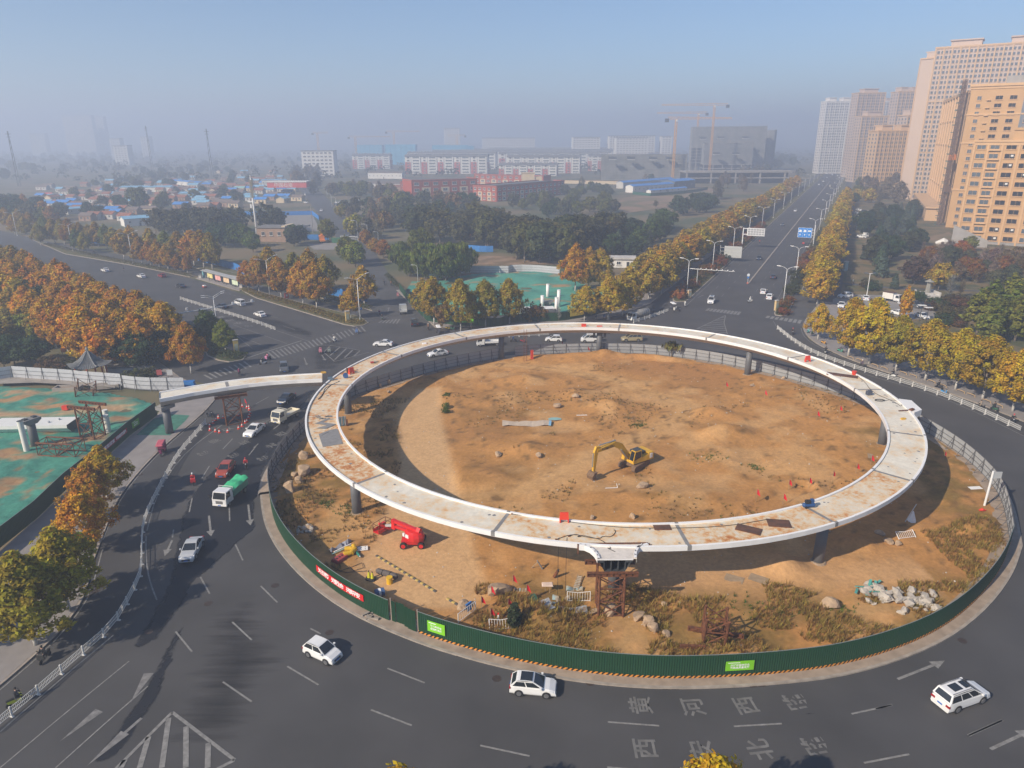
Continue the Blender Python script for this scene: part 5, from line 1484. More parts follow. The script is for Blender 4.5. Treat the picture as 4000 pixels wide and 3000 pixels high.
# ================================================================ BUILDINGS
tanw=M('tan_render',(.50,.30,.135),.8,var=.08,scale=.15,det=6)
tanl=M('tan_light',(.56,.37,.21),.8,var=.07,scale=.15,det=6)
tb_=M('tan_band',(.58,.36,.18),.8,var=.06,scale=.3)
pinkw=M('buff_far',(.50,.38,.30),.85,var=.06,scale=.05)
gd_=M('dark_glass',(.025,.032,.04),.12,var=.3,scale=.3,spec=.6)
gg_=M('grey_glass',(.09,.11,.13),.15,var=.3,scale=.3,spec=.6)
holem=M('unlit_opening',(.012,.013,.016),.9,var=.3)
ww_=M('white_wall',(.66,.64,.60),.8,var=.08,scale=.3,det=6)
redw=M('red_wall',(.40,.065,.045),.8,var=.1,scale=.3,det=6)
redb=M('red_brick',(.36,.075,.045),.85,var=.12,scale=.4,det=6)
crw=M('cream_wall',(.56,.45,.30),.85,var=.1,scale=.4)
cw_=M('raw_concrete',(.30,.28,.26),.9,var=.15,scale=.3,det=6)
roofg=M('grey_roof',(.16,.155,.155),.9,var=.2,scale=.4,det=6)
netg=M('scaffold_net',(.27,.26,.24),.9,c2=(.19,.195,.18),scale=.12,det=7,lo=.4,hi=.6)
netb=M('scaffold_bar',(.10,.10,.10),.8)
bluer=M('blue_roof',(.055,.22,.56),.5,var=.15,scale=.3,det=5)
blues=M('blue_roof_pale',(.20,.40,.56),.5,var=.15,scale=.3,det=5)
rustr=M('clay_tile_roof',(.26,.10,.06),.9,var=.25,scale=.4,det=6)
greyr=M('old_tile_roof',(.17,.13,.11),.9,var=.25,scale=.4,det=6)
tealr=M('teal_roof',(.24,.42,.40),.6,var=.15,scale=.3)
redr=M('red_sheet_roof',(.52,.09,.08),.6,var=.15,scale=.3)
pal=M('pale_wall',(.48,.46,.43),.85,var=.15,scale=.4,det=6)
brickw=M('brick_wall',(.30,.20,.14),.9,var=.2,scale=.6,det=6)
orp=M('orange_paint',(.62,.20,.03),.6,var=.15)
yellp=M('crane_yellow',(.60,.30,.06),.6,var=.1)
class Frame:
 """a facade frame: origin at the left foot of the front, x along the front, y into the building"""
 def __init__(self,P,Q,depth):
  self.P=Vc((P[0],P[1],0))
  d=Vc((Q[0]-P[0],Q[1]-P[1],0))
  self.L=d.length
  self.rz=atan2(d.y,d.x)
  self.D=depth
WIN={}
def wn_(w,h,frame,glass,sill=True):
 k=(round(w,2),round(h,2),frame.name,glass.name)
 if k not in WIN:
  m=MB()
  t=.12
  m.box(-w/2,w/2,-.16,.02,0,t).box(-w/2,w/2,-.16,.02,h-t,h).box(-w/2,-w/2+t,-.16,.02,t,h-t).box(w/2-t,w/2,-.16,.02,t,h-t).box(-.04,.04,-.13,.01,t,h-t)
  if sill:
   m.box(-w/2-.15,w/2+.15,-.32,.02,-.18,-.01)
  g=MB().box(-w/2+t,w/2-t,-.09,-.05,t,h-t)
  WIN[k]=(m.mesh('window',frame),g.mesh('pane',glass))
 return WIN[k]
def pw_(root,x,y,z,wm,rz=0):
 o=ob('window',wm[0],root,(x,y,z),rz)
 ob('pane',wm[1],o)
 return o
def gwn(root,L,H,cols,rows,z0,dz,w,h,glass,name='windows',y=-.06,x0=None,x1=None,frame=None,rz=0,loc=None):
 """windows of a far facade, too small to pick apart singly"""
 m=MB()
 x0=1.5 if x0 is None else x0
 x1=L-1.5 if x1 is None else x1
 for c in range(cols):
  x=x0+(x1-x0)*(c+.5)/cols
  for r in range(rows):
   z=z0+r*dz
   m.box(x-w/2,x+w/2,y,y+.1,z,z+h,0)
   m.box(x-w/2-.1,x+w/2+.1,y-.25,y,z-.3,z-.08,1)
 o=m.bu(name,[glass,frame or tb_],root,loc=loc,rz=rz)
 o['kind']='stuff'
 return o
def twr(name,label,P,Q,D,H,mat,bays,rows,sty,cat='building',glass=None,side=6,pent=2):
 f=Frame(P,Q,D)
 root=th(name,label,cat,f.P,f.rz)
 L=f.L
 MB().box(0,L,0,D,-.5,H).bu('wall',mat,root)
 dz=H/(rows+.8)
 for k in range(bays+1):
  x=L*k/bays
  MB().box(x-.45,x+.45,-.5,-.003,0,H+.4).bu('pilaster',sty,root)
 for z in (H*.33,H*.66,H-.6):
  MB().box(-.3,L+.3,-.35,-.003,z,z+.7).bu('cornice',sty,root)
 gwn(root,L,H,bays*2,rows,dz*.7,dz,L/bays*.30,dz*.55,glass or gd_,frame=sty,x0=.6,x1=L-.6)
 if side:
  gwn(root,D,H,side,rows,dz*.7,dz,D/side*.38,dz*.5,glass or gd_,frame=sty,rz=-PI/2,loc=(0,D,0),x0=.5,x1=D-.5)
 for k in range(pent):
  x=L*(k+.5)/pent
  MB().box(x-L/pent*.26,x+L/pent*.26,D*.15,D*.85,H,H+4.5).box(x-L/pent*.28,x+L/pent*.28,D*.1,D*.9,H+4.5,H+5.3).bu('penthouse',mat,root)
 MB().box(-.6,L+.6,-.6,D+.6,H,H+.9).bu('parapet',sty,root)
 return root
A1=W('M',985,1560)
d1=Vc((.82,-.572,0))
b1=th('tan_apartment_block','nearest tan apartment block at the right edge, with rows of dark unglazed windows','building',A1,atan2(d1.y,d1.x))
L1,H1=46.,42.5
MB().box(0,L1,0,13,-.5,H1).bu('wall',tanw,b1)
MB().box(-.25,L1,-.25,13,H1,H1+1.3).box(-.6,L1,-.6,13.3,H1+1.3,H1+2.2).bu('cornice',tb_,b1)
MB().box(13.5,L1,.4,13,H1+2.2,H1+6.2).box(13,L1,-.1,13.4,H1+6.2,H1+7.2).bu('raised_parapet',tanw,b1)
MB().box(17,25,3,12,H1+7.2,H1+10.).box(16.5,25.5,2.5,12.5,H1+10,H1+10.8).bu('roof_box',tanw,b1)
MB().box(-.2,L1,-.1,-.003,0,1.2).bu('plinth',cw_,b1)
wa,wb=wn_(3.5,2.1,tb_,gg_),wn_(3.9,2.2,tb_,holem)
cols1=[(2.6,1),(7.6,0),(13.6,1),(19.4,1),(25.4,0),(31,1)]
for r in range(11):
 z=1.6+r*3.92
 for x,dk in cols1:
  w_=wb if dk and not (x<3) else wa
  pw_(b1,x,-.02,z,w_)
 for x in (13.6,19.4):
  if random.random()<.3:
   MB().box(x+.4,x+1.4,-.12,-.03,z+.9,z+1.7).bu('sheet_patch',ww_,b1)
for x in (-.05,5.15,10.4,16.5,22.5,28.2,34):
 MB().box(x-.35,x+.35,-.32,-.003,0,H1).bu('pilaster',tb_,b1)
for r in range(11):
 MB().box(5.5,9.9,-.9,-.33,1.0+r*3.92,1.5+r*3.92).bu('balcony_slab',tb_,b1)
A2=W('M',908,1452)
b2=th('tan_apartment_block','taller tan apartment block behind, with grey glazed centre and rooftop concrete frames','building',A2,atan2(d1.y,d1.x))
L2=74.
H2=hg_(A2,'M',1075,460)
MB().box(0,L2,0,16,-.5,H2).bu('wall',tanw,b2)
for z in (H2*.28,H2*.62,H2*.82):
 MB().box(-.35,L2,-.35,-.003,z,z+.8).bu('cornice',tb_,b2)
MB().box(-.3,L2,-.3,16,H2,H2+1.2).box(-.8,L2,-.8,16.3,H2+1.2,H2+2.4).bu('cornice',tb_,b2)
MB().box(14,26,4,14,H2+2.4,H2+6).box(30,50,4,14,H2+2.4,H2+6.5).box(20,22,3,4,H2+2.4,H2+6).bu('roof_frame',cw_,b2)
gl=MB().box(23,38,-.2,-.003,0,H2-.5)
gl.bu('glazed_strip',M('blue_grey_panel',(.16,.18,.21),.4,var=.2,scale=.2),b2)
for k in range(7):
 MB().box(23+k*2.5-.12,23+k*2.5+.12,-.42,-.203,0,H2-.5).bu('mullion',cw_,b2)
rows2=18
dz2=(H2-3)/rows2
wc,wd=wn_(3.2,2.0,tb_,holem),wn_(2.0,2.0,tb_,gg_)
for r in range(rows2):
 z=1.4+r*dz2
 pw_(b2,4.2,-.02,z,wd)
 if r>8:
  pw_(b2,12.6,-.02,z,wc)
  pw_(b2,18.6,-.02,z,wc)
  for x in (25.4,29.2,33.,36.6):
   pw_(b2,x,-.24,z,wd)
 MB().box(7.4,9.2,-.9,-.003,z-.2,z+.15).bu('shelf_slab',tb_,b2)
gwn(b2,16,H2,2,rows2,1.6,dz2,2.,1.9,gg_,frame=tb_,rz=-PI/2,loc=(0,16,0))
u=Vc((UX,UY,0))
base3=A2+u*28+Vc((-.9048,.4258,0))*-1.
far3=base3+u*125
H3=hg_(base3,'M',1035,490)
b3=th('tan_apartment_block','long pale tan slab receding along the street beside the plantation','building',far3,atan2(-u.y,-u.x))
MB().box(0,125,0,17,-.5,H3).bu('wall',tanl,b3)
for k in range(9):
 x=125*k/8
 MB().box(x-1.2,x+1.2,-1.0,-.003,0,H3+.6).bu('pilaster',tanl,b3)
for z in (H3*.25,H3*.6,H3*.8):
 MB().box(-.3,125.3,-.5,-.003,z,z+.8).bu('cornice',tb_,b3)
MB().box(-.5,125.5,-.9,17,H3,H3+1.5).bu('parapet',tb_,b3)
gwn(b3,125,H3,16,17,2,(H3-3)/17,2.8,2.2,gd_,frame=tb_)
MB().box(4,121,-9,-1.2,0,7.).box(3,122,-9.6,-.9,7.,8).bu('shop_podium',tanl,b3)
for k in range(2):
 hp=base3+u*(-6-k*14)+Vc((-.9048,.4258,0))*(2.5+k)
 lf=th('builders_hoist',('rusty lattice builders hoist between the tan blocks, nearer one','rusty lattice builders hoist between the tan blocks, farther one')[k],'hoist',hp)
 Hh=H3+6
 mast=MB()
 for sx,sy in ((-.7,-.7),(.7,-.7),(.7,.7),(-.7,.7)):
  mast.beam((sx,sy,0),(sx,sy,Hh),.22)
 n=26
 for i in range(n):
  z0,z1=Hh*i/n,Hh*(i+1)/n
  mast.beam((-.7,-.7,z0),(.7,-.7,z1),.12).beam((-.7,-.7,z1),(-.7,.7,z0),.12).beam((-.7,-.7,z1),(.7,-.7,z1),.12)
 mast.bu('mast',M('hoist_brown',(.16,.10,.07),.8),lf)
 MB().box(-1.6,1.6,-2.4,-.8,34-k*16,37-k*16).bu('cage',(orp,MATS['hoist_brown'])[k],lf)
 for i in range(20):
  MB().box(-1.2,1.2,.9,2.6,Hh*i/20,Hh*i/20+.3).bu('landing',M('hoist_green_net',(.08,.13,.11),.9),lf)
Y4=560.
pa,pb=aty('M',700,1000,Y4),aty('M',1540,1000,Y4-40)
H4=aty('M',835,165,Y4).z
twr('tan_tower_block','very tall tan tower block with twin rooftop crowns behind the right-hand slabs',(pa.x,Y4),(pb.x,Y4-40),20,H4,pinkw,14,31,tanl,glass=gg_,side=3,pent=2)
H4b=aty('M',790,245,Y4+20).z
twr('tan_tower_block','slightly lower shoulder of the very tall tan tower',(aty('M',645,1000,Y4+25).x,Y4+25),(pa.x+1,Y4+20),18,H4b,pinkw,2,27,tanl,glass=gg_,side=3,pent=1)
def ftw(label,mx0,mx1,my,Y,mat,sty,bays,rows,D=18,pent=1,yo=0):
 a,b=aty('M',mx0,my,Y),aty('M',mx1,my,Y-yo)
 return twr('far_tower_block',label,(a.x,Y),(b.x,Y-yo),D,a.z,mat,bays,rows,sty,glass=gg_,side=3,pent=pent)
ftw('hazy white tower block with blue-grey top at the far end of the main road',55,255,548,1000,M('far_white',(.62,.58,.55),.85,var=.05),ww_,6,26,pent=2)
ftw('hazy buff tower beside the white one in the far cluster',285,480,487,900,pinkw,tanl,6,30)
ftw('hazy grey-buff tower partly hidden in the far cluster',460,575,550,1080,pinkw,ww_,4,26)
ftw('hazy buff tower next to the tall near tower',578,745,478,840,pinkw,tanl,6,28,pent=2)
ftw('lower buff block in front of the far cluster',310,500,655,800,pinkw,tanl,6,22,pent=1)
ftw('low long tan block with cornice at the foot of the cluster',430,700,762,640,tanl,tb_,9,15,pent=2)
ftw('short buff wing beside the low long tan block',640,730,650,690,pinkw,tanl,3,20,pent=1)
lobox=aty('M',545,960,610)
fp=th('street_pavilion','small cream entrance building at the end of the street of tan blocks','building',(lobox.x,610,0))
MB().box(0,32,0,10,0,9).bu('wall',crw,fp)
MB().box(-.5,32.5,-.5,10.5,9,10).bu('roof',tb_,fp)
for k in range(8):
 pw_(fp,2+k*4,-.05,5,wn_(1.6,2.2,tb_,gd_))
def apt_(label,P,Q,D,H,bays,floors=6,side=True):
 f=Frame(P,Q,D)
 root=th('apartment_block',label,'building',f.P,f.rz,'white and red apartment blocks')
 L=f.L
 MB().box(0,L,0,D,-.5,H).bu('wall',ww_,root)
 dz=H/floors
 bw=L/bays
 win=wn_(bw*.40,dz*.52,ww_,gg_)
 ws=wn_(bw*.14,dz*.5,ww_,gd_)
 for b in range(bays):
  x=bw*b
  MB().box(x+.2,x+bw*.34,-.25,-.003,0,H*.66).bu('red_panel',redw,root)
  MB().box(x+bw*.42,x+bw*.95,-1.1,-.003,0,H*.97).bu('balcony_stack',ww_,root)
  for r in range(floors):
   pw_(root,x+bw*.685,-1.13,r*dz+dz*.30,win)
   pw_(root,x+bw*.2,-.28,r*dz+dz*.30,ws)
  MB().box(x+bw*.36,x+bw*.40,-.4,-.003,0,H).bu('downpipe_strip',greyf,root)
 if side:
  for xx in (L+.003,):
   MB().box(xx,xx+.25,.3,D-.3,0,H*.66).bu('red_panel',redw,root)
   for r in range(floors):
    pw_(root,xx+.28,D*.5,r*dz+dz*.3,ws,PI/2)
 rf=MB().hexa([(-.6,-1.5,H),(L+.6,-1.5,H),(L+.6,D+.8,H),(-.6,D+.8,H)],[(-.2,D*.35,H+2.6),(L+.2,D*.35,H+2.6),(L+.2,D*.6,H+2.6),(-.2,D*.6,H+2.6)])
 r_=rf.bu('roof',roofg,root)
 sh=MB()
 n=int(L/3.2)
 for k in range(n):
  x=L*(k+RU(.2,.8))/n
  y=RC((D*.2,D*.5,D*.75))
  sh.hexa([(x-.9,y,H+2.2),(x+.9,y,H+2.2),(x+.9,y+1.6,H+2.2),(x-.9,y+1.6,H+2.2)],[(x-.9,y+1.2,H+3.4),(x+.9,y+1.2,H+3.4),(x+.9,y+1.6,H+3.4),(x-.9,y+1.6,H+3.4)],0)
  sh.box(x-1.,x+1.,y+1.3,y+1.8,H+3.3,H+3.8,1)
 o=sh.bu('solar_heaters',[gg_,ww_],r_)
 o['kind']='stuff'
 return root
def apt_px(label,x0,y0,x1,y1,ytop,Y0,D,bays,**k):
 a,b=aty('O',x0,y0,Y0),aty('O',x1,y1,Y0-(x1-x0)*.03)
 H=aty('O',x0,ytop,Y0).z-1.5
 return apt_(label,a,b,D,H,bays,**k)
apt_px('white and red apartment block at the left end of the estate',328,365,600,365,283,1250,13,3)
apt_px('longest white and red apartment block facing the camera',708,418,1300,420,288,1060,13,5)
apt_px('lower white apartment block right of the longest one',1380,425,1800,445,350,985,11,4,floors=4)
apt_px('white and red apartment block behind the lower white one',1440,420,1965,445,292,1060,13,5)
apt_px('white and red apartment block ending behind the wrapped building',2022,400,2160,410,285,1120,13,2)
for i,(x0,x1,yt,Y) in enumerate(((1380,2150,262,1250),(720,1360,262,1230),(900,2200,250,1380),(1100,2212,242,1520),(1300,2212,235,1700))):
 a,b=aty('O',x0,300,Y),aty('O',x1,300,Y-20)
 H=aty('O',x0,yt,Y).z
 apt_('pale apartment roofs packed with solar heaters, %s rank behind the front blocks'%nt_(i),a,b,13,H-3,max(5,int((b-a).length/26)),floors=3 if H<18 else 5,side=False)
def red_block(label,P,Q,D,H,n,floors,mats=(redb,redb),deep=True,sidewin=0):
 f=Frame(P,Q,D)
 root=th('school_block',label,'building',f.P,f.rz,'red school buildings')
 L=f.L
 MB().box(0,L,0,D,-.5,H).bu('wall',mats[0],root)
 MB().box(-.1,L+.1,-.1,D+.1,H,H+.3).bu('roof',roofg,root)
 MB().box(-.15,L+.15,-.15,0,H+.3,H+1.).box(-.15,0,0,D,H+.3,H+1.).box(L,L+.15,0,D,H+.3,H+1.).bu('parapet',mats[0],root)
 dz=H/floors
 bw=L/n
 wm=wn_(bw*.5,dz*.5,ww_,gg_)
 for k in range(n):
  for r in range(floors):
   pw_(root,bw*(k+.5),-.06,r*dz+dz*.3,wm)
   if k%2 and r<floors-1:
    MB().box(bw*k+.3,bw*(k+1)-.3,-.04,-.003,r*dz+.2,r*dz+dz*.95).bu('cream_panel',crw,root)
  MB().box(bw*k-.15,bw*k+.15,-.18,-.003,0,H).bu('pilaster',mats[1],root)
 for k in range(sidewin):
  for r in range(floors):
   pw_(root,L+.06,D*(k+.5)/sidewin,r*dz+dz*.3,wn_(D/sidewin*.5,dz*.5,ww_,gg_),PI/2)
 return root
red_block('red brick school wing with cream panels, right front',W('O',1195,612),W('O',1362,622),90,10.8,5,3,sidewin=0)
sw=W('O',1364,622)
se=W('O',1850,568)
red_block('long red school flank with many pale windows facing right',sw+Vc((.4,0,0)),se,12,10.8,16,3)
red_block('tall red school hall left of the front wing',W('O',965,615)+Vc((-24,8,0)),W('O',1195,600)+Vc((3,12,0)),26,14.5,7,3)
red_block('low red school wing at the far left',W('O',675,560),W('O',812,560),18,9,4,2)
red_block('red school building behind with white lettering band',aty('O',1205,500,760),aty('O',1700,520,720),16,11.5,12,3)
rc=aty('O',1590,500,690)
MB_r=th('roof_tank','cream rooftop tank room above the red school','roof structure',(rc.x,690,9))
MB().box(-6,6,-4,4,-9,7).box(-6.4,6.4,-4.4,4.4,7,7.6).bu('wall',crw,MB_r)
MB().box(7,13,-3,3,-9,4).bu('annex',crw,MB_r)
def wrp(label,P,Q,D,H,nx,nz,frames=None,ns=4):
 f=Frame(P,Q,D)
 root=th('wrapped_building',label,'building',f.P,f.rz)
 L=f.L
 z0=frames or 0
 MB().box(0,L,0,D,z0-(.5 if not frames else 0),H).bu('net_wrap',netg,root)
 g=MB()
 for k in range(nx+1):
  g.box(L*k/nx-.07,L*k/nx+.07,-.3,-.1,z0,H+1.5)
 for k in range(nz+1):
  g.box(-.2,L+.2,-.32,-.12,z0+(H-z0)*k/nz-.06,z0+(H-z0)*k/nz+.06)
 for k in range(ns*3):
  g.box(L+.1,L+.3,D*k/(ns*3)-.07,D*k/(ns*3)+.07,z0,H+1)
 for k in range(nz+1):
  g.box(L+.12,L+.32,0,D,z0+(H-z0)*k/nz-.06,z0+(H-z0)*k/nz+.06)
 o=g.bu('scaffold',netb,root)
 o['kind']='stuff'
 tp=MB()
 for k in range(nx//2):
  x=L*(k+.5)/(nx//2)
  tp.beam((x,.4,H),(x,.4,H+RU(1.5,4)),.15)
 o=tp.bu('starter_bars',yellp,root)
 o['kind']='stuff'
 if frames:
  for k in range(6):
   x=.6+(L-1.2)*k/5
   MB().box(x-.5,x+.5,.3,1.3,-.5,z0).bu('column',cw_,root)
  MB().box(-.5,L+.5,0,D,z0-1.2,z0-.01).box(-.5,L+.5,0,D,z0*.45,z0*.45+.8).bu('slab',cw_,root)
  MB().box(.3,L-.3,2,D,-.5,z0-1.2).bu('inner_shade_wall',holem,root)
 return root
wm=aty('N',985,715,1040)
wr=aty('N',1400,715,1030)
wrp('tall building wrapped in grey scaffold netting, front wing',wm,wr,40,aty('N',985,465,1040).z,40,20,12)
wm,wr=aty('N',872,715,1085),aty('N',1500,715,1070)
wb_=wrp('tallest building wrapped in grey scaffold netting behind the front wing',wm,wr,34,aty('N',872,322,1085).z,56,28)
fx=th('open_frame_bay','open concrete floors beside the netting of the wrapped building','building',(aty('N',865,700,1080).x,1080,0))
for r in range(6):
 MB().box(0,36,-1,4,12+r*4.2,12.6+r*4.2).bu('slab',cw_,fx)
for k in range(5):
 MB().box(k*8.6,k*8.6+.9,-1.1,0,0,36).bu('column',cw_,fx)
wrp('green-netted right-hand wing of the wrapped building',aty('N',1500,700,1120),aty('N',1572,700,1115),30,aty('N',1500,352,1120).z,8,26)
wl,wr=aty('N',102,782,870),aty('N',835,782,850)
wrp('long low building wrapped in grey scaffold netting',wl,wr,26,aty('N',102,562,870).z,60,16)
cf=aty('N',835,822,790)
cb=th('concrete_frame_podium','open concrete podium frame in front of the wrapped tower','building',(cf.x,790,0),-.02)
for k in range(5):
 MB().box(k*26+.2,k*26+1.6,0,1.4,0,11).bu('column',cw_,cb)
MB().box(-1,112,-.5,30,11,12.4).box(-1,112,-.8,-.5,12,13.4).bu('slab',cw_,cb)
MB().box(0,110,-.3,30,5.2,6.).bu('slab',cw_,cb)
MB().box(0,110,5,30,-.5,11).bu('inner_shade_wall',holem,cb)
for i,(c,x,y,Y) in enumerate((('N',205,605,860),('N',365,605,858),('N',555,607,855),('N',705,607,852),('N',1100,562,1030),('N',1270,562,1028),('N',985,430,1070),('N',1140,425,1068),('N',1355,425,1062))):
 p=aty(c,x,y,Y-4)
 lp=th('loading_platform','cantilevered loading platform on the scaffold netting, %s counted from the left block'%nt_(i),'platform',p,0,'loading platforms on the wrapped buildings')
 MB().box(-4,4,-4,3,0,.6).bu('floor',ww_,lp)
 MB().box(-4,4,-4.2,-4,.6,3.2).box(-4.2,-4,-4,3,.6,3.2).bu('guard',dk_,lp)
def crn(label,c,mx,my0,my1,jx0,jx1,jy,Y,mat=yellp):
 base=aty(c,mx,my0,Y)
 top=aty(c,mx,my1,Y)
 k=(aty(c,mx+100,my1,Y).x-top.x)/100
 jl,jr=(jx0-mx)*k,(jx1-mx)*k
 H=top.z
 root=th('tower_crane',label,'crane',(top.x,Y,0))
 w=2.0 if Y<1200 else 3.
 mast=MB()
 n=int(H/5)
 for sx,sy in ((-1,-1),(1,-1),(1,1),(-1,1)):
  mast.beam((sx*w/2,sy*w/2,0),(sx*w/2,sy*w/2,H),.35)
 for i in range(n):
  z0,z1=H*i/n,H*(i+1)/n
  mast.beam((-w/2,-w/2,z0),(w/2,-w/2,z1),.25).beam((w/2,-w/2,z0),(-w/2,-w/2,z1),.25).beam((-w/2,-w/2,z1),(w/2,-w/2,z1),.25)
 mast.bu('mast',mat,root)
 jib=MB()
 for a in (jl,jr):
  n=max(3,int(abs(a)/5))
  d=2.2
  jib.beam((0,-.8,H),(a,-.8,H),.35).beam((0,.8,H),(a,.8,H),.35).beam((0,0,H+d),(a,0,H+d*(.6 if abs(a)>25 else 1)),.4)
  for i in range(n):
   x0,x1=a*i/n,a*(i+1)/n
   jib.beam((x0,-.8,H),((x0+x1)/2,0,H+d*.85),.22).beam(((x0+x1)/2,0,H+d*.85),(x1,-.8,H),.22)
 jib.bu('jib',mat,root)
 cw=jl if abs(jl)<abs(jr) else jr
 MB().box(cw-2.5,cw+1.5,-1.4,1.4,H-3.2,H+.6).bu('counterweight',dk_,root)
 MB().box(-.9,.9,-2.2,-1,H-2.6,H-.2).bu('cab',ww_,root)
 return root
crn('orange tower crane with its long jib to the left, above the wrapped tower','N',1088,450,135,630,1205,135,1000)
crn('orange tower crane with a pale jib, middle of the three','N',950,330,205,590,1025,205,1130)
crn('orange tower crane with its jib to the right, standing by the low wrapped building','N',757,790,255,1235,680,255,840)
crn('faint orange tower crane at the far left of the estate','O',72,300,130,150,40,130,1500)
crn('faint orange tower crane behind the left apartments','O',345,290,158,600,300,158,1500)
crn('faint orange tower crane over the blue wrapped buildings','O',622,270,120,810,570,120,1500)
crn('faint orange tower crane with dark counterjib, right of the blue buildings','O',1076,240,148,1140,1010,148,1500)
for i,(x0,x1,yt,Y) in enumerate(((560,780,212,1450),(900,1150,217,1440),(1140,1200,222,1440),(350,540,215,1600))):
 a,b=aty('O',x0,260,Y),aty('O',x1,260,Y)
 t=th('blue_wrapped_building','hazy building under bright blue sheeting, %s from the left beyond the estate'%nt_(i),'building',(a.x,Y,0))
 H=aty('O',x0,yt,Y).z
 MB().box(0,b.x-a.x,0,30,0,H).bu('sheeting',M('blue_sheeting',(.10,.38,.58),.7,var=.15,scale=.1),t)
 for k in range(6):
  MB().box((b.x-a.x)*k/6,(b.x-a.x)*k/6+1,-.6,-.01,0,H+1).bu('rib',MATS['blue_sheeting'],t)
for i,(c,x0,x1,yt,Y) in enumerate((('Q',408,600,88,2500),('Q',600,680,95,2560),('O',985,1095,95,1900),('O',1260,1640,165,1900),('N',175,575,402,1500),('N',235,515,418,1450),('N',0,100,412,1600),('N',630,720,405,1500),('O',1910,2110,160,1500),('Q',725,790,240,2000),('Q',930,985,228,2100),('Q',750,840,288,1500),('Q',190,290,208,2500),('Q',2000,2212,325,1000))):
 a,b=aty(c,x0,yt,Y),aty(c,x1,yt,Y)
 t=th('distant_building','pale building fading into the haze, %s in order of mention across the skyline'%nt_(i),'building',(a.x,Y,0),0,'faint buildings in the haze')
 L,H=b.x-a.x,a.z
 MB().box(0,L,0,22,0,H).bu('wall',ww_,t)
 MB().box(-.5,L+.5,-.5,22.5,H,H+1).bu('parapet',roofg,t)
 gwn(t,L,H,max(3,int(L/6)),max(2,int(H/4)),1.5,max(2.5,H/max(2,int(H/4))),3.6,1.7,gg_)
def shd(label,P,Q,D,H,roof,wall,rise=1.2,nwin=0,name='site_cabin',cat='cabin',group=None):
 f=Frame(P,Q,D)
 root=th(name,label,cat,f.P,f.rz,group)
 L=f.L
 MB().box(0,L,0,D,-.3,H).add([(0,0,H),(0,D,H),(0,D/2,H+rise-.05),(L,0,H),(L,D,H),(L,D/2,H+rise-.05)],[(0,2,1),(3,4,5)]).bu('wall',wall,root)
 e=.4
 r=MB()
 for a,b in (((-e),D/2),((D+e),D/2)):
  r.add([(-e,a,H-.1),(L+e,a,H-.1),(L+e,b,H+rise),(-e,b,H+rise),(-e,a,H+.02),(L+e,a,H+.02),(L+e,b,H+rise+.12),(-e,b,H+rise+.12)],[(0,1,2,3),(4,5,6,7),(0,1,5,4),(1,2,6,5),(2,3,7,6),(3,0,4,7)])
 r.bu('roof',roof,root)
 for k in range(nwin):
  pw_(root,L*(k+.5)/nwin,-.05,H*.42,wn_(1.3,1.2,ww_,gg_,False))
 MB().box(L*.45,L*.45+1.,-.06,-.003,0,2.1).bu('door',gg_,root)
 return root
P0=W('C',1045,338)
shd('long white site cabin under a bright blue roof, front',P0,W('C',1395,312),9,5.5,bluer,ww_,1.4,10)
shd('long blue-roofed site cabin at the back',W('C',960,302),W('C',1395,262),8,5.5,bluer,pal,1.4,9)
shd('tall blue-roofed canopy building at the right of the cabins',W('C',1395,312)+Vc((1,1,0)),W('C',1580,296),16,7.5,bluer,M('shade_blue',(.1,.13,.17),.8),1.6,3)
shd('low blue-roofed cabin behind a green fence',W('C',1200,345),W('C',1510,318),5,2.6,bluer,ww_,.8,6)
fnc('site_hoarding','distant dark green fence before the blue-roofed cabins',[W('C',1040,352),W('C',1200,368),W('C',1500,345),W('C',1690,312)],6.,corrug(6,2.4,2,M('far_green',(.02,.09,.055),.8)),2.4,z=0)
bw=th('boundary_wall','low buff boundary wall behind the school field','wall',W('C',440,258))
q=W('C',980,268)
pq=W('C',440,258)
MB().beam((0,0,1.6),(q.x-pq.x,q.y-pq.y,1.6),.4,3.2).bu('wall_run',crw,bw)
MB().beam((0,0,3.3),(q.x-pq.x,q.y-pq.y,3.3),.6,.25).bu('coping',tb_,bw)
RF=dict(b=bluer,p=blues,r=rustr,g=greyr,t=tealr,R=redr)
HM={}
def house_proto(w,d,h,rise,roof,wall):
 k=(w,d,roof.name,wall.name)
 if k in HM:
  return HM[k]
 wm_=MB().box(0,w,0,d,-.3,h).add([(0,0,h),(0,d,h),(0,d/2,h+rise-.06),(w,0,h),(w,d,h),(w,d/2,h+rise-.06)],[(0,2,1),(3,4,5)]).mesh('wall',wall)
 e=.35
 r=MB()
 for a in (-e,d+e):
  r.add([(-e,a,h-.16),(w+e,a,h-.16),(w+e,d/2,h+rise),(-e,d/2,h+rise),(-e,a,h),(w+e,a,h),(w+e,d/2,h+rise+.16),(-e,d/2,h+rise+.16)],[(0,1,2,3),(4,5,6,7),(0,1,5,4),(1,2,6,5),(2,3,7,6),(3,0,4,7)])
 rm=r.mesh('roof',roof)
 rd=MB().beam((-e,d/2,h+rise+.2),(w+e,d/2,h+rise+.2),.3,.16).mesh('ridge',roofg)
 wn=MB().box(-.6,.6,-.05,.02,0,1.2).mesh('window',gg_)
 dr=MB().box(-.55,.55,-.05,.02,0,2.1).mesh('door',M('door_brown',(.12,.06,.04),.7))
 HM[k]=[('wall',wm_,None,False),('roof',rm,None,False,[('ridge',rd,None,False)]),('window',wn,T(w*.22,0,1.1),False),('window',wn,T(w*.78,0,1.1),False),('door',dr,T(w*.5,0,0),False)]
 return HM[k]
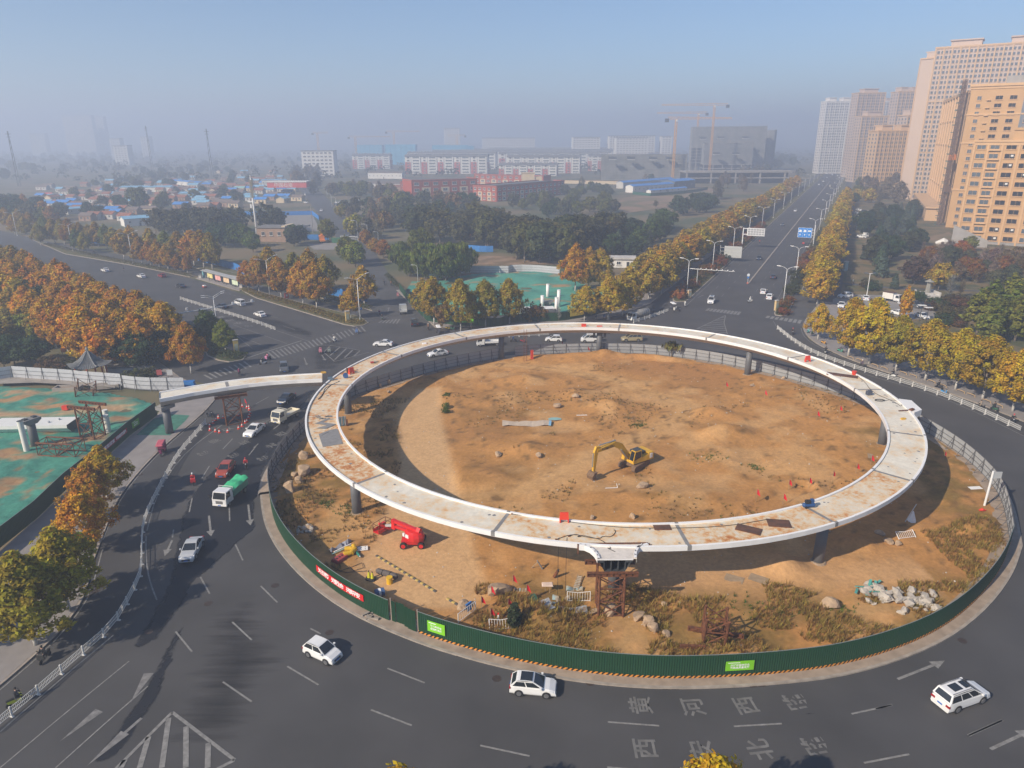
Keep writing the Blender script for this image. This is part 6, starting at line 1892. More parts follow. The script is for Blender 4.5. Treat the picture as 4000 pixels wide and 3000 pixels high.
VIL=[('A',345,365,'b'),('A',400,362,'R'),('A',455,375,'p'),('A',500,385,'r'),('A',385,428,'p'),('A',460,428,'r'),('A',540,430,'b'),('A',610,415,'b'),('A',640,345,'g'),('A',560,330,'g'),('A',730,375,'r'),('A',690,335,'r'),('A',830,360,'r'),('A',800,545,'r'),('A',740,555,'g'),('A',960,430,'r'),('A',900,400,'r'),('A',850,440,'g'),('A',1000,515,'b'),('A',920,540,'r'),('A',1080,555,'r'),('A',1140,500,'g'),('A',1020,395,'r'),('A',1290,440,'r'),('A',1280,490,'g'),('A',1380,312,'r'),('A',1310,300,'r'),('A',1500,292,'r'),('A',1610,312,'r'),('A',1560,365,'r'),('A',1480,350,'g'),('A',1700,340,'g'),('A',1760,352,'r'),('A',1870,312,'r'),('A',1910,270,'r'),('A',1990,270,'r'),('A',1720,415,'p'),('A',1560,450,'b'),('A',1830,455,'r'),('A',1760,460,'g'),('A',1960,395,'b'),('A',2020,440,'g'),('A',1960,340,'r'),('A',2060,330,'r'),('A',2070,300,'t'),('A',2150,300,'b'),('A',2170,385,'p'),('A',1460,275,'b'),('A',1670,270,'p'),('A',1760,255,'p'),('A',1840,245,'p'),('A',1000,275,'p'),('A',950,230,'p'),('A',1080,210,'p'),('A',1320,185,'p'),('A',1400,250,'p'),('A',1580,225,'p'),('A',880,310,'r'),('e',1310,430,'b'),('e',1420,300,'p'),('e',1300,265,'p'),('e',1180,380,'p'),('e',1600,385,'b'),('e',1650,330,'b'),('e',1700,425,'p'),('e',1430,390,'b'),('e',1290,310,'r'),('e',1470,360,'g'),('e',1690,290,'p'),('e',1580,290,'b'),('e',1770,400,'g'),('e',1360,210,'b'),('e',1250,180,'p'),('e',1620,250,'p'),('e',1440,100,'g'),('e',860,60,'r'),('e',1050,330,'g'),('e',940,330,'r'),('e',1000,260,'r'),('e',820,310,'r'),('e',380,100,'p'),('e',110,200,'p'),('e',1080,150,'p')]
cnt={}
names=dict(b='bright blue sheet roof',p='pale blue sheet roof',r='red-brown tiled roof',g='weathered grey tiled roof',t='pale teal roof',R='bright red sheet roof')
for i,(c,x,y,k) in enumerate(VIL):
 p=W(c,x,y+25)
 w=RC((8.,9.5,11.))
 d=RC((5.5,6.5))
 j=cnt.get(k,0)
 cnt[k]=j+1
 inst(house_proto(w,d,3.1,1.5,RF[k],RC((pal,brickw,crw))),'village_house','village house under a %s, %s of that kind reading from the left'%(names[k],nt_(j)),'house',(p.x-w/2,p.y,0),RU(-.3,-.12)+(PI/2 if random.random()<.2 else 0),'village houses')
for k in range(95):
 x=RU(300,2400)
 p=W('A',x,RU(300-(x-300)*.075,520-abs(x-900)*.04))
 inst(house_proto(*RC(((7.,5.5),(9.,6.5),(12.,6.))),3.1,1.4,RF[RC('bprrgrgrg')],RC((pal,brickw))),'village_house','small house packed in between the larger village roofs','house',(p.x,p.y,0),RU(-.3,-.1),'houses packed in the village')
shd('long white building with a pale blue roof before the village',W('A',590,525),W('A',905,500),8,3.4,blues,pal,.9,5,'village_shed','shed')
shd('white shed with a light blue roof just behind the roadside trees',W('A',1080,632),W('A',1360,612),9,4.2,blues,ww_,1.2,3,'village_shed','shed')
shd('long blue-roofed workshop at the back of the village',W('A',1450,262),W('A',1720,285),9,4,bluer,ww_,1.,7,'village_shed','shed')
shd('white two-storey building with a flat pale roof near the small road',W('e',1340,240),W('e',1640,235),10,6,blues,ww_,.5,8,'village_shed','shed')
shd('long pale shed roofs in the haze beyond the village',aty('Q',760,390,700),aty('Q',1100,375,700),14,4.5,blues,ww_,1,0,'village_shed','shed')
shd('second long pale shed in the haze beyond the village',aty('Q',1160,440,620),aty('Q',1330,432,620),12,4,blues,pal,1,0,'village_shed','shed')
shd('grey flat workshop roofs left of the apartments',aty('O',350,440,760),aty('O',690,430,740),30,4,greyr,pal,1,0,'village_shed','shed')
shd('dark flat workshop roofs behind the red school',aty('O',480,455,700),aty('O',820,450,690),28,4,rustr,brickw,.8,0,'village_shed','shed')
shd('long white two-storey house in front of the left apartments',aty('O',435,400,930),aty('O',680,395,920),12,7,greyr,ww_,1.2,9,'village_shed','shed')
p=aty('B',85,170,640)
t=th('red_fuel_canopy','red and white flat canopy beyond the village','canopy',(p.x,640,0))
MB().box(0,34,0,12,7,11.5).bu('fascia',redr,t)
MB().box(-.4,34.4,-.4,12.4,11.5,12.3).bu('roof',ww_,t)
for x in (4,30):
 MB().box(x,x+1,5,6,0,7).bu('column',ww_,t)
ob('sign_text',txm('中国石油',4,ww_),t,(14,-.05,9.2),rot=(PI/2,0,0))
p=W('e',1290,930)
t=th('plant_room','flat-roofed weathered brick building behind the golden trees','building',(p.x,p.y,0),-.12)
MB().box(0,14,0,10,0,6.5).bu('wall',brickw,t)
MB().box(-.4,14.4,-.4,10.4,6.5,7).bu('roof',roofg,t)
MB().box(12.6,14.4,-.4,10.4,7,7.6).bu('parapet',crw,t)
for k in range(3):
 pw_(t,3+k*4,-.05,3,wn_(1.6,1.8,pal,gd_))
for k in range(4):
 p=W('e',1640+k*75,745)
 t=th('foundation_beam','pale concrete foundation beam in the demolition yard, %s from the left'%nt_(k),'beam',(p.x,p.y,0),1.2-k*.05)
 MB().box(-4,4,-.4,.4,0,.9).bu('beam',M('pale_concrete',(.42,.40,.37),.9),t)
 MB().box(-4.2,-3.4,-.7,.7,0,1.2).bu('head',MATS['pale_concrete'],t)
p=W('C',850,985)
t=th('gatehouse','small white flat-roofed gatehouse behind the corner trees','building',(p.x,p.y,0),-.1)
MB().box(0,9,0,5,0,3.2).bu('wall',ww_,t)
MB().box(-.6,9.6,-.6,5.6,3.2,3.8).bu('roof',pal,t)
pw_(t,3,-.05,1.1,wn_(1.6,1.3,ww_,gd_))
MB().box(6,7,-.06,-.003,0,2.2).bu('door',gd_,t)
p=W('D',1270,545)
t=th('compound_wall','blank pale wall panels at the foot of the tan towers','wall',(p.x,p.y,0),-.15)
for k in range(3):
 MB().box(k*9,k*9+8.7,0,.4,0,7).bu('panel',cw_,t)
p=W('D',1575,790)
t=th('broken_wall','slanting broken concrete wall with pale sheeting by the tan tower','wall',(p.x,p.y,0),-.7)
MB().add([(0,0,0),(14,0,0),(14,0,3),(2,0,8),(0,0,9),(0,.4,0),(14,.4,0),(14,.4,3),(2,.4,8),(0,.4,9)],[(0,1,2,3,4),(9,8,7,6,5),(1,6,7,2),(2,7,8,3),(3,8,9,4),(0,4,9,5)]).bu('slab',cw_,t)
MB().path([(-6,0,.4),(-3,1,1.3),(0,2,.6)],[.6,1.6,.5],7).bu('sheeting',ww_,t)
# ================================================================ VEHICLES
carp=M('car_paint',(.82,.82,.82),.28,var=.04,objcol=True,coat=.6,scale=.5)
tyrem=M('tyre',(.02,.02,.021),.85,var=.2)
rimm=M('alloy',(.32,.32,.33),.35,.7,var=.15)
lampw=M('headlamp',(.7,.72,.74),.15,var=.1)
lampr=M('tail_lamp',(.30,.012,.012),.25,var=.1)
cgl=M('car_glass',(.018,.022,.027),.06,var=.2,spec=.7)
bk_=M('black_plastic',(.022,.022,.024),.6,var=.2)
platem=M('number_plate',(.04,.14,.45),.5)
plateg=M('number_plate_green',(.12,.4,.2),.5)
def wheel_proto(r=.32,w=.2):
 t=MB().path([(0,-w/2,0),(0,-w/2+.02,0),(0,w/2-.02,0),(0,w/2,0)],[r*.88,r,r,r*.88],18).mesh('tyre',tyrem,False)
 m=MB().disc((0,0,0),r*.62,16,0,'Y')
 for k in range(5):
  a=2*PI*k/5
  m.beam((0,0,0),(cos(a)*r*.6,0,sin(a)*r*.6),.05,.03)
 m.path([(0,-.02,0),(0,.02,0)],[r*.66,r*.66],16)
 return t,m.mesh('rim',rimm)
TY,RM=wheel_proto()
def car_proto(kind):
 """front points to +x; the sizes of the common body styles"""
 S=dict(sedan=(4.65,1.80,1.45,[(-2.3,.62),(-2.2,.92),(-1.75,1.0),(.75,.95),(1.6,.86),(2.15,.72),(2.3,.5)],(-1.75,-.95,.05,1.0)),hatch=(4.1,1.78,1.50,[(-2.03,.60),(-1.98,.95),(-1.6,1.02),(.75,.97),(1.45,.88),(1.95,.70),(2.05,.48)],(-1.95,-1.45,.05,1.0)),mini=(3.7,1.64,1.56,[(-1.82,.60),(-1.78,.98),(-1.4,1.04),(.75,1.0),(1.35,.90),(1.75,.72),(1.85,.48)],(-1.76,-1.3,.15,.98)),suv=(4.5,1.84,1.68,[(-2.22,.68),(-2.18,1.05),(-1.7,1.12),(.75,1.08),(1.6,1.0),(2.12,.84),(2.25,.55)],(-2.1,-1.6,.1,1.0)),mpv=(5.0,1.90,1.80,[(-2.46,.70),(-2.42,1.08),(-2.0,1.14),(1.0,1.1),(1.75,1.0),(2.35,.82),(2.5,.55)],(-2.4,-2.1,.35,1.45)),van=(4.4,1.70,1.90,[(-2.18,.7),(-2.15,1.1),(-1.9,1.18),(1.2,1.15),(1.75,1.05),(2.1,.9),(2.2,.55)],(-2.13,-2.0,.75,1.75)),jeep=(4.3,1.86,1.82,[(-2.0,.7),(-1.98,1.12),(-1.7,1.15),(.6,1.12),(1.5,1.08),(2.0,1.02),(2.05,.6)],(-1.95,-1.85,.3,.75)))[kind]
 L,Wd,H,top,gh=S
 hw=Wd/2
 zb=.22
 rings=[]
 xs=[p[0] for p in top]
 for x,z in top:
  e=abs(x)/(L/2)
  w=hw*(1-.10*e**4)
  w2=w*.96
  rings.append([(x,-w*.92,zb),(x,-w,zb+.14),(x,-w,z*.55),(x,-w2,z-.09),(x,-w2*.86,z),(x,w2*.86,z),(x,w2,z-.09),(x,w,z*.55),(x,w,zb+.14),(x,w*.92,zb)])
 body=MB().loft(rings)
 xr,x1,x2,xf=gh
 bz=1.0 if kind in ('sedan','hatch','mini') else 1.1
 bz=[z for x,z in top if x>=xr][0]-.02
 cw,rw=hw*.93,hw*.76
 zr=H-.04
 ga=[(xr,-cw,bz),(xf,-cw,bz-.04),(x2,-rw,zr),(x1,-rw,zr)]
 gb=[(x,-y,z) for x,y,z in ga]
 cab=MB()
 cab.add(ga+gb,[(0,1,2,3),(7,6,5,4),(1,5,6,2),(0,3,7,4)])
 cab.loft([[(x1,-rw,zr),(x1,rw,zr)],[(x1+.15,-rw*.97,H),(x1+.15,rw*.97,H)],[((x1+x2)/2,-rw*.96,H+.03),((x1+x2)/2,rw*.96,H+.03)],[(x2-.15,-rw*.97,H),(x2-.15,rw*.97,H)],[(x2,-rw,zr),(x2,rw,zr)]],closed=False,cap=False)
 def inset(a,b,c,d,s0=.06,s1=.94,t0=.1,t1=.92,off=.012):
  a,b,c,d=[Vc(q) for q in (a,b,c,d)]
  n=(b-a).cross(d-a).normalized()*off
  f=lambda s,t:(a.lerp(b,s)).lerp(d.lerp(c,s),t)+n
  return MB().quad(f(s0,t0),f(s1,t0),f(s1,t1),f(s0,t1))
 parts=[('body',body.mesh('body',carp,False),None,True),('cabin',cab.mesh('cabin',carp),None,True)]
 mats_=cgl
 parts.append(('windscreen',inset(ga[1],gb[1],gb[2],ga[2],.05,.95,.05,.95).mesh('windscreen',cgl),None,False))
 parts.append(('rear_window',inset(gb[0],ga[0],ga[3],gb[3],.08,.92,.15,.92).mesh('rear_window',cgl),None,False))
 spl=[(.05,.47),(.51,.93)] if kind not in ('mpv','van','jeep') else [(.03,.34),(.37,.66),(.69,.95)]
 for s0,s1 in spl:
  parts.append(('side_window',inset(ga[0],ga[1],ga[2],ga[3],s0,s1,.1,.9).mesh('side_window',cgl),None,False))
  parts.append(('side_window',inset(gb[1],gb[0],gb[3],gb[2],1-s1,1-s0,.1,.9).mesh('side_window',cgl),None,False))
 r=.33 if kind not in ('suv','jeep','mpv') else .37
 wb=L*.29
 for x in (-wb,wb+.02):
  for s in (-1,1):
   parts.append(('wheel',TY,T(x,s*(hw-.085),r,s=(r/.32,1,r/.32)),False,[('rim',RM,T(0,s*.1,0),False)]))
   ar=MB().disc((0,0,0),r*1.16,18,0,'Y')
   parts.append(('wheel_arch',ar.mesh('wheel_arch',bk_),T(x,s*(hw+.004),r+.01),False))
 for s in (-1,1):
  parts.append(('headlight',MB().hexa([(L/2-.42,s*hw*.52,.62),(L/2-.06,s*hw*.52,.58),(L/2-.2,s*hw*.93,.58),(L/2-.5,s*hw*.975,.62)],[(L/2-.5,s*hw*.52,.78),(L/2-.14,s*hw*.52,.73),(L/2-.26,s*hw*.9,.73),(L/2-.55,s*hw*.965,.8)]).mesh('headlight',lampw),None,False))
  parts.append(('tail_light',MB().box(-L/2-.0,-L/2+.12,min(s*hw*.55,s*hw*.94),max(s*hw*.55,s*hw*.94),.72,.9).mesh('tail_light',lampr),None,False))
  parts.append(('mirror',MB().box(xf-.38,xf-.2,min(s*hw,s*(hw+.17)),max(s*hw,s*(hw+.17)),bz,bz+.14).mesh('mirror',carp),None,True))
 parts.append(('grille',MB().box(L/2-.08,L/2+.004,-hw*.5,hw*.5,.36,.56).mesh('grille',bk_),None,False))
 parts.append(('number_plate',MB().box(L/2+.004,L/2+.02,-.22,.22,.34,.47).mesh('number_plate',platem),None,False))
 parts.append(('number_plate',MB().box(-L/2-.02,-L/2+.004,-.22,.22,.6,.73).mesh('number_plate',platem),None,False))
 if kind in ('mpv','hatch'):
  if kind=='mpv':
   for a,b in ((-1.5,-.55),(-.25,.25)):
    parts.append(('sunroof',MB().box(a,b,-rw*.55,rw*.55,H+.0,H+.042).mesh('sunroof',cgl),None,False))
   for s in (-1,1):
    parts.append(('roof_rail',MB().beam((x1+.1,s*rw*.85,H+.05),(x2-.2,s*rw*.85,H+.05),.05).mesh('roof_rail',rimm),None,False))
  else:
   parts.append(('sunroof',MB().box(-1.1,-.05,-rw*.82,rw*.82,H-.01,H+.04).mesh('sunroof',cgl),None,False))
 if kind=='jeep':
  parts.append(('spare_wheel',TY,T(-L/2-.12,0,1.05,rz=PI/2,s=(1.1,1,1.1)),False))
 return parts
CARS={k:car_proto(k) for k in ('sedan','hatch','mini','suv','mpv','van','jeep')}
noroof=[p for p in CARS['hatch'] if p[0]!='sunroof']
CARS['compact']=noroof
WHT,SIL,GRY,BLK,RED_,NAV,GLD=(.86,.86,.85),(.5,.52,.54),(.11,.115,.12),(.025,.027,.03),(.42,.045,.03),(.02,.03,.05),(.42,.36,.22)
def cr_(kind,rear,front,col,label,group=None,mid=None):
 """rear and front: ground points under the tail and the nose"""
 d=Vc((front[0]-rear[0],front[1]-rear[1],0))
 p=(Vc((rear[0],rear[1],0))+Vc((front[0],front[1],0)))/2
 return inst(CARS[kind],'car',label,'car' if kind!='van' else 'van',(p.x,p.y,.005),atan2(d.y,d.x),group,col=col)
def at(c,x,y,hx,hy):
 p=W(c,x,y)
 q=W(c,x+hx,y+hy)
 d=(q-p).normalized()
 return p-d,p+d
cr_('mini',W('J',470,1310),W('J',690,1405),WHT,'small white hatchback passing the green hoarding, green plate, nose to the lower right')
cr_('hatch',W('K',-20,1635),W('K',390,1670),WHT,'white hatchback with black glass roof in front of the orange-striped hoarding')
cr_('mpv',W('L',1110,1440),W('L',1370,1345),WHT,'white people carrier with two roof panes at the lower right, seen from behind')
cr_('sedan',W('I',1415,55),W('I',1352,170),SIL,'silver saloon driving toward the camera at lower left')
cr_('compact',W('R',700,1260),W('R',640,1335),(.40,.07,.035),'red-brown hatchback just behind the green-tarped truck')
cr_('sedan',W('R',985,890),W('R',885,965),WHT,'white saloon coming down past the trestle cones')
cr_('sedan',W('R',1265,610),W('R',1195,660),NAV,'dark blue-black saloon under the left bridge branch')
cr_('suv',W('U',1130,1195),W('U',1140,1275),GRY,'dark grey SUV just behind the bridge branch')
cr_('sedan',W('F',1185,335),W('F',1015,332),WHT,'white saloon turning left above the ring, side on')
cr_('sedan',W('F',1660,405),W('F',1480,432),WHT,'white saloon with dark sunroof behind the grey fence under the ring')
cr_('compact',W('G',430,295),W('G',290,292),WHT,'white hatchback under the far arc of the ring')
cr_('van',W('G',740,298),W('G',605,298),WHT,'white van behind the far pier of the ring')
cr_('mpv',W('G',1115,290),W('G',950,292),GLD,'pale gold people carrier under the far arc of the ring')
cr_('jeep',W('B',1375,1510),W('B',1368,1455),BLK,'black jeep with spare wheel entering the small road')
cr_('sedan',*at('B',35,1405,-40,-14),WHT,'white saloon by the end of the median railing on the left road')
cr_('sedan',*at('A',910,1020,-30,-9),WHT,'white saloon farthest left on the left road')
cr_('sedan',*at('A',1222,1072,-30,-9),WHT,'white saloon on the left road between the white and red cars')
cr_('compact',*at('A',1400,1068,-30,-9),(.30,.03,.04),'dark red hatchback on the left road')
cr_('sedan',*at('A',1562,1158,-30,-8),BLK,'black saloon on the left road before the bus shelter')
cr_('sedan',*at('A',1920,1335,-30,-9),NAV,'dark saloon behind the street sign arm on the left road')
cr_('van',*at('A',1765,1405,30,12),NAV,'dark van beyond the median railing on the left road')
cr_('van',*at('A',2075,1310,-30,-10),WHT,'white van with red stripe on the left road')
cr_('mpv',*at('w',215,640,-20,40),WHT,'white people carrier coming down the main road toward the ring')
cr_('sedan',*at('w',733,175,-20,30),NAV,'dark saloon approaching on the left half of the main road')
cr_('sedan',*at('w',778,540,15,-30),WHT,'white saloon driving away on the main road, left of a pair')
cr_('suv',*at('w',845,600,15,-30),WHT,'white SUV driving away on the main road, right of a pair')
cr_('sedan',*at('w',885,380,15,-30),BLK,'black saloon driving away up the main road')
cr_('sedan',*at('D',125,622,-15,22),GRY,'dark grey saloon on the main road beside the blue lane sign')
cr_('sedan',*at('D',235,500,-15,20),WHT,'white saloon alone higher up the main road')
far=((440,272,0,1),(475,280,1,1),(478,244,0,1),(510,212,3,1),(473,207,1,1),(508,178,0,1),(545,168,0,1),(555,186,0,1),(600,194,0,-1),(618,213,0,-1),(590,289,2,-1),(525,128,0,1),(517,58,0,1),(685,128,0,-1),(645,198,0,-1),(670,150,3,-1),(500,160,0,1),(560,140,3,1),(655,165,0,-1),(480,90,0,1))
for i,(x,y,k,s) in enumerate(far):
 cr_(('sedan','suv')[i%2],*at('D',x,y,-8*s,11*s),(WHT,GRY,NAV,SIL)[k],'%s car far up the main road, %s of the distant traffic'%(('white','grey','dark','silver')[k],nt_(i)),'distant cars on the main road')
cr_('van',*at('D',535,285,-8,11),(.62,.58,.48),'cream van among the distant cars on the main road')
for i,(x,y,k,c) in enumerate(((785,495,'suv',WHT),(835,512,'mpv',NAV),(875,515,'suv',SIL),(925,515,'sedan',GRY),(970,520,'sedan',(.25,.03,.03)),(1010,525,'sedan',WHT),(795,545,'sedan',WHT),(935,545,'sedan',WHT),(760,520,'sedan',SIL),(850,545,'sedan',GRY))):
 cr_(k,*at('D',x,y,30,4),c,'parked car under the trees right of the main road, %s in that group'%nt_(i),'cars parked under the right-hand trees')
for i,(x,y,k,c,hx,hy) in enumerate(((665,1245,'suv',WHT,-30,2),(840,1262,'sedan',WHT,-10,-20),(632,1325,'sedan',WHT,-15,30),(1262,1325,'mpv',GRY,40,12),(1130,1395,'sedan',WHT,20,5),(1330,1420,'sedan',WHT,20,8))):
 cr_(k,*at('D',x,y,hx,hy),c,'%s parked behind the right pavement trees'%('white SUV at the edge','white saloon by the lamp post','white saloon nearest the road','grey people carrier beside the ginkgo','white car under the panel','white car partly hidden by yellow crowns')[i],'cars in the park car park')
cr_('sedan',*at('D',805,728,30,2),WHT,'white saloon parked beside the small lorry in the park')
for i in range(12):
 cr_('sedan',*at('D',1170+RU(-10,40)+i*9,165+i*24,14,3),RC((WHT,WHT,SIL,GRY,(.3,.04,.04))),'parked car along the street by the tan blocks, %s from the far end'%nt_(i),'cars along the tan block street')
for i,(x,y,c) in enumerate(((700,430,WHT),(732,425,SIL),(770,427,WHT),(712,465,WHT),(740,458,GRY),(830,433,WHT),(875,408,WHT),(690,445,NAV),(800,440,SIL),(720,448,NAV))):
 cr_('sedan',*at('B',x,y,25,4),c,'parked car in the lot by the small far road, %s in that group'%nt_(i),'cars in the lot by the small road')
cr_('sedan',*at('B',565,497,-6,20),WHT,'white car coming down the small far road')
cr_('sedan',*at('B',432,428,25,3),WHT,'white car parked at the village end of the small road')
for i in range(8):
 cr_('sedan',*at('B',1640+i*40,690+(i%3)*8,25,3),RC((WHT,SIL,GRY,RED_)),'parked car glimpsed through the olive grove, %s from the left'%nt_(i),'cars behind the olive grove')
def lorry_proto(cabc,L,bedL,kind):
 p=[]
 hw=1.0
 x1=L/2
 x0=x1-1.75
 cab=MB().hexa([(x0,-hw,.5),(x1,-hw,.5),(x1,hw,.5),(x0,hw,.5)],[(x0,-hw,1.25),(x1,-hw,1.25),(x1,hw,1.25),(x0,hw,1.25)]).hexa([(x0,-hw,1.25),(x1,-hw,1.25),(x1,hw,1.25),(x0,hw,1.25)],[(x0,-hw*.93,2.2),(x1-.35,-hw*.93,2.2),(x1-.35,hw*.93,2.2),(x0,hw*.93,2.2)])
 p.append(('cab',cab.mesh('cab',carp),None,True))
 p.append(('windscreen',MB().quad((x1+.005,-hw*.88,1.28),(x1+.005,hw*.88,1.28),(x1-.31,hw*.82,2.1),(x1-.31,-hw*.82,2.1)).mesh('windscreen',cgl),None,False))
 for s in (-1,1):
  p.append(('side_window',MB().quad((x1-1.2,s*(hw+.006),1.3),(x1-.15,s*(hw+.006),1.3),(x1-.42,s*(hw*.945+.006),2.05),(x1-1.2,s*(hw*.945+.006),2.05)).mesh('side_window',cgl),None,False))
  p.append(('headlight',MB().box(x1-.05,x1+.02,min(s*.55,s*.92),max(s*.55,s*.92),.62,.82).mesh('headlight',lampw),None,False))
  p.append(('mirror',MB().beam((x1-.1,s*hw,1.9),(x1+.1,s*(hw+.25),1.9),.04).box(x1+.03,x1+.12,min(s*(hw+.15),s*(hw+.33)),max(s*(hw+.15),s*(hw+.33)),1.45,1.9).mesh('mirror',bk_),None,False))
 p.append(('grille',MB().box(x1,x1+.015,-.5,.5,.6,1.05).mesh('grille',rimm),None,False))
 p.append(('bumper',MB().box(x1-.2,x1+.06,-hw,hw,.32,.52).mesh('bumper',carp),None,True))
 p.append(('number_plate',MB().box(x1+.06,x1+.075,-.22,.22,.36,.48).mesh('number_plate',platem),None,False))
 p.append(('chassis',MB().box(-L/2,x0,-.4,.4,.45,.7).mesh('chassis',bk_),None,False))
 b1,b0=x0-.12,-L/2
 if kind in ('tip','flat','drop'):
  h=.95 if kind=='tip' else .42
  z=.8
  bed=MB().box(b0,b1,-hw,hw,z,z+.1).box(b0,b1,-hw,-hw+.06,z+.1,z+h).box(b0,b1,hw-.06,hw,z+.1,z+h).box(b0,b0+.06,-hw+.06,hw-.06,z+.1,z+h).box(b1-.06,b1,-hw+.06,hw-.06,z+.1,z+h)
  p.append(('bed',bed.mesh('bed',carp if kind!='tip' else M('tipper_green',(.06,.2,.14),.6)),None,kind!='tip'))
  fr=MB().beam((b1,-hw,z+h),(b1,-hw,2.35),.06).beam((b1,hw,z+h),(b1,hw,2.35),.06).beam((b1,-hw,2.35),(b1,hw,2.35),.06)
  p.append(('headboard',fr.mesh('headboard',M('pale_frame',(.5,.5,.48),.6)),None,False))
  if kind=='tip':
   n,k=9,6
   tp=MB()
   g=[[(b0-.15+(b1-b0+.2)*i/n,-hw-.05+(2*hw+.1)*j/k,z+h+.12+.22*sin(i*1.3+j)*sin(j*1.1)+(.12 if 0<j<k else -.12)) for j in range(k+1)] for i in range(n+1)]
   tp.loft(g,closed=False,cap=False)
   p.append(('tarpaulin',tp.mesh('tarpaulin',M('green_tarp',(.05,.42,.20),.6,var=.15),True),None,False))
  if kind=='flat':
   p.append(('toolbox',MB().box(.0,.5,-.2,.2,z+.1,z+.4).mesh('toolbox',RFR),None,False))
 elif kind=='box':
  p.append(('box_body',MB().box(b0,b1,-hw-.05,hw+.05,.75,2.5).mesh('box_body',ww_),None,False))
  p.append(('box_roof',MB().box(b0-.03,b1+.03,-hw-.08,hw+.08,2.5,2.58).mesh('box_roof',MATS['rust_plate']),None,False))
 elif kind=='tank':
  p.append(('tank',MB().path([(b0,0,1.65),(b0+.1,0,1.65),(b1-.1,0,1.65),(b1,0,1.65)],[.7,1.0,1.0,.7],14).mesh('tank',gp_,True),None,False))
  for k in range(6):
   p.append(('ring',MB().path([(b0+.3+k*.8,0,1.65),(b0+.38+k*.8,0,1.65)],[1.03,1.03],14).mesh('ring',M('ring_grey',(.3,.31,.31),.5)),None,False))
 for x in (x1-.75,-L/2+.9,-L/2+1.7 if kind=='tank' else None):
  if x is None:
   continue
  for s in (-1,1):
   p.append(('wheel',TY,T(x,s*(hw-.14),.38,s=(1.2,1.25,1.2)),False,[('rim',RM,T(0,s*.12,0),False)]))
 return p
RFR=M('red_plastic',(.42,.03,.03),.5)
def lry(kind,L,rear,front,col,label):
 d=Vc((front[0]-rear[0],front[1]-rear[1],0))
 p=(Vc((rear[0],rear[1],0))+Vc((front[0],front[1],0)))/2
 return inst(lorry_proto(None,L,None,kind),'lorry',label,'truck',(p.x,p.y,.005),atan2(d.y,d.x),None,col=col)
lry('tip',5.6,W('R',770,1490),W('R',672,1575),(.8,.8,.8),'white truck with a bright green tarpaulin over its load')
lry('flat',5.2,W('R',1290,770),W('R',1165,832),(.8,.74,.58),'cream flatbed truck with a red box, beside the grey fence')
lry('drop',5.6,W('F',2140,325),W('F',1880,335),(.82,.82,.8),'white dropside truck under the back left of the ring')
lry('tank',7.,W('C',1165,1415),W('C',1020,1445),(.7,.71,.70),'grey tank lorry parked beside the short white railing')
lry('box',5.0,W('D',1010,1265),W('D',1130,1285),(.8,.8,.8),'white box truck in the park car park')
lry('drop',5.0,W('D',775,725),W('D',860,722),(.8,.8,.78),'small white truck beside a saloon in the park')
lry('drop',5.0,W('B',780,755),W('B',792,735),(.8,.8,.78),'small white truck behind the height barrier on the small road')
lry('drop',4.8,W('B',1278,1400),W('B',1268,1355),(.5,.51,.5),'silver pickup with a load driving up the small road')
p=W('B',572,765)
t=th('crane_truck','orange crane truck parked by the blue hoarding','truck',(p.x,p.y,0),1.9)
MB().box(-4,4,-1.2,1.2,.8,1.5).box(2.6,4,-1.2,1.2,1.5,3.).bu('chassis',orp,t)
MB().box(-2.2,.6,-1.1,1.1,1.5,3.2).bu('turntable',orp,t)
MB().beam((-2,0,3.2),(4.6,0,4.4),.9,.8).bu('boom',orp,t)
for x in (-3,-1.6,2.8):
 for s in (-1,1):
  ob('wheel',TY,t,(x,s*1.05,.5),scale=(1.5,1.6,1.5))
p=W('B',692,770)
t=th('waste_container','green metal waste container beside the small road','container',(p.x,p.y,0),.1)
MB().hexa([(-1.6,-1,.1),(1.6,-1,.1),(1.6,1,.1),(-1.6,1,.1)],[(-2,-1.2,2.1),(2,-1.2,2.1),(2,1.2,2.1),(-2,1.2,2.1)]).bu('bin',M('bin_green',(.04,.16,.08),.6),t)
MB().box(-2.1,2.1,-1.3,1.3,2.1,2.25).bu('lid',M('bin_green',(.04,.16,.08),.6),t)
skinm=M('skin',(.42,.26,.19),.6,var=.05)
hairm=M('hair',(.02,.018,.016),.7)
clothm=M('jacket',(1,1,1),.85,var=.12,objcol=True,scale=6)
trous=M('trousers',(.025,.028,.035),.85,var=.15)
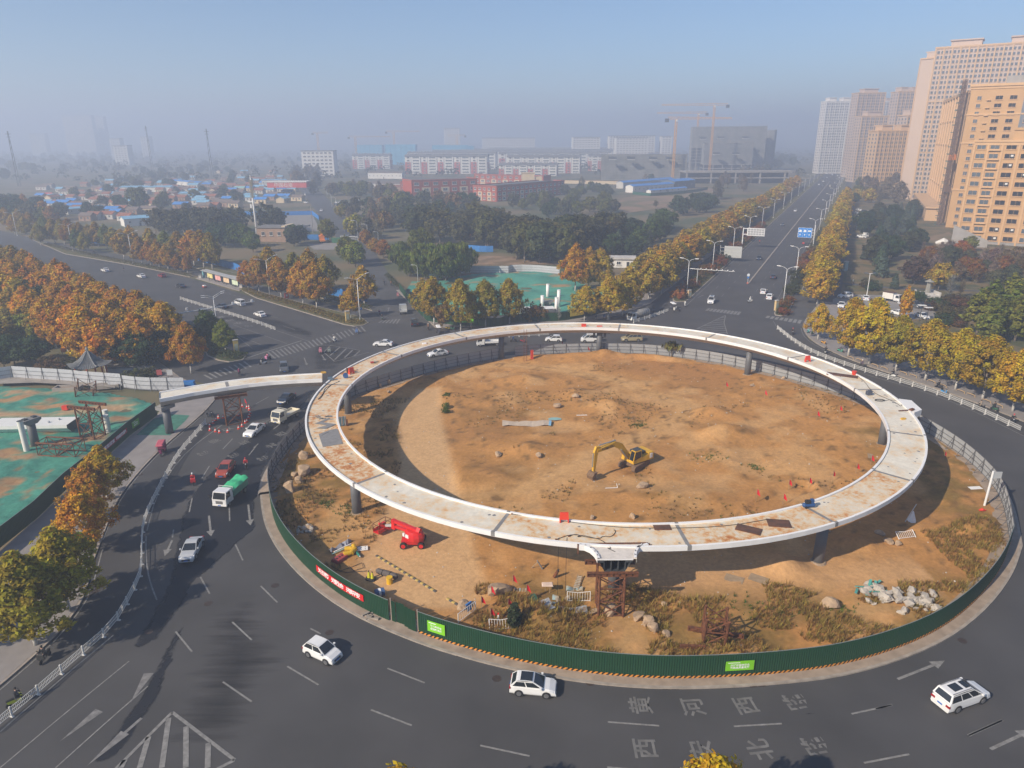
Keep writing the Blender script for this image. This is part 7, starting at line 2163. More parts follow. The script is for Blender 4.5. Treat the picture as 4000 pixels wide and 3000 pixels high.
def body_mesh(name,J,bones,rad):
 """one continuous skin round the joints, dressed by height and place"""
 me=bpy.data.meshes.new(name)
 keys=list(J)
 me.from_pydata([J[k] for k in keys],[(keys.index(a),keys.index(b)) for a,b in bones],[])
 o=bpy.data.objects.new(name,me)
 COL.objects.link(o)
 md=o.modifiers.new('s','SKIN')
 for i,k in enumerate(keys):
  me.skin_vertices[0].data[i].radius=(rad[k],rad[k])
  me.skin_vertices[0].data[i].use_root=(k=='pel')
 sb=o.modifiers.new('u','SUBSURF')
 sb.levels=sb.render_levels=1
 bpy.context.view_layer.update()
 m2=bpy.data.meshes.new_from_object(o.evaluated_get(bpy.context.evaluated_depsgraph_get()))
 m2.name=name
 bpy.data.objects.remove(o)
 m2.materials.clear()
 for a in (clothm,trous,skinm,bk_):
  m2.materials.append(a)
 segs={k:Vc(J[k]) for k in keys}
 for pl in m2.polygons:
  c=pl.center
  k=min(keys,key=lambda q:(segs[q]-c).length)
  pl.material_index=2 if k in ('head','neck','top','handL','handR') or 'fing' in k or 'thumb' in k else 3 if 'toe' in k or 'ank' in k else 1 if ('knee' in k or k=='pel' and c.z<segs['pel'].z) else 0
  pl.use_smooth=True
 return m2
def rider():
 J=dict(pel=(0,0,.78),wai=(.04,0,.98),che=(.08,0,1.2),nec=(.11,0,1.38),neck=(.13,0,1.44),head=(.16,0,1.55),top=(.16,0,1.66))
 rad=dict(pel=.16,wai=.14,che=.17,nec=.09,neck=.06,head=.095,top=.08)
 B=[('pel','wai'),('wai','che'),('che','nec'),('nec','neck'),('neck','head'),('head','top')]
 for s,n in ((1,'L'),(-1,'R')):
  J.update({'sho'+n:(.08,s*.2,1.32),'elb'+n:(.22,s*.27,1.1),'wri'+n:(.44,s*.27,1.03),'hand'+n:(.52,s*.26,1.03),'fing'+n:(.57,s*.25,.99),'thumb'+n:(.54,s*.2,1.0),'hip'+n:(.02,s*.11,.76),'knee'+n:(.42,s*.15,.72),'ank'+n:(.38,s*.13,.34),'toe'+n:(.52,s*.13,.31)})
  rad.update({'sho'+n:.09,'elb'+n:.065,'wri'+n:.045,'hand'+n:.045,'fing'+n:.03,'thumb'+n:.02,'hip'+n:.11,'knee'+n:.085,'ank'+n:.055,'toe'+n:.045})
  B+=[('nec','sho'+n),('sho'+n,'elb'+n),('elb'+n,'wri'+n),('wri'+n,'hand'+n),('hand'+n,'fing'+n),('hand'+n,'thumb'+n),('pel','hip'+n),('hip'+n,'knee'+n),('knee'+n,'ank'+n),('ank'+n,'toe'+n)]
 return body_mesh('rider_body',J,B,rad)
def stander():
 J=dict(pel=(0,0,.92),wai=(0,0,1.08),che=(.02,0,1.28),nec=(.02,0,1.44),neck=(.03,0,1.5),head=(.05,0,1.6),top=(.05,0,1.7))
 rad=dict(pel=.15,wai=.13,che=.16,nec=.09,neck=.06,head=.095,top=.08)
 B=[('pel','wai'),('wai','che'),('che','nec'),('nec','neck'),('neck','head'),('head','top')]
 for s,n in ((1,'L'),(-1,'R')):
  J.update({'sho'+n:(.02,s*.2,1.4),'elb'+n:(-.02,s*.25,1.14),'wri'+n:(.08,s*.24,.92),'hand'+n:(.1,s*.23,.85),'fing'+n:(.11,s*.22,.78),'thumb'+n:(.14,s*.2,.84),'hip'+n:(0,s*.1,.9),'knee'+n:(.06*s+.03,s*.11,.5),'ank'+n:(.05*s-.02,s*.11,.1),'toe'+n:(.05*s+.14,s*.12,.05)})
  rad.update({'sho'+n:.085,'elb'+n:.06,'wri'+n:.042,'hand'+n:.042,'fing'+n:.03,'thumb'+n:.02,'hip'+n:.1,'knee'+n:.075,'ank'+n:.05,'toe'+n:.045})
  B+=[('nec','sho'+n),('sho'+n,'elb'+n),('elb'+n,'wri'+n),('wri'+n,'hand'+n),('hand'+n,'fing'+n),('hand'+n,'thumb'+n),('pel','hip'+n),('hip'+n,'knee'+n),('knee'+n,'ank'+n),('ank'+n,'toe'+n)]
 return body_mesh('standing_body',J,B,rad)
RIDER,STAND=rider(),stander()
helmet=MB()
helmet.loft([[(.16+cos(a)*r,sin(a)*r,z) for a in [2*PI*k/10 for k in range(10)]] for r,z in ((.125,1.56),(.135,1.64),(.11,1.72),(.05,1.765))])
HELM=helmet.mesh('helmet',M('helmet',(.9,.9,.9),.35,objcol=True,var=.05),True)
hr=MB()
hr.loft([[(.13+cos(a)*r,sin(a)*r,z) for a in [2*PI*k/10 for k in range(10)]] for r,z in ((.10,1.55),(.115,1.64),(.10,1.71),(.04,1.745))])
HAIR=hr.mesh('hair',hairm,True)
apron=MB().loft([[(.5,-.22,1.08),(.5,.22,1.08)],[(.62,-.34,.95),(.62,.34,.95)],[(.6,-.36,.6),(.6,.36,.6)],[(.55,-.3,.35),(.55,.3,.35)]],closed=False,cap=False).mesh('wind_apron',clothm)
rgm=M('scooter_paint',(1,1,1),.35,objcol=True,var=.05)
def scooter_proto():
 w=MB().path([(0,-.05,0),(0,-.035,0),(0,.035,0),(0,.05,0)],[.19,.23,.23,.19],14).mesh('wheel',tyrem)
 b=MB().hexa([(-.62,-.14,.42),(-.02,-.14,.36),(-.02,.14,.36),(-.62,.14,.42)],[(-.72,-.11,.68),(-.1,-.13,.66),(-.1,.13,.66),(-.72,.11,.68)])
 b.box(-.1,.38,-.13,.13,.28,.36)
 f=MB().hexa([(.32,-.15,.3),(.46,-.1,.3),(.46,.1,.3),(.32,.15,.3)],[(.34,-.19,.92),(.5,-.1,.92),(.5,.1,.92),(.34,.19,.92)])
 s=MB().hexa([(-.72,-.12,.68),(-.08,-.13,.66),(-.08,.13,.66),(-.72,.12,.68)],[(-.7,-.11,.77),(-.12,-.11,.75),(-.12,.11,.75),(-.7,.11,.77)])
 h=MB().beam((.4,-.32,1.03),(.4,.32,1.03),.04).beam((.42,0,.9),(.4,0,1.03),.05).beam((.42,0,.9),(.66,0,.3),.05)
 m=MB().beam((.4,.28,1.03),(.36,.34,1.22),.02).beam((.4,-.28,1.03),(.36,-.34,1.22),.02).box(.34,.38,.28,.4,1.18,1.28).box(.34,.38,-.4,-.28,1.18,1.28)
 return [('body',b.mesh('body',rgm),None,True),('front_shield',f.mesh('front_shield',rgm),None,True),('seat',s.mesh('seat',bk_),None,False),('handlebar',h.mesh('handlebar',bk_),None,False),('mirror',m.mesh('mirror',bk_),None,False),('headlight',MB().box(.48,.53,-.07,.07,.78,.9).mesh('headlight',lampw),None,False),('wheel',w,T(.66,0,.23),False),('wheel',w,T(-.6,0,.23),False)]
SCO=scooter_proto()
def rat(c,x,y,hx,hy,jc,sc,what,cap=None,ap=None,parked=False):
 p,q=W(c,x,y),W(c,x+hx,y+hy)
 d=q-p
 rz=atan2(d.y,d.x)
 inst(SCO,'scooter','%s scooter, %s'%(sc[1],what),'scooter',(p.x,p.y,.005),rz,col=sc[0])
 if not parked:
  o=th('person','person in %s riding, %s'%(jc[1],what),'person',(p.x,p.y,.005),rz)
  ob('body',RIDER,o,col=jc[0])
  if cap:
   ob('helmet',HELM,o,col=cap)
  else:
   ob('hair',HAIR,o)
  if ap:
   ob('wind_apron',apron,o,col=ap)
DK,BLUc,PNK,RDc,WHc,GRc,BRc,PUR=((.02,.022,.028),'dark clothes'),((.06,.11,.24),'a blue coat'),((.5,.16,.24),'a pink coat'),((.5,.02,.03),'a red jacket'),((.7,.7,.66),'pale clothes'),((.17,.19,.19),'grey clothes'),((.26,.13,.07),'a tan jacket'),((.2,.03,.1),'a magenta jacket')
sD,sW,sG,sR=((.03,.03,.035),'dark'),((.75,.75,.73),'white'),((.05,.14,.08),'dark green'),((.3,.03,.04),'red')
for a in (('R',795,395,3,-14,PUR,sD,'beside the side-lane zebra crossing',None),('R',860,1250,-5,25,RDc,sD,'on the wet lane right of the red-brown car',(.5,.03,.03)),('R',372,1395,-3,25,RDc,sW,'left of the green-tarped truck',(.8,.8,.8),(.5,.02,.03)),('U',910,1170,-30,4,DK,sW,'crossing at the corner island, nearer of two',(.02,.02,.02)),('U',962,1125,-25,8,PNK,sD,'crossing at the corner island, in pink behind',None,(.5,.2,.35)),('U',1530,1050,-10,25,PNK,sD,'on the hatched area, left of two',(.02,.02,.02),(.55,.2,.26)),('U',1625,1045,-10,25,GRc,sD,'on the hatched area, right of two',(.03,.03,.03),(.2,.23,.22)),('U',1680,930,-25,12,WHc,sW,'near the zebra on the left road',(.05,.05,.05)),('U',1920,835,-8,20,BLUc,sD,'at the far end of the zebra',(.03,.05,.12),(.1,.18,.38)),('U',2165,640,3,20,PUR,sD,'waiting at the mouth of the small road, upper',None),('U',2193,690,3,20,DK,sG,'waiting at the mouth of the small road, lower',None),('F',1490,195,3,-20,BRc,sD,'passing behind the black jeep',(.6,.5,.4)),('B',1110,1135,3,-20,DK,sD,'going up the small road, left of a pair',None),('B',1168,1140,3,-20,BRc,sD,'going up the small road, right of a pair',None),('B',1226,1240,2,20,PNK,sD,'coming down the small road alone',None,(.5,.22,.22)),('B',778,680,2,-20,DK,sD,'far up the small road by the height barrier',None),('B',552,1285,-20,-6,DK,sD,'on the cycle lane under the golden trees, left',None),('B',600,1280,-20,-6,WHc,sD,'on the cycle lane under the golden trees, right',None),('B',752,1345,-20,-8,RDc,sD,'on the cycle lane behind the small yellow tree',(.7,.6,.6)),('H',210,235,10,22,DK,sD,'on the right cycle lane near the crossing',(.55,.06,.04)),('H',495,400,15,-22,DK,sW,'on the right cycle lane by the second trunk',(.02,.02,.02)),('H',815,520,-25,-5,((.10,.07,.12),'purple-black rainwear'),sD,'on the right cycle lane below the third trunk',(.75,.7,.62)),('H',1080,605,-20,-8,DK,sW,'on the right cycle lane below the fourth trunk',(.02,.02,.02)),('H',1475,705,-22,-7,DK,sD,'on a dark bike right of the fifth trunk',None),('H',1835,880,-22,-9,((.3,.24,.18),'a beige jacket'),sD,'on the right cycle lane at the seventh trunk',None),('H',1955,895,-22,-9,DK,sG,'on the right cycle lane just after the beige rider',None),('H',2110,1000,12,20,DK,sD,'on the right cycle lane at the picture edge',(.55,.05,.08)),('I',330,880,-20,22,DK,sD,'on the left cycle lane under the big tree',None,(.03,.03,.03)),('I',125,1200,25,-12,DK,((.45,.5,.04),'yellow-green'),'beside the white railing at lower left',None),('w',630,640,20,-3,WHc,sW,'crossing the main road in a pale sun cape',(.8,.8,.78),(.75,.74,.7)),('C',1495,1320,-10,-15,WHc,sW,'at the left edge of the main road mouth',None),('C',2138,775,-4,10,RDc,sD,'far up the main road by the sign gantry',None),('C',1968,900,-4,10,RDc,sD,'far up the main road below the big sign',None),('G',15,300,-20,0,BLUc,sD,'under the back left of the ring',None),('C',1225,1370,-5,22,DK,sD,'beside the tank lorry',(.1,.02,.02),(.1,.1,.12)),('f',100,500,5,-10,GRc,sD,'on the park path at right',None),('A',1185,915,-20,-6,DK,sD,'far along the cycle lane of the left road',None),('A',815,870,-20,-6,DK,sD,'farther along the cycle lane of the left road',None)):
 rat(*a)
for a in (('E',1790,605,8,20,DK,sD,'parked at the kerb by the trestle, left',),('E',1830,610,4,20,DK,sD,'parked at the kerb by the trestle, right'),('H',345,225,10,-8,DK,((.1,.4,.38),'teal'),'parked on the right pavement corner, first'),('H',380,235,10,-8,DK,sG,'parked on the right pavement corner, second'),('H',480,320,25,8,DK,((.6,.3,.05),'yellow'),'parked under the small yellow tree'),('H',625,390,25,6,DK,((.05,.3,.2),'green'),'parked between the first trunks'),('H',1520,750,25,8,DK,((.06,.25,.5),'blue'),'standing at the railing behind the bike rider'),('C',1300,1365,25,2,DK,sD,'parked by the far kerb'),('C',1410,1345,20,5,DK,sW,'parked beside the sun canopy'),('C',1440,1360,20,8,DK,sD,'parked just below the sun canopy'),('I',550,340,20,8,DK,sD,'parked under the left crowns'),('w',1495,510,3,-20,DK,sD,'parked by the yellow row, upper'),('w',1500,540,3,-20,DK,sW,'parked by the yellow row, lower'),('G',95,305,20,2,DK,sR,'parked under the back of the ring'),('F',1660,195,20,3,DK,((.5,.35,.05),'yellow'),'in the row of hire bikes on the far pavement'),('F',1700,198,20,3,DK,sG,'in the row of hire bikes, right end')):
 rat(*a,parked=True)
for c,x,y,col,lab in (('A',1072,1018,DK,'person in dark clothes walking in the left road'),('F',1860,195,DK,'person in black standing on the far edge of the ring deck'),('C',725,1445,DK,'person in dark clothes under the corner tree'),('C',795,1440,BLUc,'person in blue under the corner trees'),('C',1400,1375,WHc,'person in pale clothes beside the sun canopy'),('A',1810,1100,DK,'person in dark clothes at the bus shelter')):
 z=ZD-.05 if 'deck' in lab else .02
 p=W(c,x,y,z)
 o=th('person',lab,'person',p,RU(0,6))
 ob('body',STAND,o,col=col[0])
 h=ob('hair',HAIR,o,(-.1,0,-.04))
def trike(c,x,y,hx,hy,col,label,canopy=None,load=None):
 p,q=W(c,x,y),W(c,x+hx,y+hy)
 d=q-p
 r=th('cargo_tricycle',label,'tricycle',(p.x,p.y,.005),atan2(d.y,d.x))
 pm=M('trike_%s'%canopy if canopy else 'trike_red',col,.5)
 MB().box(-1.2,.1,-.5,.5,.42,.5).box(-1.2,.1,-.5,-.45,.5,.8).box(-1.2,.1,.45,.5,.5,.8).box(-1.2,-1.15,-.45,.45,.5,.8).bu('tray',pm,r)
 MB().box(.2,.75,-.14,.14,.35,.7).hexa([(.75,-.2,.35),(.95,-.14,.35),(.95,.14,.35),(.75,.2,.35)],[(.78,-.24,1.0),(.95,-.12,1.0),(.95,.12,1.0),(.78,.24,1.0)]).bu('body',pm,r)
 MB().box(.1,.5,-.16,.16,.7,.82).bu('seat',bk_,r)
 MB().beam((.85,-.34,1.1),(.85,.34,1.1),.04).bu('handlebar',bk_,r)
 wm=[q for q in SCO if q[0]=='wheel'][0][1]
 for q in ((1.05,0,.24),(-.7,-.5,.24),(-.7,.5,.24)):
  ob('wheel',wm,r,q)
 if canopy:
  MB().hexa([(-1.2,-.6,1.8),(1.2,-.55,1.75),(1.2,.55,1.75),(-1.2,.6,1.8)],[(-1.1,-.45,1.95),(1.0,-.4,1.9),(1.0,.4,1.9),(-1.1,.45,1.95)]).bu('canopy',M('canopy_'+canopy,dict(rose=(.45,.09,.12),white=(.7,.7,.7))[canopy],.6),r)
  for a,b in ((-1.1,-.5),(-1.1,.5),(1.0,-.4),(1.0,.4)):
   MB().beam((a,b,.5),(a,b,1.8),.04).bu('canopy_pole',bk_,r)
  if canopy=='rose':
   MB().box(-1.15,.1,-.52,.52,.8,1.7).bu('curtain',M('curtain_maroon',(.16,.02,.06),.7),r)
 if load:
  MB().hexa([(-1.1,-.45,.8),(0,-.45,.8),(0,.45,.8),(-1.1,.45,.8)],[(-.9,-.3,1.1),(-.1,-.3,1.05),(-.1,.3,1.05),(-.9,.3,1.1)]).bu('load',load,r)
 return r
trike('R',80,1120,-12,25,(.2,.03,.1),'purple passenger tricycle with a rose canopy on the left cycle lane','rose')
trike('A',1762,1162,-30,-9,(.4,.03,.03),'red cargo tricycle before the bus shelter',None,ww_)
trike('D',305,785,6,-12,(.45,.06,.03),'red cargo tricycle driving up the main road',None,redr)
trike('F',1578,225,8,22,(.1,.1,.12),'small tricycle with a white canopy behind the ring','white')
trike('C',1390,1345,15,10,(.2,.2,.22),'tricycle with a pale sun canopy at the far kerb','white')
# ================================================================ STREET FURNITURE
gv_=M('galvanised',(.52,.53,.53),.45,.3,var=.08)
wp_=M('white_pole',(.68,.68,.67),.5,var=.06)
def lamp_proto(H=11.,arm=2.4,rise=1.1,yshape=True):
 pole=MB().path([(0,0,0),(0,0,H-1.2)],[.13,.08],8).mesh('pole',wp_,True)
 base=MB().path([(0,0,0),(0,0,.6)],[.22,.16],8).mesh('base',wp_)
 parts=[('pole',pole,None,False),('base',base,None,False)]
 for s in (-1,1):
  if yshape:
   a=MB().path([(0,0,H-1.3),(s*.25,0,H-.6),(s*.9,0,H-.2),(s*(arm-.5),0,H+.1)],[.07,.06,.05,.04],6)
  else:
   a=MB().path([(0,0,H-1.3),(s*arm*.85,0,H-.5+(s>0)*.5)],[.05,.04],6)
  parts.append(('arm',a.mesh('arm',wp_,True),None,False,[('lamp_head',MB().hexa([(s*(arm-.6),-.16,H-.02 if yshape else H-.6+(s>0)*.5),(s*(arm+.5),-.12,H+.08 if yshape else H-.5+(s>0)*.5),(s*(arm+.5),.12,H+.08 if yshape else H-.5+(s>0)*.5),(s*(arm-.6),.16,H-.02 if yshape else H-.6+(s>0)*.5)],[(s*(arm-.6),-.12,H+.14 if yshape else H-.46+(s>0)*.5),(s*(arm+.5),-.08,H+.2 if yshape else H-.4+(s>0)*.5),(s*(arm+.5),.08,H+.2 if yshape else H-.4+(s>0)*.5),(s*(arm-.6),.12,H+.14 if yshape else H-.46+(s>0)*.5)]).mesh('lamp_head',wm_1),None,False)]))
 return parts
LY,LW=lamp_proto(),lamp_proto(12.5,3.2,1,False)
ra=atan2(-UX,UY)
for i,(c,x,y) in enumerate([('C',1507,930),('C',1735,775),('C',1895,650),('C',2025,555),('C',2130,475),('D',10,405),('D',88,345),('D',152,300),('D',214,255),('D',265,220),('D',309,190),('D',347,163),('D',380,140),('D',409,120),('D',430,100)]):
 p=W(c,x,y,10.3)
 s,t=UY*p.x-UX*p.y,UX*p.x+UY*p.y
 p=NE(-43.6,t)
 inst(LY,'street_lamp','white double-armed street lamp on the left verge of the main road, %s from the crossing'%nt_(i),'street lamp',(p.x,p.y,.15),ra,'lamps on the left main road verge')
for i,(x,y) in enumerate([(133,1000),(250,825),(404,580),(458,490),(506,415),(544,360),(578,310),(603,263),(630,228),(650,195),(668,170),(685,148),(700,128)]):
 p=W('D',x,y,10.3)
 t=UX*p.x+UY*p.y
 p=NE(-15.,t)
 inst(LY,'street_lamp','white double-armed street lamp on the right verge of the main road, %s from the crossing'%nt_(i),'street lamp',(p.x,p.y,.15),ra,'lamps on the right main road verge')
for c,x,y,rz,lab,sc in (('B',900,1450,.75,'tall white two-armed lamp at the tip of the hedge verge',1),('B',122,1240,.75,'white two-armed lamp rising through the russet verge trees',1),('U',420,830,.75,'white two-armed lamp on the corner hedge island',.78),('A',1150,950,.75,'white lamp left of the bus shelter on the far verge',1),('A',632,847,.75,'white lamp farther left along the far verge',1),('A',150,712,.75,'white lamp at the far left of the left road',1),('A',1885,1540,.75,'white lamp among the crowns beside the left road',.8)):
 p=W(c,x,y)
 inst(LW,'street_lamp',lab,'street lamp',(p.x,p.y,.1),rz,scale=sc)
SL=[('pole',MB().path([(0,0,0),(0,0,7.2),(-.2,0,7.8),(-.8,0,8.2),(-1.9,0,8.3)],[.11,.08,.07,.06,.06],7).mesh('pole',wp_,True),None,False),('lamp_head',MB().box(-2.6,-1.8,-.14,.14,8.2,8.38).mesh('lamp_head',wm_1),None,False)]
for i,(x,y,s) in enumerate(((1400,1130,.8),(1060,800,.8),(968,760,1),(882,740,1.1),(694,480,1),(656,460,1.1),(615,380,.9))):
 p=W('B',x,y)
 inst(SL,'street_lamp','curved white lamp on the right of the small road, %s from the ring'%nt_(i),'street lamp',(p.x,p.y,0),.25,'curved lamps on the small road',scale=s)
for c,x,y,H,lab in (('f',265,680,7.5,'white solar lamp with two tilted panels in the car park'),('C',755,1060,9,'white lamp with flat head among the corner trees')):
 p=W(c,x,y)
 r=th('street_lamp',lab,'street lamp',p)
 if c=='C':
  H=hg_(p,'C',765,895)
 MB().path([(0,0,0),(0,0,H)],[.12,.09],8).bu('pole',wp_,r)
 for s in (-1,1):
  MB().beam((0,0,H),(s*1.5,0,H+.1),.12).bu('arm',wp_,r)
  MB().box(s*1.2-.6,s*1.2+.6,-.4,.4,H+.15,H+.22).bu('solar_panel',gd_ if c=='f' else wm_1,r)
for i,(x,y) in enumerate(((665,930),(920,960),(1000,990))):
 p=W('f',x,y)
 r=th('solar_lamp','short lamp with white tray and solar panel in the car park, %s from left'%nt_(i),'lamp',p)
 H=4.2
 MB().path([(0,0,0),(0,0,H)],.09,6).bu('pole',dk_,r)
 MB().box(-.9,.9,-.6,.6,H,H+.12).bu('tray',wm_1,r)
 MB().hexa([(-.5,-.1,H+.4),(.5,-.1,H+.4),(.5,.5,H+.9),(-.5,.5,H+.9)],[(-.5,-.13,H+.45),(.5,-.13,H+.45),(.5,.47,H+.95),(-.5,.47,H+.95)]).bu('solar_panel',gd_,r)
def gantry(label,base,H,a,L,n=7):
 r=th('signal_gantry',label,'gantry',base,a)
 MB().path([(0,0,0),(0,0,H+.3)],[.17,.14],8).bu('pole',gv_,r)
 MB().path([(-2.5,0,H),(L,0,H)],[.10,.07],8).bu('arm',gv_,r)
 for k in range(n):
  x=1+(L-1.5)*k/(n-1)
  MB().box(x-.15,x+.15,-.25,.2,H+.1,H+.4).bu('camera',wm_1,r)
 return r
p=W('w',55,490)
gantry('grey camera gantry reaching over the left half of the main road',p,hg_(p,'w',65,280),ra,11.5)
p=W('U',420,835)
q=W('U',130,560)
r=th('signal_gantry','grey signal arm slanting across the left road','gantry',(p.x-1.0,p.y+1.2,0),.62)
MB().path([(0,0,0),(0,0,6.6)],[.18,.15],8).bu('pole',gv_,r)
MB().path([(-8,0,6.0),(10.5,0,6.6)],[.16,.09],8).bu('arm',gv_,r)
for x in (-6,5,9.8):
 MB().box(x-.2,x+.2,-.2,.2,6.5,7.1).bu('camera',wm_1,r)
p=W('B',735,765)
q=W('B',885,775)
r=th('height_barrier','grey horizontal height barrier across the small road','barrier',p,atan2(q.y-p.y,q.x-p.x))
Lb=(q-p).length
MB().beam((0,0,0),(0,0,3.),.2).bu('post',gv_,r)
MB().beam((Lb,0,0),(Lb,0,3.),.2).bu('post',gv_,r)
MB().beam((0,0,2.9),(Lb,0,2.9),.3).bu('beam',gv_,r)
MB().beam((0,0,1.9),(Lb,0,1.9),.2).bu('beam',gv_,r)
p=W('w',305,190)
r=th('road_sign','back of a large grey road sign on three rails, left of the main road','sign',p,ra)
H=hg_(p,'w',308,20)
MB().path([(0,0,0),(0,0,H)],[.16,.14],8).bu('pole',gv_,r)
MB().box(1.5,8.2,-.04,.04,H-4.6,H-.2).bu('board',M('sign_back',(.42,.43,.42),.6,var=.08),r)
for k in range(3):
 MB().beam((0,-.1,H-.9-k*1.4),(7.6,-.1,H-.9-k*1.4),.14).bu('rail',gv_,r)
p=W('C',1985,815)
r=th('road_sign','white cantilever message board above the left verge of the main road','sign',p,ra)
H=hg_(p,'C',1993,640)
MB().path([(0,0,0),(0,0,H)],[.28,.24],10).bu('pole',wp_,r)
MB().beam((0,0,H-.3),(2,0,H-.3),.3).beam((0,0,H-2.8),(2,0,H-2.8),.3).bu('arm',wp_,r)
MB().box(1.6,9,-.2,.2,H-3.3,H).bu('board',wp_,r)
g=MB()
for k in range(6):
 for j in range(3):
  g.box(2+k*1.15,2.95+k*1.15,-.26,-.2,H-2.9+j*.95,H-2.2+j*.95)
gg=g.bu('panel_cells',M('sign_cell',(.30,.30,.31),.6),r)
gg['kind']='stuff'
p=NE(-14.4,348)
r=th('lane_sign','blue lane sign with white vehicle and arrow symbols on the right verge','sign',p,ra)
H=hg_(p,'D',385,645)-.1
bl=M('sign_blue',(.012,.20,.62),.45,var=.05)
wh=M('sign_white',(.75,.78,.8),.45,var=.03)
MB().path([(0,0,0),(0,0,H+1.5)],[.14,.1],8).bu('pole',wp_,r)
bd=MB().box(-6.9,-1.2,-.05,.05,H-4.1,H).bu('board',bl,r)
MB().box(-6.95,-1.15,-.03,.04,H-.02,H+.1).box(-6.95,-1.15,-.03,.04,H-4.2,H-4.08).box(-7.0,-6.88,-.03,.04,H-4.1,H).box(-1.22,-1.1,-.03,.04,H-4.1,H).bu('border',wh,r)
for k in range(3):
 MB().beam((0,0,H-.8-k*1.2),(-1.3,0,H-.8-k*1.2),.12).bu('bracket',wp_,r)
 x=-6.0+k*1.9
 if k<2:
  MB().hexa([(x-.6,-.08,H-1.8),(x+.6,-.08,H-1.8),(x+.6,-.055,H-1.8),(x-.6,-.055,H-1.8)],[(x-.45,-.08,H-.8),(x+.45,-.08,H-.8),(x+.45,-.055,H-.8),(x-.45,-.055,H-.8)]).bu('vehicle_symbol',wh,bd)
 else:
  MB().box(x-.65,x+.65,-.08,-.055,H-1.6,H-1.0).bu('vehicle_symbol',wh,bd)
 MB().add([(x-.1,-.08,H-3.5),(x+.1,-.08,H-3.5),(x+.1,-.08,H-3.0),(x-.1,-.08,H-3.0),(x-.35,-.08,H-3.0),(x+.35,-.08,H-3.0),(x,-.08,H-2.5)],[(0,1,2,3),(4,5,6)]).bu('arrow_symbol',wh,bd)
for x in (-6.75,-4.95,-3.1,-1.4):
 for j in range(4):
  MB().box(x-.06,x+.06,-.08,-.055,H-3.8+j*.95,H-3.35+j*.95).bu('lane_mark',wh,bd)
p=W('w',608,440)
r=th('traffic_sign','round white sign with a blue arrow plate at the start of the main road median','sign',(p.x,p.y,.1))
MB().path([(0,0,0),(0,0,2.6)],.06,6).bu('pole',wp_,r)
MB().path([(0,-.06,2.9),(0,-.03,2.9)],[.48,.48],16).bu('disc',wh,r)
MB().box(-.3,.3,-.06,-.03,1.8,2.35).bu('plate',bl,r)
MB().path([(0,0,0),(0,0,.5)],[.3,.2],8).bu('base',M('red_white_base',(.5,.12,.08),.6),r)
a,b=W('A',1770,1075),W('A',2075,1160)
r=th('bus_shelter','bus shelter with four lit poster panels and a flat grey roof','bus shelter',a,atan2(b.y-a.y,b.x-a.x))
L=(b-a).length
MB().hexa([(-.3,-1.1,2.75),(L+.3,-1.1,2.75),(L+.3,1.2,2.9),(-.3,1.2,2.9)],[(-.3,-1.1,2.88),(L+.3,-1.1,2.88),(L+.3,1.2,3.02),(-.3,1.2,3.02)]).bu('roof',M('shelter_roof',(.34,.34,.33),.6),r)
MB().box(-.3,.5,-.6,.0,0,2.8).bu('route_board',M('shelter_teal',(.15,.36,.40),.6),r)
pcs=[(.62,.55,.22),(.62,.30,.28),(.62,.45,.28),(.5,.58,.42)]
for k in range(4):
 x0=1.2+(L-1.6)*k/4
 w=(L-1.6)/4
 MB().box(x0,x0+.22,-.1,.1,0,2.75).bu('post',dk_,r)
 f=MB().box(x0+w*.18,x0+w*.92,-.08,.06,.45,2.5).bu('poster_frame',dk_,r)
 MB().box(x0+w*.22,x0+w*.88,-.11,-.085,.6,2.35).bu('poster',M('poster_%d'%k,pcs[k],.5,c2=tuple(min(1,c*1.15+.1) for c in pcs[k]),scale=.9,lo=.4,hi=.7),f)
 if k:
  MB().box(x0+w*.3,x0+w*.8,-.8,-.4,.42,.5).box(x0+w*.36,x0+w*.42,-.7,-.5,0,.42).box(x0+w*.68,x0+w*.74,-.7,-.5,0,.42).bu('bench',dk_,r)
for c,x,y,lab in (('A',1733,1080,'pale square litter bin left of the bus shelter'),('A',2085,1165,'pale square litter bin right of the bus shelter')):
 p=W(c,x,y)
 r=th('litter_bin',lab,'bin',(p.x,p.y,.13))
 MB().box(-.45,.45,-.35,.35,0,1.0).bu('bin_body',pal,r)
 MB().box(-.55,.55,-.45,.45,1.1,1.2).box(-.4,.4,-.3,.3,1.0,1.1).bu('bin_lid',gp_,r)
for c,x,y,h,cc,lab in (('B',795,1462,3.0,(.5,.36,.14),'yellow-buff cabinet with a figure poster at the tip of the hedge verge'),('U',625,1062,3.2,(.45,.34,.1),'yellow-green pillar on the corner hedge island'),('w',915,730,2.8,(.55,.4,.2),'buff marker pillar on the small main road island'),('C',1530,1250,2.3,(.5,.36,.2),'buff marker pillar on the left verge tip')):
 p=W(c,x,y)
 r=th('marker_pillar',lab,'pillar',(p.x,p.y,.15),.5)
 MB().box(-.55,.55,-.3,.3,0,h).bu('pillar_body',M('buff_%d'%int(h*10),cc,.6),r)
 MB().box(-.6,.6,-.35,.35,h,h+.12).bu('cap',pal,r)
 MB().box(-.35,.35,-.33,-.303,h*.25,h*.75).bu('panel',M('pillar_panel',(.35,.38,.3),.5),r)
p=W('B',268,1262)
r=th('red_notice','small red notice stand on the hedge verge','sign',(p.x,p.y,.15),.7)
MB().box(-.6,.6,-.1,.1,.3,2.0).bu('board',RFR,r)
MB().box(-.3,.3,-.13,-.103,.9,1.5).bu('panel',pal,r)
MB().box(-.5,-.4,-.05,.05,0,.3).box(.4,.5,-.05,.05,0,.3).bu('legs',dk_,r)
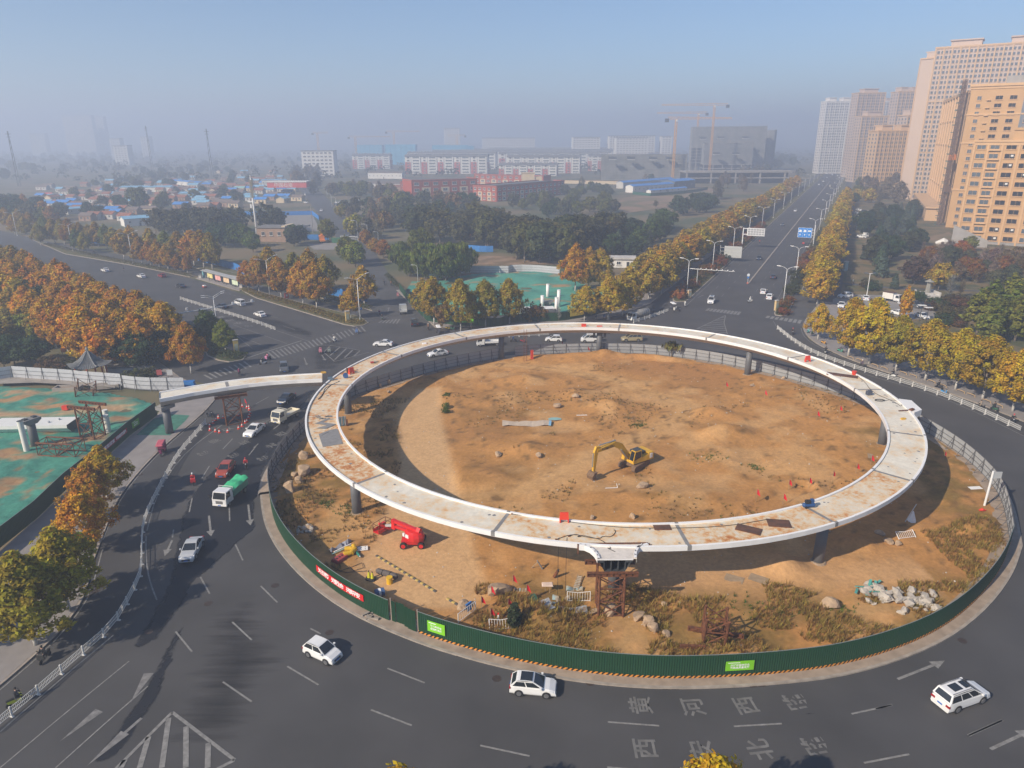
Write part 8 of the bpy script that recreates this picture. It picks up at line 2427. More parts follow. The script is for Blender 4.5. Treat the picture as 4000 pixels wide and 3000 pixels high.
for c,x,y,cc,lab in (('E',1385,290,(.45,.1,.1),'small red and white notice beside the bridge branch, left'),('E',1475,290,(.6,.6,.58),'small white notice beside the bridge branch, right'),('E',560,90,(.5,.15,.03),'orange park notice by the dark trees')):
 p=W(c,x,y)
 r=th('notice_board',lab,'sign',p,.3)
 MB().box(-.5,.5,-.04,.04,.9,2.).bu('board',M('nb_%d'%x,cc,.6),r)
 MB().box(-.4,-.32,-.03,.03,0,.9).box(.32,.4,-.03,.03,0,.9).bu('legs',dk_,r)
p=W('B',905,1420)
r=th('direction_sign','small blue sign plate on a post beside the tall white lamp','sign',(p.x,p.y,.15),.3)
MB().path([(0,0,0),(0,0,2.8)],.05,6).bu('pole',wp_,r)
MB().box(-.5,.5,-.05,-.02,2.1,2.8).bu('plate',bl,r)
MB().box(-.2,.2,-.07,-.051,2.3,2.6).bu('symbol',wh,r)
p=W('D',665,1010)
r=th('booth','pale blue-green telephone-style booth on the park path','booth',p,.3)
MB().box(-.7,.7,-.5,.5,0,3.2).bu('booth_body',M('booth_teal',(.25,.38,.38),.5),r)
MB().box(-.8,.8,-.6,.6,3.2,3.4).bu('roof',pal,r)
p=W('e',1285,905)
top=aty('e',1185,110,p.y)
H=top.z
r=th('telecom_mast','tall white telecom mast with tan antenna panels above the village','mast',p)
MB().path([(0,0,0),(0,0,H*.55),(0,0,H)],[.62,.42,.22],12).bu('pole',wp_,r,True)
for k in range(4):
 a=PI/2*k+.4
 MB().box(-.45,.45,-.12,.12,H*.66,H*.93).bu('antenna_panel',M('antenna_tan',(.34,.30,.22),.6),r,loc=(cos(a)*.8,sin(a)*.8,0),rz=a+PI/2)
MB().beam((-1.8,0,H-.5),(1.8,0,H-.5),.15).beam((0,-1.8,H-.5),(0,1.8,H-.5),.15).bu('top_arms',dk_,r)
MB().path([(0,0,H),(0,0,H+3.5)],[.08,.03],6).bu('lightning_rod',gv_,r)
MB().beam((-2.6,0,H*.6),(.6,0,H*.6),.3,.6).bu('platform',wp_,r)
MB().box(-1.6,-.9,-.4,.4,H*.5,H*.56).bu('equipment_box',wp_,r)
for i,(c,x,y,c2,x2,y2) in enumerate((('B',495,700,'B',487,455),('B',1140,500,'B',1135,340),('B',1170,500,'B',1168,370),('B',1183,500,'B',1182,375))):
 p=W(c,x,y)
 H=hg_(p,c2,x2,y2)
 r=th('utility_pole','thin grey utility pole, %s from the left beyond the roads'%nt_(i),'pole',p)
 MB().path([(0,0,0),(0,0,H)],[.2,.14],7).bu('pole',cw_,r)
 MB().beam((-1.1,0,H-.6),(1.1,0,H-.6),.12).bu('crossarm',dk_,r)
for i,(x,y0,y1,Y) in enumerate(((75,310,190,800),(985,270,155,1100),(1385,290,175,900))):
 b,t_=aty('Q',x,y0,Y),aty('Q',x,y1,Y)
 r=th('lattice_mast','faint lattice mast in the haze, %s from the left'%nt_(i),'mast',(b.x,Y,0))
 H=t_.z
 m=MB()
 for s in (-1,1):
  m.beam((s*1.6,0,0),(s*.4,0,H),.4)
 for k in range(8):
  m.beam((-1.6+k*.15,0,H*k/8),(1.6-(k+1)*.15,0,H*(k+1)/8),.3)
 m.bu('lattice',dk_,r)
 MB().beam((-3,0,H-3),(3,0,H-3),.4).beam((-2.4,0,H-6),(2.4,0,H-6),.4).bu('crossarm',dk_,r)
p=W('E',805,300)
r=th('park_pavilion','grey-tiled Chinese pavilion with red posts behind the pale fence','pavilion',(p.x,p.y,0),.3,scale=1.2)
tile=M('grey_tile',(.13,.135,.14),.8,var=.2)
n=6
R0=3.4
cor=[(cos(2*PI*k/n)*R0,sin(2*PI*k/n)*R0) for k in range(n)]
for k in range(n):
 MB().path([(cor[k][0]*.68,cor[k][1]*.68,0),(cor[k][0]*.68,cor[k][1]*.68,2.9)],.13,8).bu('post',redw,r)
rf=MB()
lev=[(1.0,2.85,.28),(.72,3.15,0),(.42,3.75,0),(.15,4.75,0),(.06,5.1,0)]
for k in range(n):
 a,b=Vc((*cor[k],0)),Vc((*cor[(k+1)%n],0))
 for (s0,z0,u0),(s1,z1,u1) in zip(lev[:-1],lev[1:]):
  N=6
  for q in range(N):
   f0,f1=q/N,(q+1)/N
   g=lambda f,s,z,uu:(a.lerp(b,f).x*s,a.lerp(b,f).y*s,z+uu*(abs(2*f-1)**2.5))
   rf.quad(g(f0,s0,z0,u0),g(f1,s0,z0,u0),g(f1,s1,z1,u1),g(f0,s1,z1,u1))
rf.bu('roof',tile,r)
for k in range(n):
 MB().path([(cor[k][0]*s,cor[k][1]*s,z+u+.06) for s,z,u in lev],[.1]*5,5).bu('roof_ridge',M('ridge_grey',(.2,.2,.2),.8),r)
 a,b=Vc((*cor[k],0)),Vc((*cor[(k+1)%n],0))
 rb=MB()
 for q in range(1,10):
  f=q/10
  c_=a.lerp(b,f)
  rb.path([(c_.x*s,c_.y*s,z+u*(abs(2*f-1)**2.5)+.02) for s,z,u in lev[:4]],[.05]*4,4)
 o=rb.bu('tile_ribs',tile,r)
 o['kind']='stuff'
MB().path([(0,0,5.0),(0,0,5.3),(0,0,5.5),(0,0,5.9)],[.3,.18,.3,.1],10).bu('finial',MATS['ridge_grey'],r)
MB().path([(0,0,0),(0,0,.35)],[3.2,3.1],6).bu('plinth',pal,r)
for k in range(n):
 MB().beam((cor[k][0]*.68,cor[k][1]*.68,2.75),(cor[(k+1)%n][0]*.68,cor[(k+1)%n][1]*.68,2.75),.12,.3).bu('lintel',M('dark_green_beam',(.04,.08,.06),.7),r)
w2=th('garden_wall','low grey garden wall beside the pavilion','wall',W('E',930,245),.15)
MB().box(0,9,0,.4,0,1.1).bu('wall_run',pal,w2)
MB().box(-.1,9.1,-.15,.55,1.1,1.3).bu('coping',tile,w2)
p=W('f',1015,650)
r=th('stone_pillar','carved grey stone lantern pillar on a railed plinth in the right park','monument',p)
stn=M('carved_stone',(.24,.23,.20),.9,var=.2,scale=2)
H=hg_(p,'f',1035,440)
MB().box(-2.6,2.6,-2.6,2.6,0,.5).box(-1.3,1.3,-1.3,1.3,.5,1.1).bu('plinth',pal,r)
MB().path([(0,0,1.1),(0,0,H*.8)],[.85,.6],8).bu('shaft',stn,r)
MB().path([(0,0,H*.8),(0,0,H*.84),(0,0,H*.93),(0,0,H)],[.7,1.4,.5,.1],8).bu('cap',stn,r)
for s in (-1,1):
 MB().box(s*2.5-.2,s*2.5+.2,-2.6,2.6,.5,1.5).bu('balustrade',pal,r)
p=W('H',2120,800)
r=th('covered_stall','grey tarpaulin-covered stall behind the last right pavement tree','stall',(p.x+3,p.y+1,.1),.4)
MB().hexa([(-2.6,-1.4,0),(2.6,-1.4,0),(2.6,1.4,0),(-2.6,1.4,0)],[(-2.3,-1.1,1.5),(2.2,-1.0,1.3),(2.2,1.,1.3),(-2.3,1.1,1.5)]).bu('tarpaulin',pal,r)
MB().path([(-2,0,1.4),(0,.2,1.7),(2,0,1.3)],[.4,.5,.3],6).bu('fold',pal,r)
fnc('sheet_fence','pale blue-grey fence behind the right pavement trees',[W('H',1330,470),W('H',1560,560),W('H',1800,660),W('H',2050,760)],3.6,pan_p,2.0,None,rail_p,.1)
for c,x,y,lab in (('E',1630,355,'blue tarpaulin bundle behind the bridge branch'),):
 p=W(c,x,y)
 r=th('blue_bundle',lab,'bundle',p,.2)
 MB().hexa([(-1.3,-.7,0),(1.3,-.7,0),(1.3,.7,0),(-1.3,.7,0)],[(-1.1,-.5,1.2),(1.1,-.6,1.1),(1.1,.5,1.1),(-1.1,.6,1.2)]).bu('tarpaulin',bluef,r)
 MB().beam((-1.3,0,1.25),(1.3,0,1.2),.2).bu('roll',bluef,r)
 # ================================================================ SITE OBJECTS
exy=M('digger_yellow',(.58,.33,.03),.5,var=.12,scale=1.5)
mudm=M('muddy_track',(.16,.10,.06),.9,var=.3,scale=3)
boul=M('boulder',(.42,.30,.19),.9,c2=(.27,.19,.13),scale=1.5,det=8,lo=.4,hi=.65,bump=.6)
rubm=M('pale_rubble',(.40,.36,.31),.9,var=.2,scale=1.5,bump=.4)
rp_=M('safety_red',(.62,.045,.02),.5,var=.08)
flagm=M('red_flag',(.60,.015,.03),.6,var=.08)
yelp=M('safety_yellow',(.66,.40,.02),.5,var=.08)
tealn=M('teal_net',(.08,.30,.26),.9,var=.2,scale=3)
timb=M('timber',(.30,.22,.14),.85,var=.2,scale=2)
def os_(c,x,y):
 p=W(c,x,y)
 z=sz_(p.x,p.y)
 p=W(c,x,y,z)
 return Vc((p.x,p.y,sz_(p.x,p.y)))
p=os_('X',1150,900)
ex=th('excavator','yellow tracked excavator with its bucket on the ground, alone on the bare earth','excavator',(18.0,95.6,sz_(18,95.6)),radians(214))
for s in (-1,1):
 tr_=MB()
 prof=[(-2.1,.25),(-1.8,.0),(1.8,.0),(2.15,.3),(2.1,.7),(1.8,.88),(-1.8,.88),(-2.15,.65)]
 tr_.loft([[(x,s*1.15-.3,z) for x,z in prof],[(x,s*1.15+.3,z) for x,z in prof]])
 o=tr_.bu('track',mudm,ex,rz=radians(14))
 for k in range(13):
  MB().box(-.05,.05,-.31,.31,0,.04).bu('track_pad',mudm,o,loc=(-1.75+k*.29,s*1.15,.88))
MB().box(-1.2,1.2,-.9,.9,.4,.95).bu('undercarriage',mudm,ex,rz=radians(14))
MB().path([(0,0,.95),(0,0,1.1)],[.7,.7],14).bu('slew_ring',dk_,ex)
bd=MB().hexa([(-2.5,-1.3,1.1),(1.4,-1.3,1.1),(1.4,1.3,1.1),(-2.5,1.3,1.1)],[(-2.4,-1.25,1.95),(1.3,-1.25,1.75),(1.3,1.25,1.75),(-2.4,1.25,1.95)]).bu('house',exy,ex)
MB().hexa([(-2.75,-1.25,1.1),(-1.7,-1.28,1.1),(-1.7,1.28,1.1),(-2.75,1.25,1.1)],[(-2.65,-1.2,2.15),(-1.7,-1.2,2.15),(-1.7,1.2,2.15),(-2.65,1.2,2.15)]).bu('counterweight',exy,ex)
MB().box(-1.6,-.1,-1.1,.6,1.96,2.3).bu('engine_cover',dk_,ex)
MB().box(-2.4,-1.9,1.21,1.32,1.3,2.0).bu('white_panel',ww_,bd)
cab_=MB().hexa([(-.2,.35,1.75),(1.45,.35,1.4),(1.45,1.3,1.4),(-.2,1.3,1.75)],[(-.2,.4,3.0),(1.05,.4,3.0),(1.05,1.25,3.0),(-.2,1.25,3.0)]).bu('cab',exy,ex)
MB().quad((1.465,.45,1.6),(1.465,1.2,1.6),(1.09,1.17,2.9),(1.09,.47,2.9)).bu('windscreen',cgl,cab_)
MB().quad((-.1,1.312,1.9),(1.3,1.312,1.6),(.98,1.265,2.85),(-.1,1.265,2.85)).bu('side_window',cgl,cab_)
MB().quad((1.2,.345,1.75),(-.1,.345,1.9),(-.1,.39,2.85),(.98,.39,2.85)).bu('side_window',cgl,cab_)
MB().box(-.1,.9,.5,1.15,3.0,3.06).bu('roof_hatch',dk_,cab_)
def plate(pts,y0,y1):
 n=len(pts)
 m=MB().add([(x,y0,z) for x,z in pts]+[(x,y1,z) for x,z in pts],[(k,(k+1)%n,n+(k+1)%n,n+k) for k in range(n)])
 return m.poly([(x,y0,z) for x,z in pts[::-1]]).poly([(x,y1,z) for x,z in pts])
bo=plate([(.9,1.5),(1.3,1.35),(2.9,3.4),(4.2,4.2),(7.3,4.1),(7.35,4.5),(4.0,4.95),(2.6,4.3),(1.2,2.4)],-.35,.15).bu('boom',exy,ex)
ob('maker_lettering',txm('KOMATSU',.48,dk_),bo,(5.4,.16,4.38),rot=(PI/2,0,PI))
st=plate([(6.9,4.9),(7.5,5.0),(7.85,4.2),(7.95,1.3),(7.6,1.2),(7.25,3.6)],-.28,.08).bu('stick',exy,ex)
for q in ((1.6,.25,1.7,3.0,.25,3.5),(3.8,-.1,5.05,6.9,-.1,5.05),(7.9,-.1,4.1,8.0,-.1,2.0)):
 MB().tube(q[:3],q[3:],.1).bu('ram',M('ram_steel',(.35,.35,.34),.35,.5),ex)
bk=plate([(7.5,1.25),(8.1,1.2),(8.5,.7),(8.35,.1),(7.75,-.05),(7.5,.3),(7.95,.45),(7.9,.8)],-.75,.55).bu('bucket',mudm,ex)
for k in range(5):
 MB().box(7.3,7.6,-.7+k*.27,-.58+k*.27,-.05,.06).bu('tooth',mudm,bk)
LR=M('lift_red',(.58,.018,.02),.4,var=.08,coat=.3)
lf=th('boom_lift','red articulated boom lift with its basket lowered, parked on the concrete','boom lift',(-11.9,74.2,.17),radians(145))
ch=MB().hexa([(-1.25,-.75,.45),(1.25,-.75,.45),(1.25,.75,.45),(-1.25,.75,.45)],[(-1.3,-.85,.95),(1.3,-.85,.95),(1.3,.85,.95),(-1.3,.85,.95)]).bu('chassis',LR,lf,rz=radians(35))
for x in (-1.05,1.05):
 for s in (-1,1):
  a=radians(35)
  X,Y=x*cos(a)-s*.95*sin(a),x*sin(a)+s*.95*cos(a)
  o=ob('wheel',TY,lf,(X,Y,.42),a,scale=(1.32,1.6,1.32))
  MB().disc((0,s*.11,0),.2,12,0,'Y').bu('hub',LR,o)
MB().loft([[(cos(t)*1.35*k-.25,sin(t)*1.0*k,z) for t in [2*PI*q/12 for q in range(12)]] for z,k in ((1.0,.92),(1.5,1),(1.9,.9),(2.05,.7))]).bu('turntable',LR,lf)
MB().box(-.2,.3,.82,.98,1.35,1.75).box(.5,.8,.74,.92,1.35,1.75).bu('control_window',lampw,lf)
MB().beam((-1.2,.05,2.25),(2.9,.05,2.3),.4,.34).bu('upper_boom',LR,lf)
MB().beam((-1.0,.05,1.75),(3.0,.05,1.6),.34,.3).bu('lower_boom',LR,lf)
MB().hexa([(2.7,-.15,1.2),(3.3,-.15,1.2),(3.3,.25,1.2),(2.7,.25,1.2)],[(2.8,-.15,2.5),(3.2,-.15,2.5),(3.2,.25,2.5),(2.8,.25,2.5)]).bu('knuckle',LR,lf)
MB().beam((-1.1,-.15,2.2),(-1.1,.25,2.5),.5,.5).bu('boom_pivot',LR,lf)
MB().beam((3.2,.05,1.6),(4.4,.05,1.2),.26,.26).bu('fly_boom',gv_,lf)
MB().beam((4.3,-.5,.5),(5.0,.6,1.5),.3,.25).bu('jib',LR,lf)
MB().box(4.6,5.6,-1.1,1.1,.35,.45).box(4.6,4.66,-1.1,1.1,.45,.8).box(5.54,5.6,-1.1,1.1,.45,.8).bu('basket_floor',LR,lf)
bsk=MB()
for x in (4.62,5.58):
 for y in (-1.08,0,1.08):
  bsk.beam((x,y,.45),(x,y,1.5),.05)
 bsk.beam((x,-1.08,1.5),(x,1.08,1.5),.05).beam((x,-1.08,1.0),(x,1.08,1.0),.04)
for y in (-1.08,1.08):
 bsk.beam((4.62,y,1.5),(5.58,y,1.5),.05).beam((4.62,y,1.),(5.58,y,1.),.04)
bsk.bu('basket_rail',ru_,lf)
MB().box(4.8,5.1,-.3,.3,.9,1.4).bu('control_box',LR,lf)
def stone_mesh(seed,n=2):
 rng=np.random.default_rng(seed)
 import bmesh
 bm=bmesh.new()
 bmesh.ops.create_icosphere(bm,subdivisions=n,radius=1)
 d=rng.normal(0,1,(7,3))
 d/=np.linalg.norm(d,axis=1)[:,None]
 h=rng.uniform(.4,.78,7)
 for v in bm.verts:
  c=np.array(v.co)
  for k in range(7):
   e=c@d[k]-h[k]
   if e>0:
    c-=d[k]*e
  c*=1+.05*rng.normal()
  v.co=c
 me=bpy.data.meshes.new('boulder')
 bm.to_mesh(me)
 bm.free()
 return me
STN=[stone_mesh(s) for s in range(5)]
for m in STN:
 m.materials.append(boul)
RUB=[stone_mesh(s,1) for s in range(10,15)]
for m in RUB:
 m.materials.append(rubm)
def bld(c,x,y,s,label,rz=None,sc=(1,1,1)):
 p=os_(c,x,y)
 o=ob('boulder',RC(STN),None,(p.x,p.y,p.z+s*sc[2]*.45),RU(0,6) if rz is None else rz)
 o.scale=(s*sc[0],s*sc[1],s*sc[2])
 tg_(o,label,'boulder')
for c,x,y,s,sc,lab in (('X',1420,1420,.75,(1.3,.9,.9),'pale boulder in front of the excavator'),('d',900,300,1.15,(.8,1.4,.9),'large upright tan boulder beside the red flags'),('R',1390,1160,.85,(1,1,1),'tan boulder by the left fence, farthest up'),('R',1385,1310,1.15,(1.1,1,1),'largest tan boulder in the left group'),('R',1345,1395,.75,(1,1,1),'small tan boulder in the left group'),('R',1265,1470,1.0,(1,1,1.1),'tan boulder at the lower end of the left group'),('R',1315,1330,.6,(1,1,1),'grey boulder tucked behind the largest left one'),('G',390,865,.8,(1,1,.9),'angular boulder on the earth left of centre'),('G',550,755,.7,(1.1,1,.7),'flattish boulder above the angular one'),('G',230,1265,.7,(1.2,.8,.6),'half-buried boulder left of the excavator'),('F',2090,1280,.7,(1,1,.7),'brown boulder beside the grassy mound'),('K',1100,1020,.9,(.7,1.2,.6),'flat leaning slab right of the tall trestle'),('K',1165,1040,.5,(1,1,1),'small boulder in the line right of the trestle'),('K',1180,1075,.75,(1,1,.8),'rounded boulder in the line right of the trestle'),('K',1215,1130,.8,(1,.9,.7),'long boulder at the end of that line'),('K',1330,1180,.5,(.9,.9,1),'lone pale boulder in the dry grass'),('K',1310,910,.42,(1.2,1,.7),'pale stone at the edge of the dry grass'),('K',850,980,.9,(1.2,.8,.7),'grey boulder between the trestle legs'),('K',700,980,.6,(1.3,.8,.6),'boulder left of the trestle foot'),('F',1150,665,.7,(.6,.6,1.1),'pointed stone under the back left of the ring'),('F',1075,690,.6,(.5,.6,1.1),'second pointed stone beside it'),('F',1150,735,.5,(1.4,.8,.5),'low stone below the pointed pair'),('G',2080,680,.6,(1.5,1,.4),'flat stone by the right back pier'),('H',130,620,.6,(1.2,.9,.7),'block of stone under the right back of the ring'),('b',1060,1190,1.,(1,.9,.7),'shaggy grey rock in the grass by the rubble'),('b',2080,85,.6,(1.1,.9,.7),'pale block above the rubble pile'),('L',725,305,.6,(1.2,.8,.6),'grey block below the right pier shadow'),('L',785,365,.5,(1.2,.8,.6),'pale block near the broken white railing'),('L',845,375,.55,(1,1,.7),'grey-white block near the broken white railing'),('K',1035,160,.55,(.7,.9,1),'tan stone just beyond the near ring edge'),('K',690,165,.5,(.7,.7,.9),'brown stone beyond the near ring edge'),('d',260,560,.9,(.9,.8,.7),'grey concrete lump by the white site railing'),('J',440,260,.8,(1.4,1,.4),'pile stone by the left hoarding')):
 bld(c,x,y,s,lab,sc=sc)
rp=W('b',2050,1020)
rr=random.Random(4)
for k in range(70):
 f=rr.random()
 px,py=620+460*f+rr.gauss(0,18),690+90*f+rr.gauss(0,34)
 p=os_('L',px,py)
 s=rr.uniform(.28,.62)
 o=ob('rubble_block',RUB[k%5],None,(p.x,p.y,p.z+s*.35+rr.uniform(0,.25)),rr.uniform(0,6),scale=(s*rr.uniform(1,1.8),s,s*rr.uniform(.6,.9)))
 o.rotation_euler=(rr.uniform(-.4,.4),rr.uniform(-.4,.4),rr.uniform(0,6))
 tg_(o,'broken pale slab in the rubble pile behind the right green hoarding','rubble','slabs of the rubble pile')
for k in range(12):
 p=os_('J',380+(k%4)*35+rr.gauss(0,8),245+(k//4)*22)
 s=rr.uniform(.3,.5)
 o=ob('rubble_block',RUB[k%5],None,(p.x,p.y,p.z+s*.4),rr.uniform(0,6),scale=(s,s,s*.8))
 tg_(o,'grey stone block stacked by the left hoarding','rubble','stacked blocks by the left hoarding')
n=MB()
for k in range(14):
 a,b=rr.uniform(0,3),rr.uniform(0,2)
 n.beam((a,b,.3),(a+rr.uniform(-1,1),b+rr.uniform(-1,1),rr.uniform(.3,.8)),.25,.03)
p=os_('L',600,720)
tg_(n.bu('torn_net',tealn,loc=(p.x,p.y,p.z)),'torn teal netting at the left of the rubble pile','net')
sp=[]
for k in range(900):
 x,y=RU(-34,66),RU(54,150)
 if not ig('inn',x,y) or ig('ded',x,y)<.8 or vno(np.array([x*.2]),np.array([y*.2]))[0]<.45:
  continue
 sp.append((x,y))
for nm,cc,rng_,lab in (('pebbles',rubm,(.05,.16),'scattered small stones and clods over the earth island'),('litter',M('litter',(.55,.55,.55),.8,c2=(.25,.35,.42),scale=.3,lo=.45,hi=.55),(.05,.14),'scattered scraps of pale litter over the earth island')):
 g=MB()
 for x,y in (sp if nm=='pebbles' else sp[::4]):
  s=RU(*rng_)
  x,y=x+RU(-1,1),y+RU(-1,1)
  z=sz_(x,y)
  q=[(x+cos(t)*s*RU(.7,1.3),y+sin(t)*s*RU(.7,1.3)) for t in [2*PI*k/5 for k in range(5)]]
  h=s*(.9 if nm=='pebbles' else .25)
  g.add([(a,b,z-.03) for a,b in q]+[(x,y,z+h)],[(k,(k+1)%5,5) for k in range(5)])
 tg_(g.bu(nm,cc),lab,nm,kind='stuff')
fm=MB().path([(0,0,-.2),(0,0,1.5)],.02,5).mesh('staff',timb)
fl=MB().loft([[(.0,0,1.5),(.03,.03,.8)],[(.16,.05,1.3),(.22,.1,.66)],[(.3,-.03,1.0),(.42,.03,.55)]],closed=False,cap=False).mesh('cloth',flagm)
for i,(c,x,y) in enumerate((('d',750,410),('d',1125,215),('d',1360,390),('d',580,590),('d',1040,630),('d',740,800),('H',180,1540),('H',350,1560),('H',555,1505),('H',760,1440),('H',885,1365),('H',420,975),('H',615,925),('H',1515,1325),('G',1845,715),('G',2180,795),('L',95,120),('G',655,400),('G',430,355),('R',850,690),('G',2110,1659))):
 p=os_(c,x,y) if c!='R' else W(c,x,y)
 inst([('staff',fm,None,False),('cloth',fl,None,False)],'warning_flag','small red warning flag %s'%('left of the tall tan boulder','right of the tall tan boulder','beside the dark green sheet','above the white site railing','at the edge of the dug pit','in front of the dug pit','first along the trench on the right','second along the trench on the right','third along the trench on the right','fourth along the trench on the right','fifth along the trench on the right','on the flat earth right of centre, left one','on the flat earth right of centre, right one','in the weeds outside the right arc of the ring','in the scooped basin at the back','right of the scooped basin','just behind the near right ring edge','by the far pier','against the far grey fence','among the cones at the trestle','at the lower end of the trench')[i],'flag',p,RU(-.5,.5),scale=1.15)
cn=[('body',MB().path([(0,0,.04),(0,0,.26)],[.2,.14],10).path([(0,0,.46),(0,0,.7)],[.09,.03],10).mesh('body',rp_),None,False),('band',MB().path([(0,0,.26),(0,0,.46)],[.14,.09],10).mesh('band',wm_1),None,False),('base',MB().box(-.22,.22,-.22,.22,0,.04).mesh('base',rp_),None,False)]
for i,(x,y) in enumerate(((602,790),(579,812),(551,838),(520,865),(523,905),(574,915),(611,925),(687,920),(788,890),(820,868),(848,835),(865,825),(880,795),(886,770),(893,748),(887,715),(884,695),(865,697),(823,685),(645,790),(786,770))):
 p=W('R',x,y)
 inst(cn,'traffic_cone','red and white cone around the road trestle, %s from its upper left'%nt_(i),'cone',(p.x,p.y,.005),RU(0,1),'cones around the road trestle')
ycn=[('body',MB().path([(0,0,.25),(0,0,.95)],[.2,.07],10).mesh('body',M('cone_yellow',(.62,.58,.03),.5)),None,False),('tip',MB().path([(0,0,.95),(0,0,1.1)],[.07,.04],10).mesh('tip',bk_),None,False),('base',MB().path([(0,0,0),(0,0,.25)],[.42,.34],12).mesh('base',bk_),None,False)]
for x,y,l in ((978,690,'left'),(1008,698,'right')):
 p=os_('J',x,y)
 inst(ycn,'traffic_cone','black and yellow cone on the concrete, %s of a pair'%l,'cone',p,0)
a,b=os_('J',1040,485),os_('J',1765,925)
sb=th('speed_bump','faded black and yellow rubber speed bump across the site concrete','speed bump',a,atan2(b.y-a.y,b.x-a.x))
Lb=(b-a).length
bmm={k:MB().hexa([(0,-.2,0),(.42,-.2,0),(.42,.2,0),(0,.2,0)],[(.01,-.1,.07),(.41,-.1,.07),(.41,.1,.07),(.01,.1,.07)]).mesh('block',M(('bump_black','bump_yellow')[k],((.09,.08,.07),(.42,.30,.09))[k],.8)) for k in (0,1)}
for k in range(int(Lb/.42)):
 if not (24<k<29):
  ob('block',bmm[k%2],sb,(k*.42,0,.0))
def odd(name,label,cat,c,x,y,rz,parts,soil=True,z=None):
 p=os_(c,x,y) if soil else W(c,x,y,z or 0)
 r=th(name,label,cat,p,rz)
 for nm,mb,mat in parts:
  mb.bu(nm,mat,r)
 return r
odd('wrapped_bundle','long dark wrapped bundle lying on the concrete','bundle','J',1130,665,-.5,[('wrap',MB().path([(-1.4,0,.3),(-1.2,0,.32),(1.2,.05,.32),(1.4,0,.3)],[.2,.32,.34,.22],10),M('dark_wrap',(.10,.085,.08),.8)),('tie',MB().path([(-.5,0,.32),(-.44,0,.32)],.37,10),bk_),('tie_band',MB().path([(.5,0,.32),(.56,0,.32)],.38,10),bk_)])
odd('yellow_bucket','yellow plastic drum on the concrete beside the wrapped bundle','drum','J',1155,725,0,[('drum',MB().path([(0,0,0),(0,0,.7)],[.35,.32],12),yelp),('rim',MB().path([(0,0,.7),(0,0,.78)],.36,12),yelp)])
odd('blue_drum','tipped blue and white drum behind the red banner','drum','J',1070,830,.4,[('drum',MB().path([(-.5,0,.4),(.5,0,.4)],.42,12),M('drum_blue',(.05,.1,.22),.5)),('band',MB().path([(-.12,0,.4),(.12,0,.4)],.44,12),wm_1),('rag',MB().hexa([(-1.2,-.3,0),(-.6,-.3,0),(-.6,.5,0),(-1.2,.5,0)],[(-1,-.1,.25),(-.7,-.1,.25),(-.7,.3,.2),(-1,.3,.2)]),wm_1)])
for i,(x,y,a) in enumerate(((1560,385,.1),(1690,460,1.2),(1535,535,.5),(1720,350,1.9))):
 p=os_('c',x,y)
 r=th('yellow_light_drum','yellow plastic crash drum thrown on the grass, %s of the heap'%nt_(i),'drum',p,a,'yellow drums in a heap')
 MB().path([(-.42,0,.3),(.42,0,.3)],[.32,.27],12).bu('drum',yelp,r)
 MB().path([(.42,0,.3),(.5,0,.3)],[.2,.2],10).bu('socket',exy,r)
odd('red_barrier','faded red plastic barrier lying in the weeds behind the left hoarding','barrier','c',1310,650,1.0,[('shell',MB().hexa([(-.8,-.6,.0),(.8,-.6,.0),(.8,.6,.1),(-.8,.6,.1)],[(-.75,-.5,.45),(.75,-.5,.45),(.75,.5,.4),(-.75,.5,.4)]),M('faded_red',(.32,.05,.05),.6)),('slot',MB().box(-.5,-.3,-.12,.12,.45,.47).box(-.1,.1,-.12,.12,.45,.47).box(.3,.5,-.12,.12,.45,.47),bk_)])
odd('grey_tarp','crumpled blue-grey tarpaulin in the weeds behind the left hoarding','tarpaulin','c',1330,260,.9,[('heap',MB().loft([[(-1.6+.4*i,-.35+.25*sin(i),.02),(-1.6+.4*i,.0,.35+.2*sin(i*2.1)),(-1.6+.4*i,.4+.2*cos(i),.02)] for i in range(9)],closed=False,cap=False),M('tarp_grey',(.26,.27,.31),.7,var=.3,scale=3))])
odd('pale_timber','pale green-white battens lying in the weeds','battens','c',1400,380,.7,[('batten',MB().beam((-1.4,0,.12),(1.4,.1,.2),.14,.08),tealr),('batten_two',MB().beam((-1.0,.3,.12),(1.3,.4,.25),.12,.08),wm_1)])
odd('green_cylinder','green gas cylinder lying beside the concrete','cylinder','c',1840,510,-1.0,[('bottle',MB().path([(-.6,0,.17),(.5,0,.17)],.16,10),M('gas_green',(.03,.18,.14),.5)),('valve',MB().path([(.5,0,.17),(.7,0,.17)],[.1,.05],8),gv_)])
odd('perforated_board','white perforated plastic panel lying on the earth','panel','c',1930,335,.2,[('sheet',MB().box(-.75,.75,-.45,.45,.05,.1),wm_1),('hole',MB().box(-.5,-.38,-.3,-.15,.1,.105).box(-.05,.07,-.3,-.15,.1,.105).box(.4,.52,-.3,-.15,.1,.105).box(-.5,-.38,.15,.3,.1,.105).box(-.05,.07,.15,.3,.1,.105).box(.4,.52,.15,.3,.1,.105),bk_)])
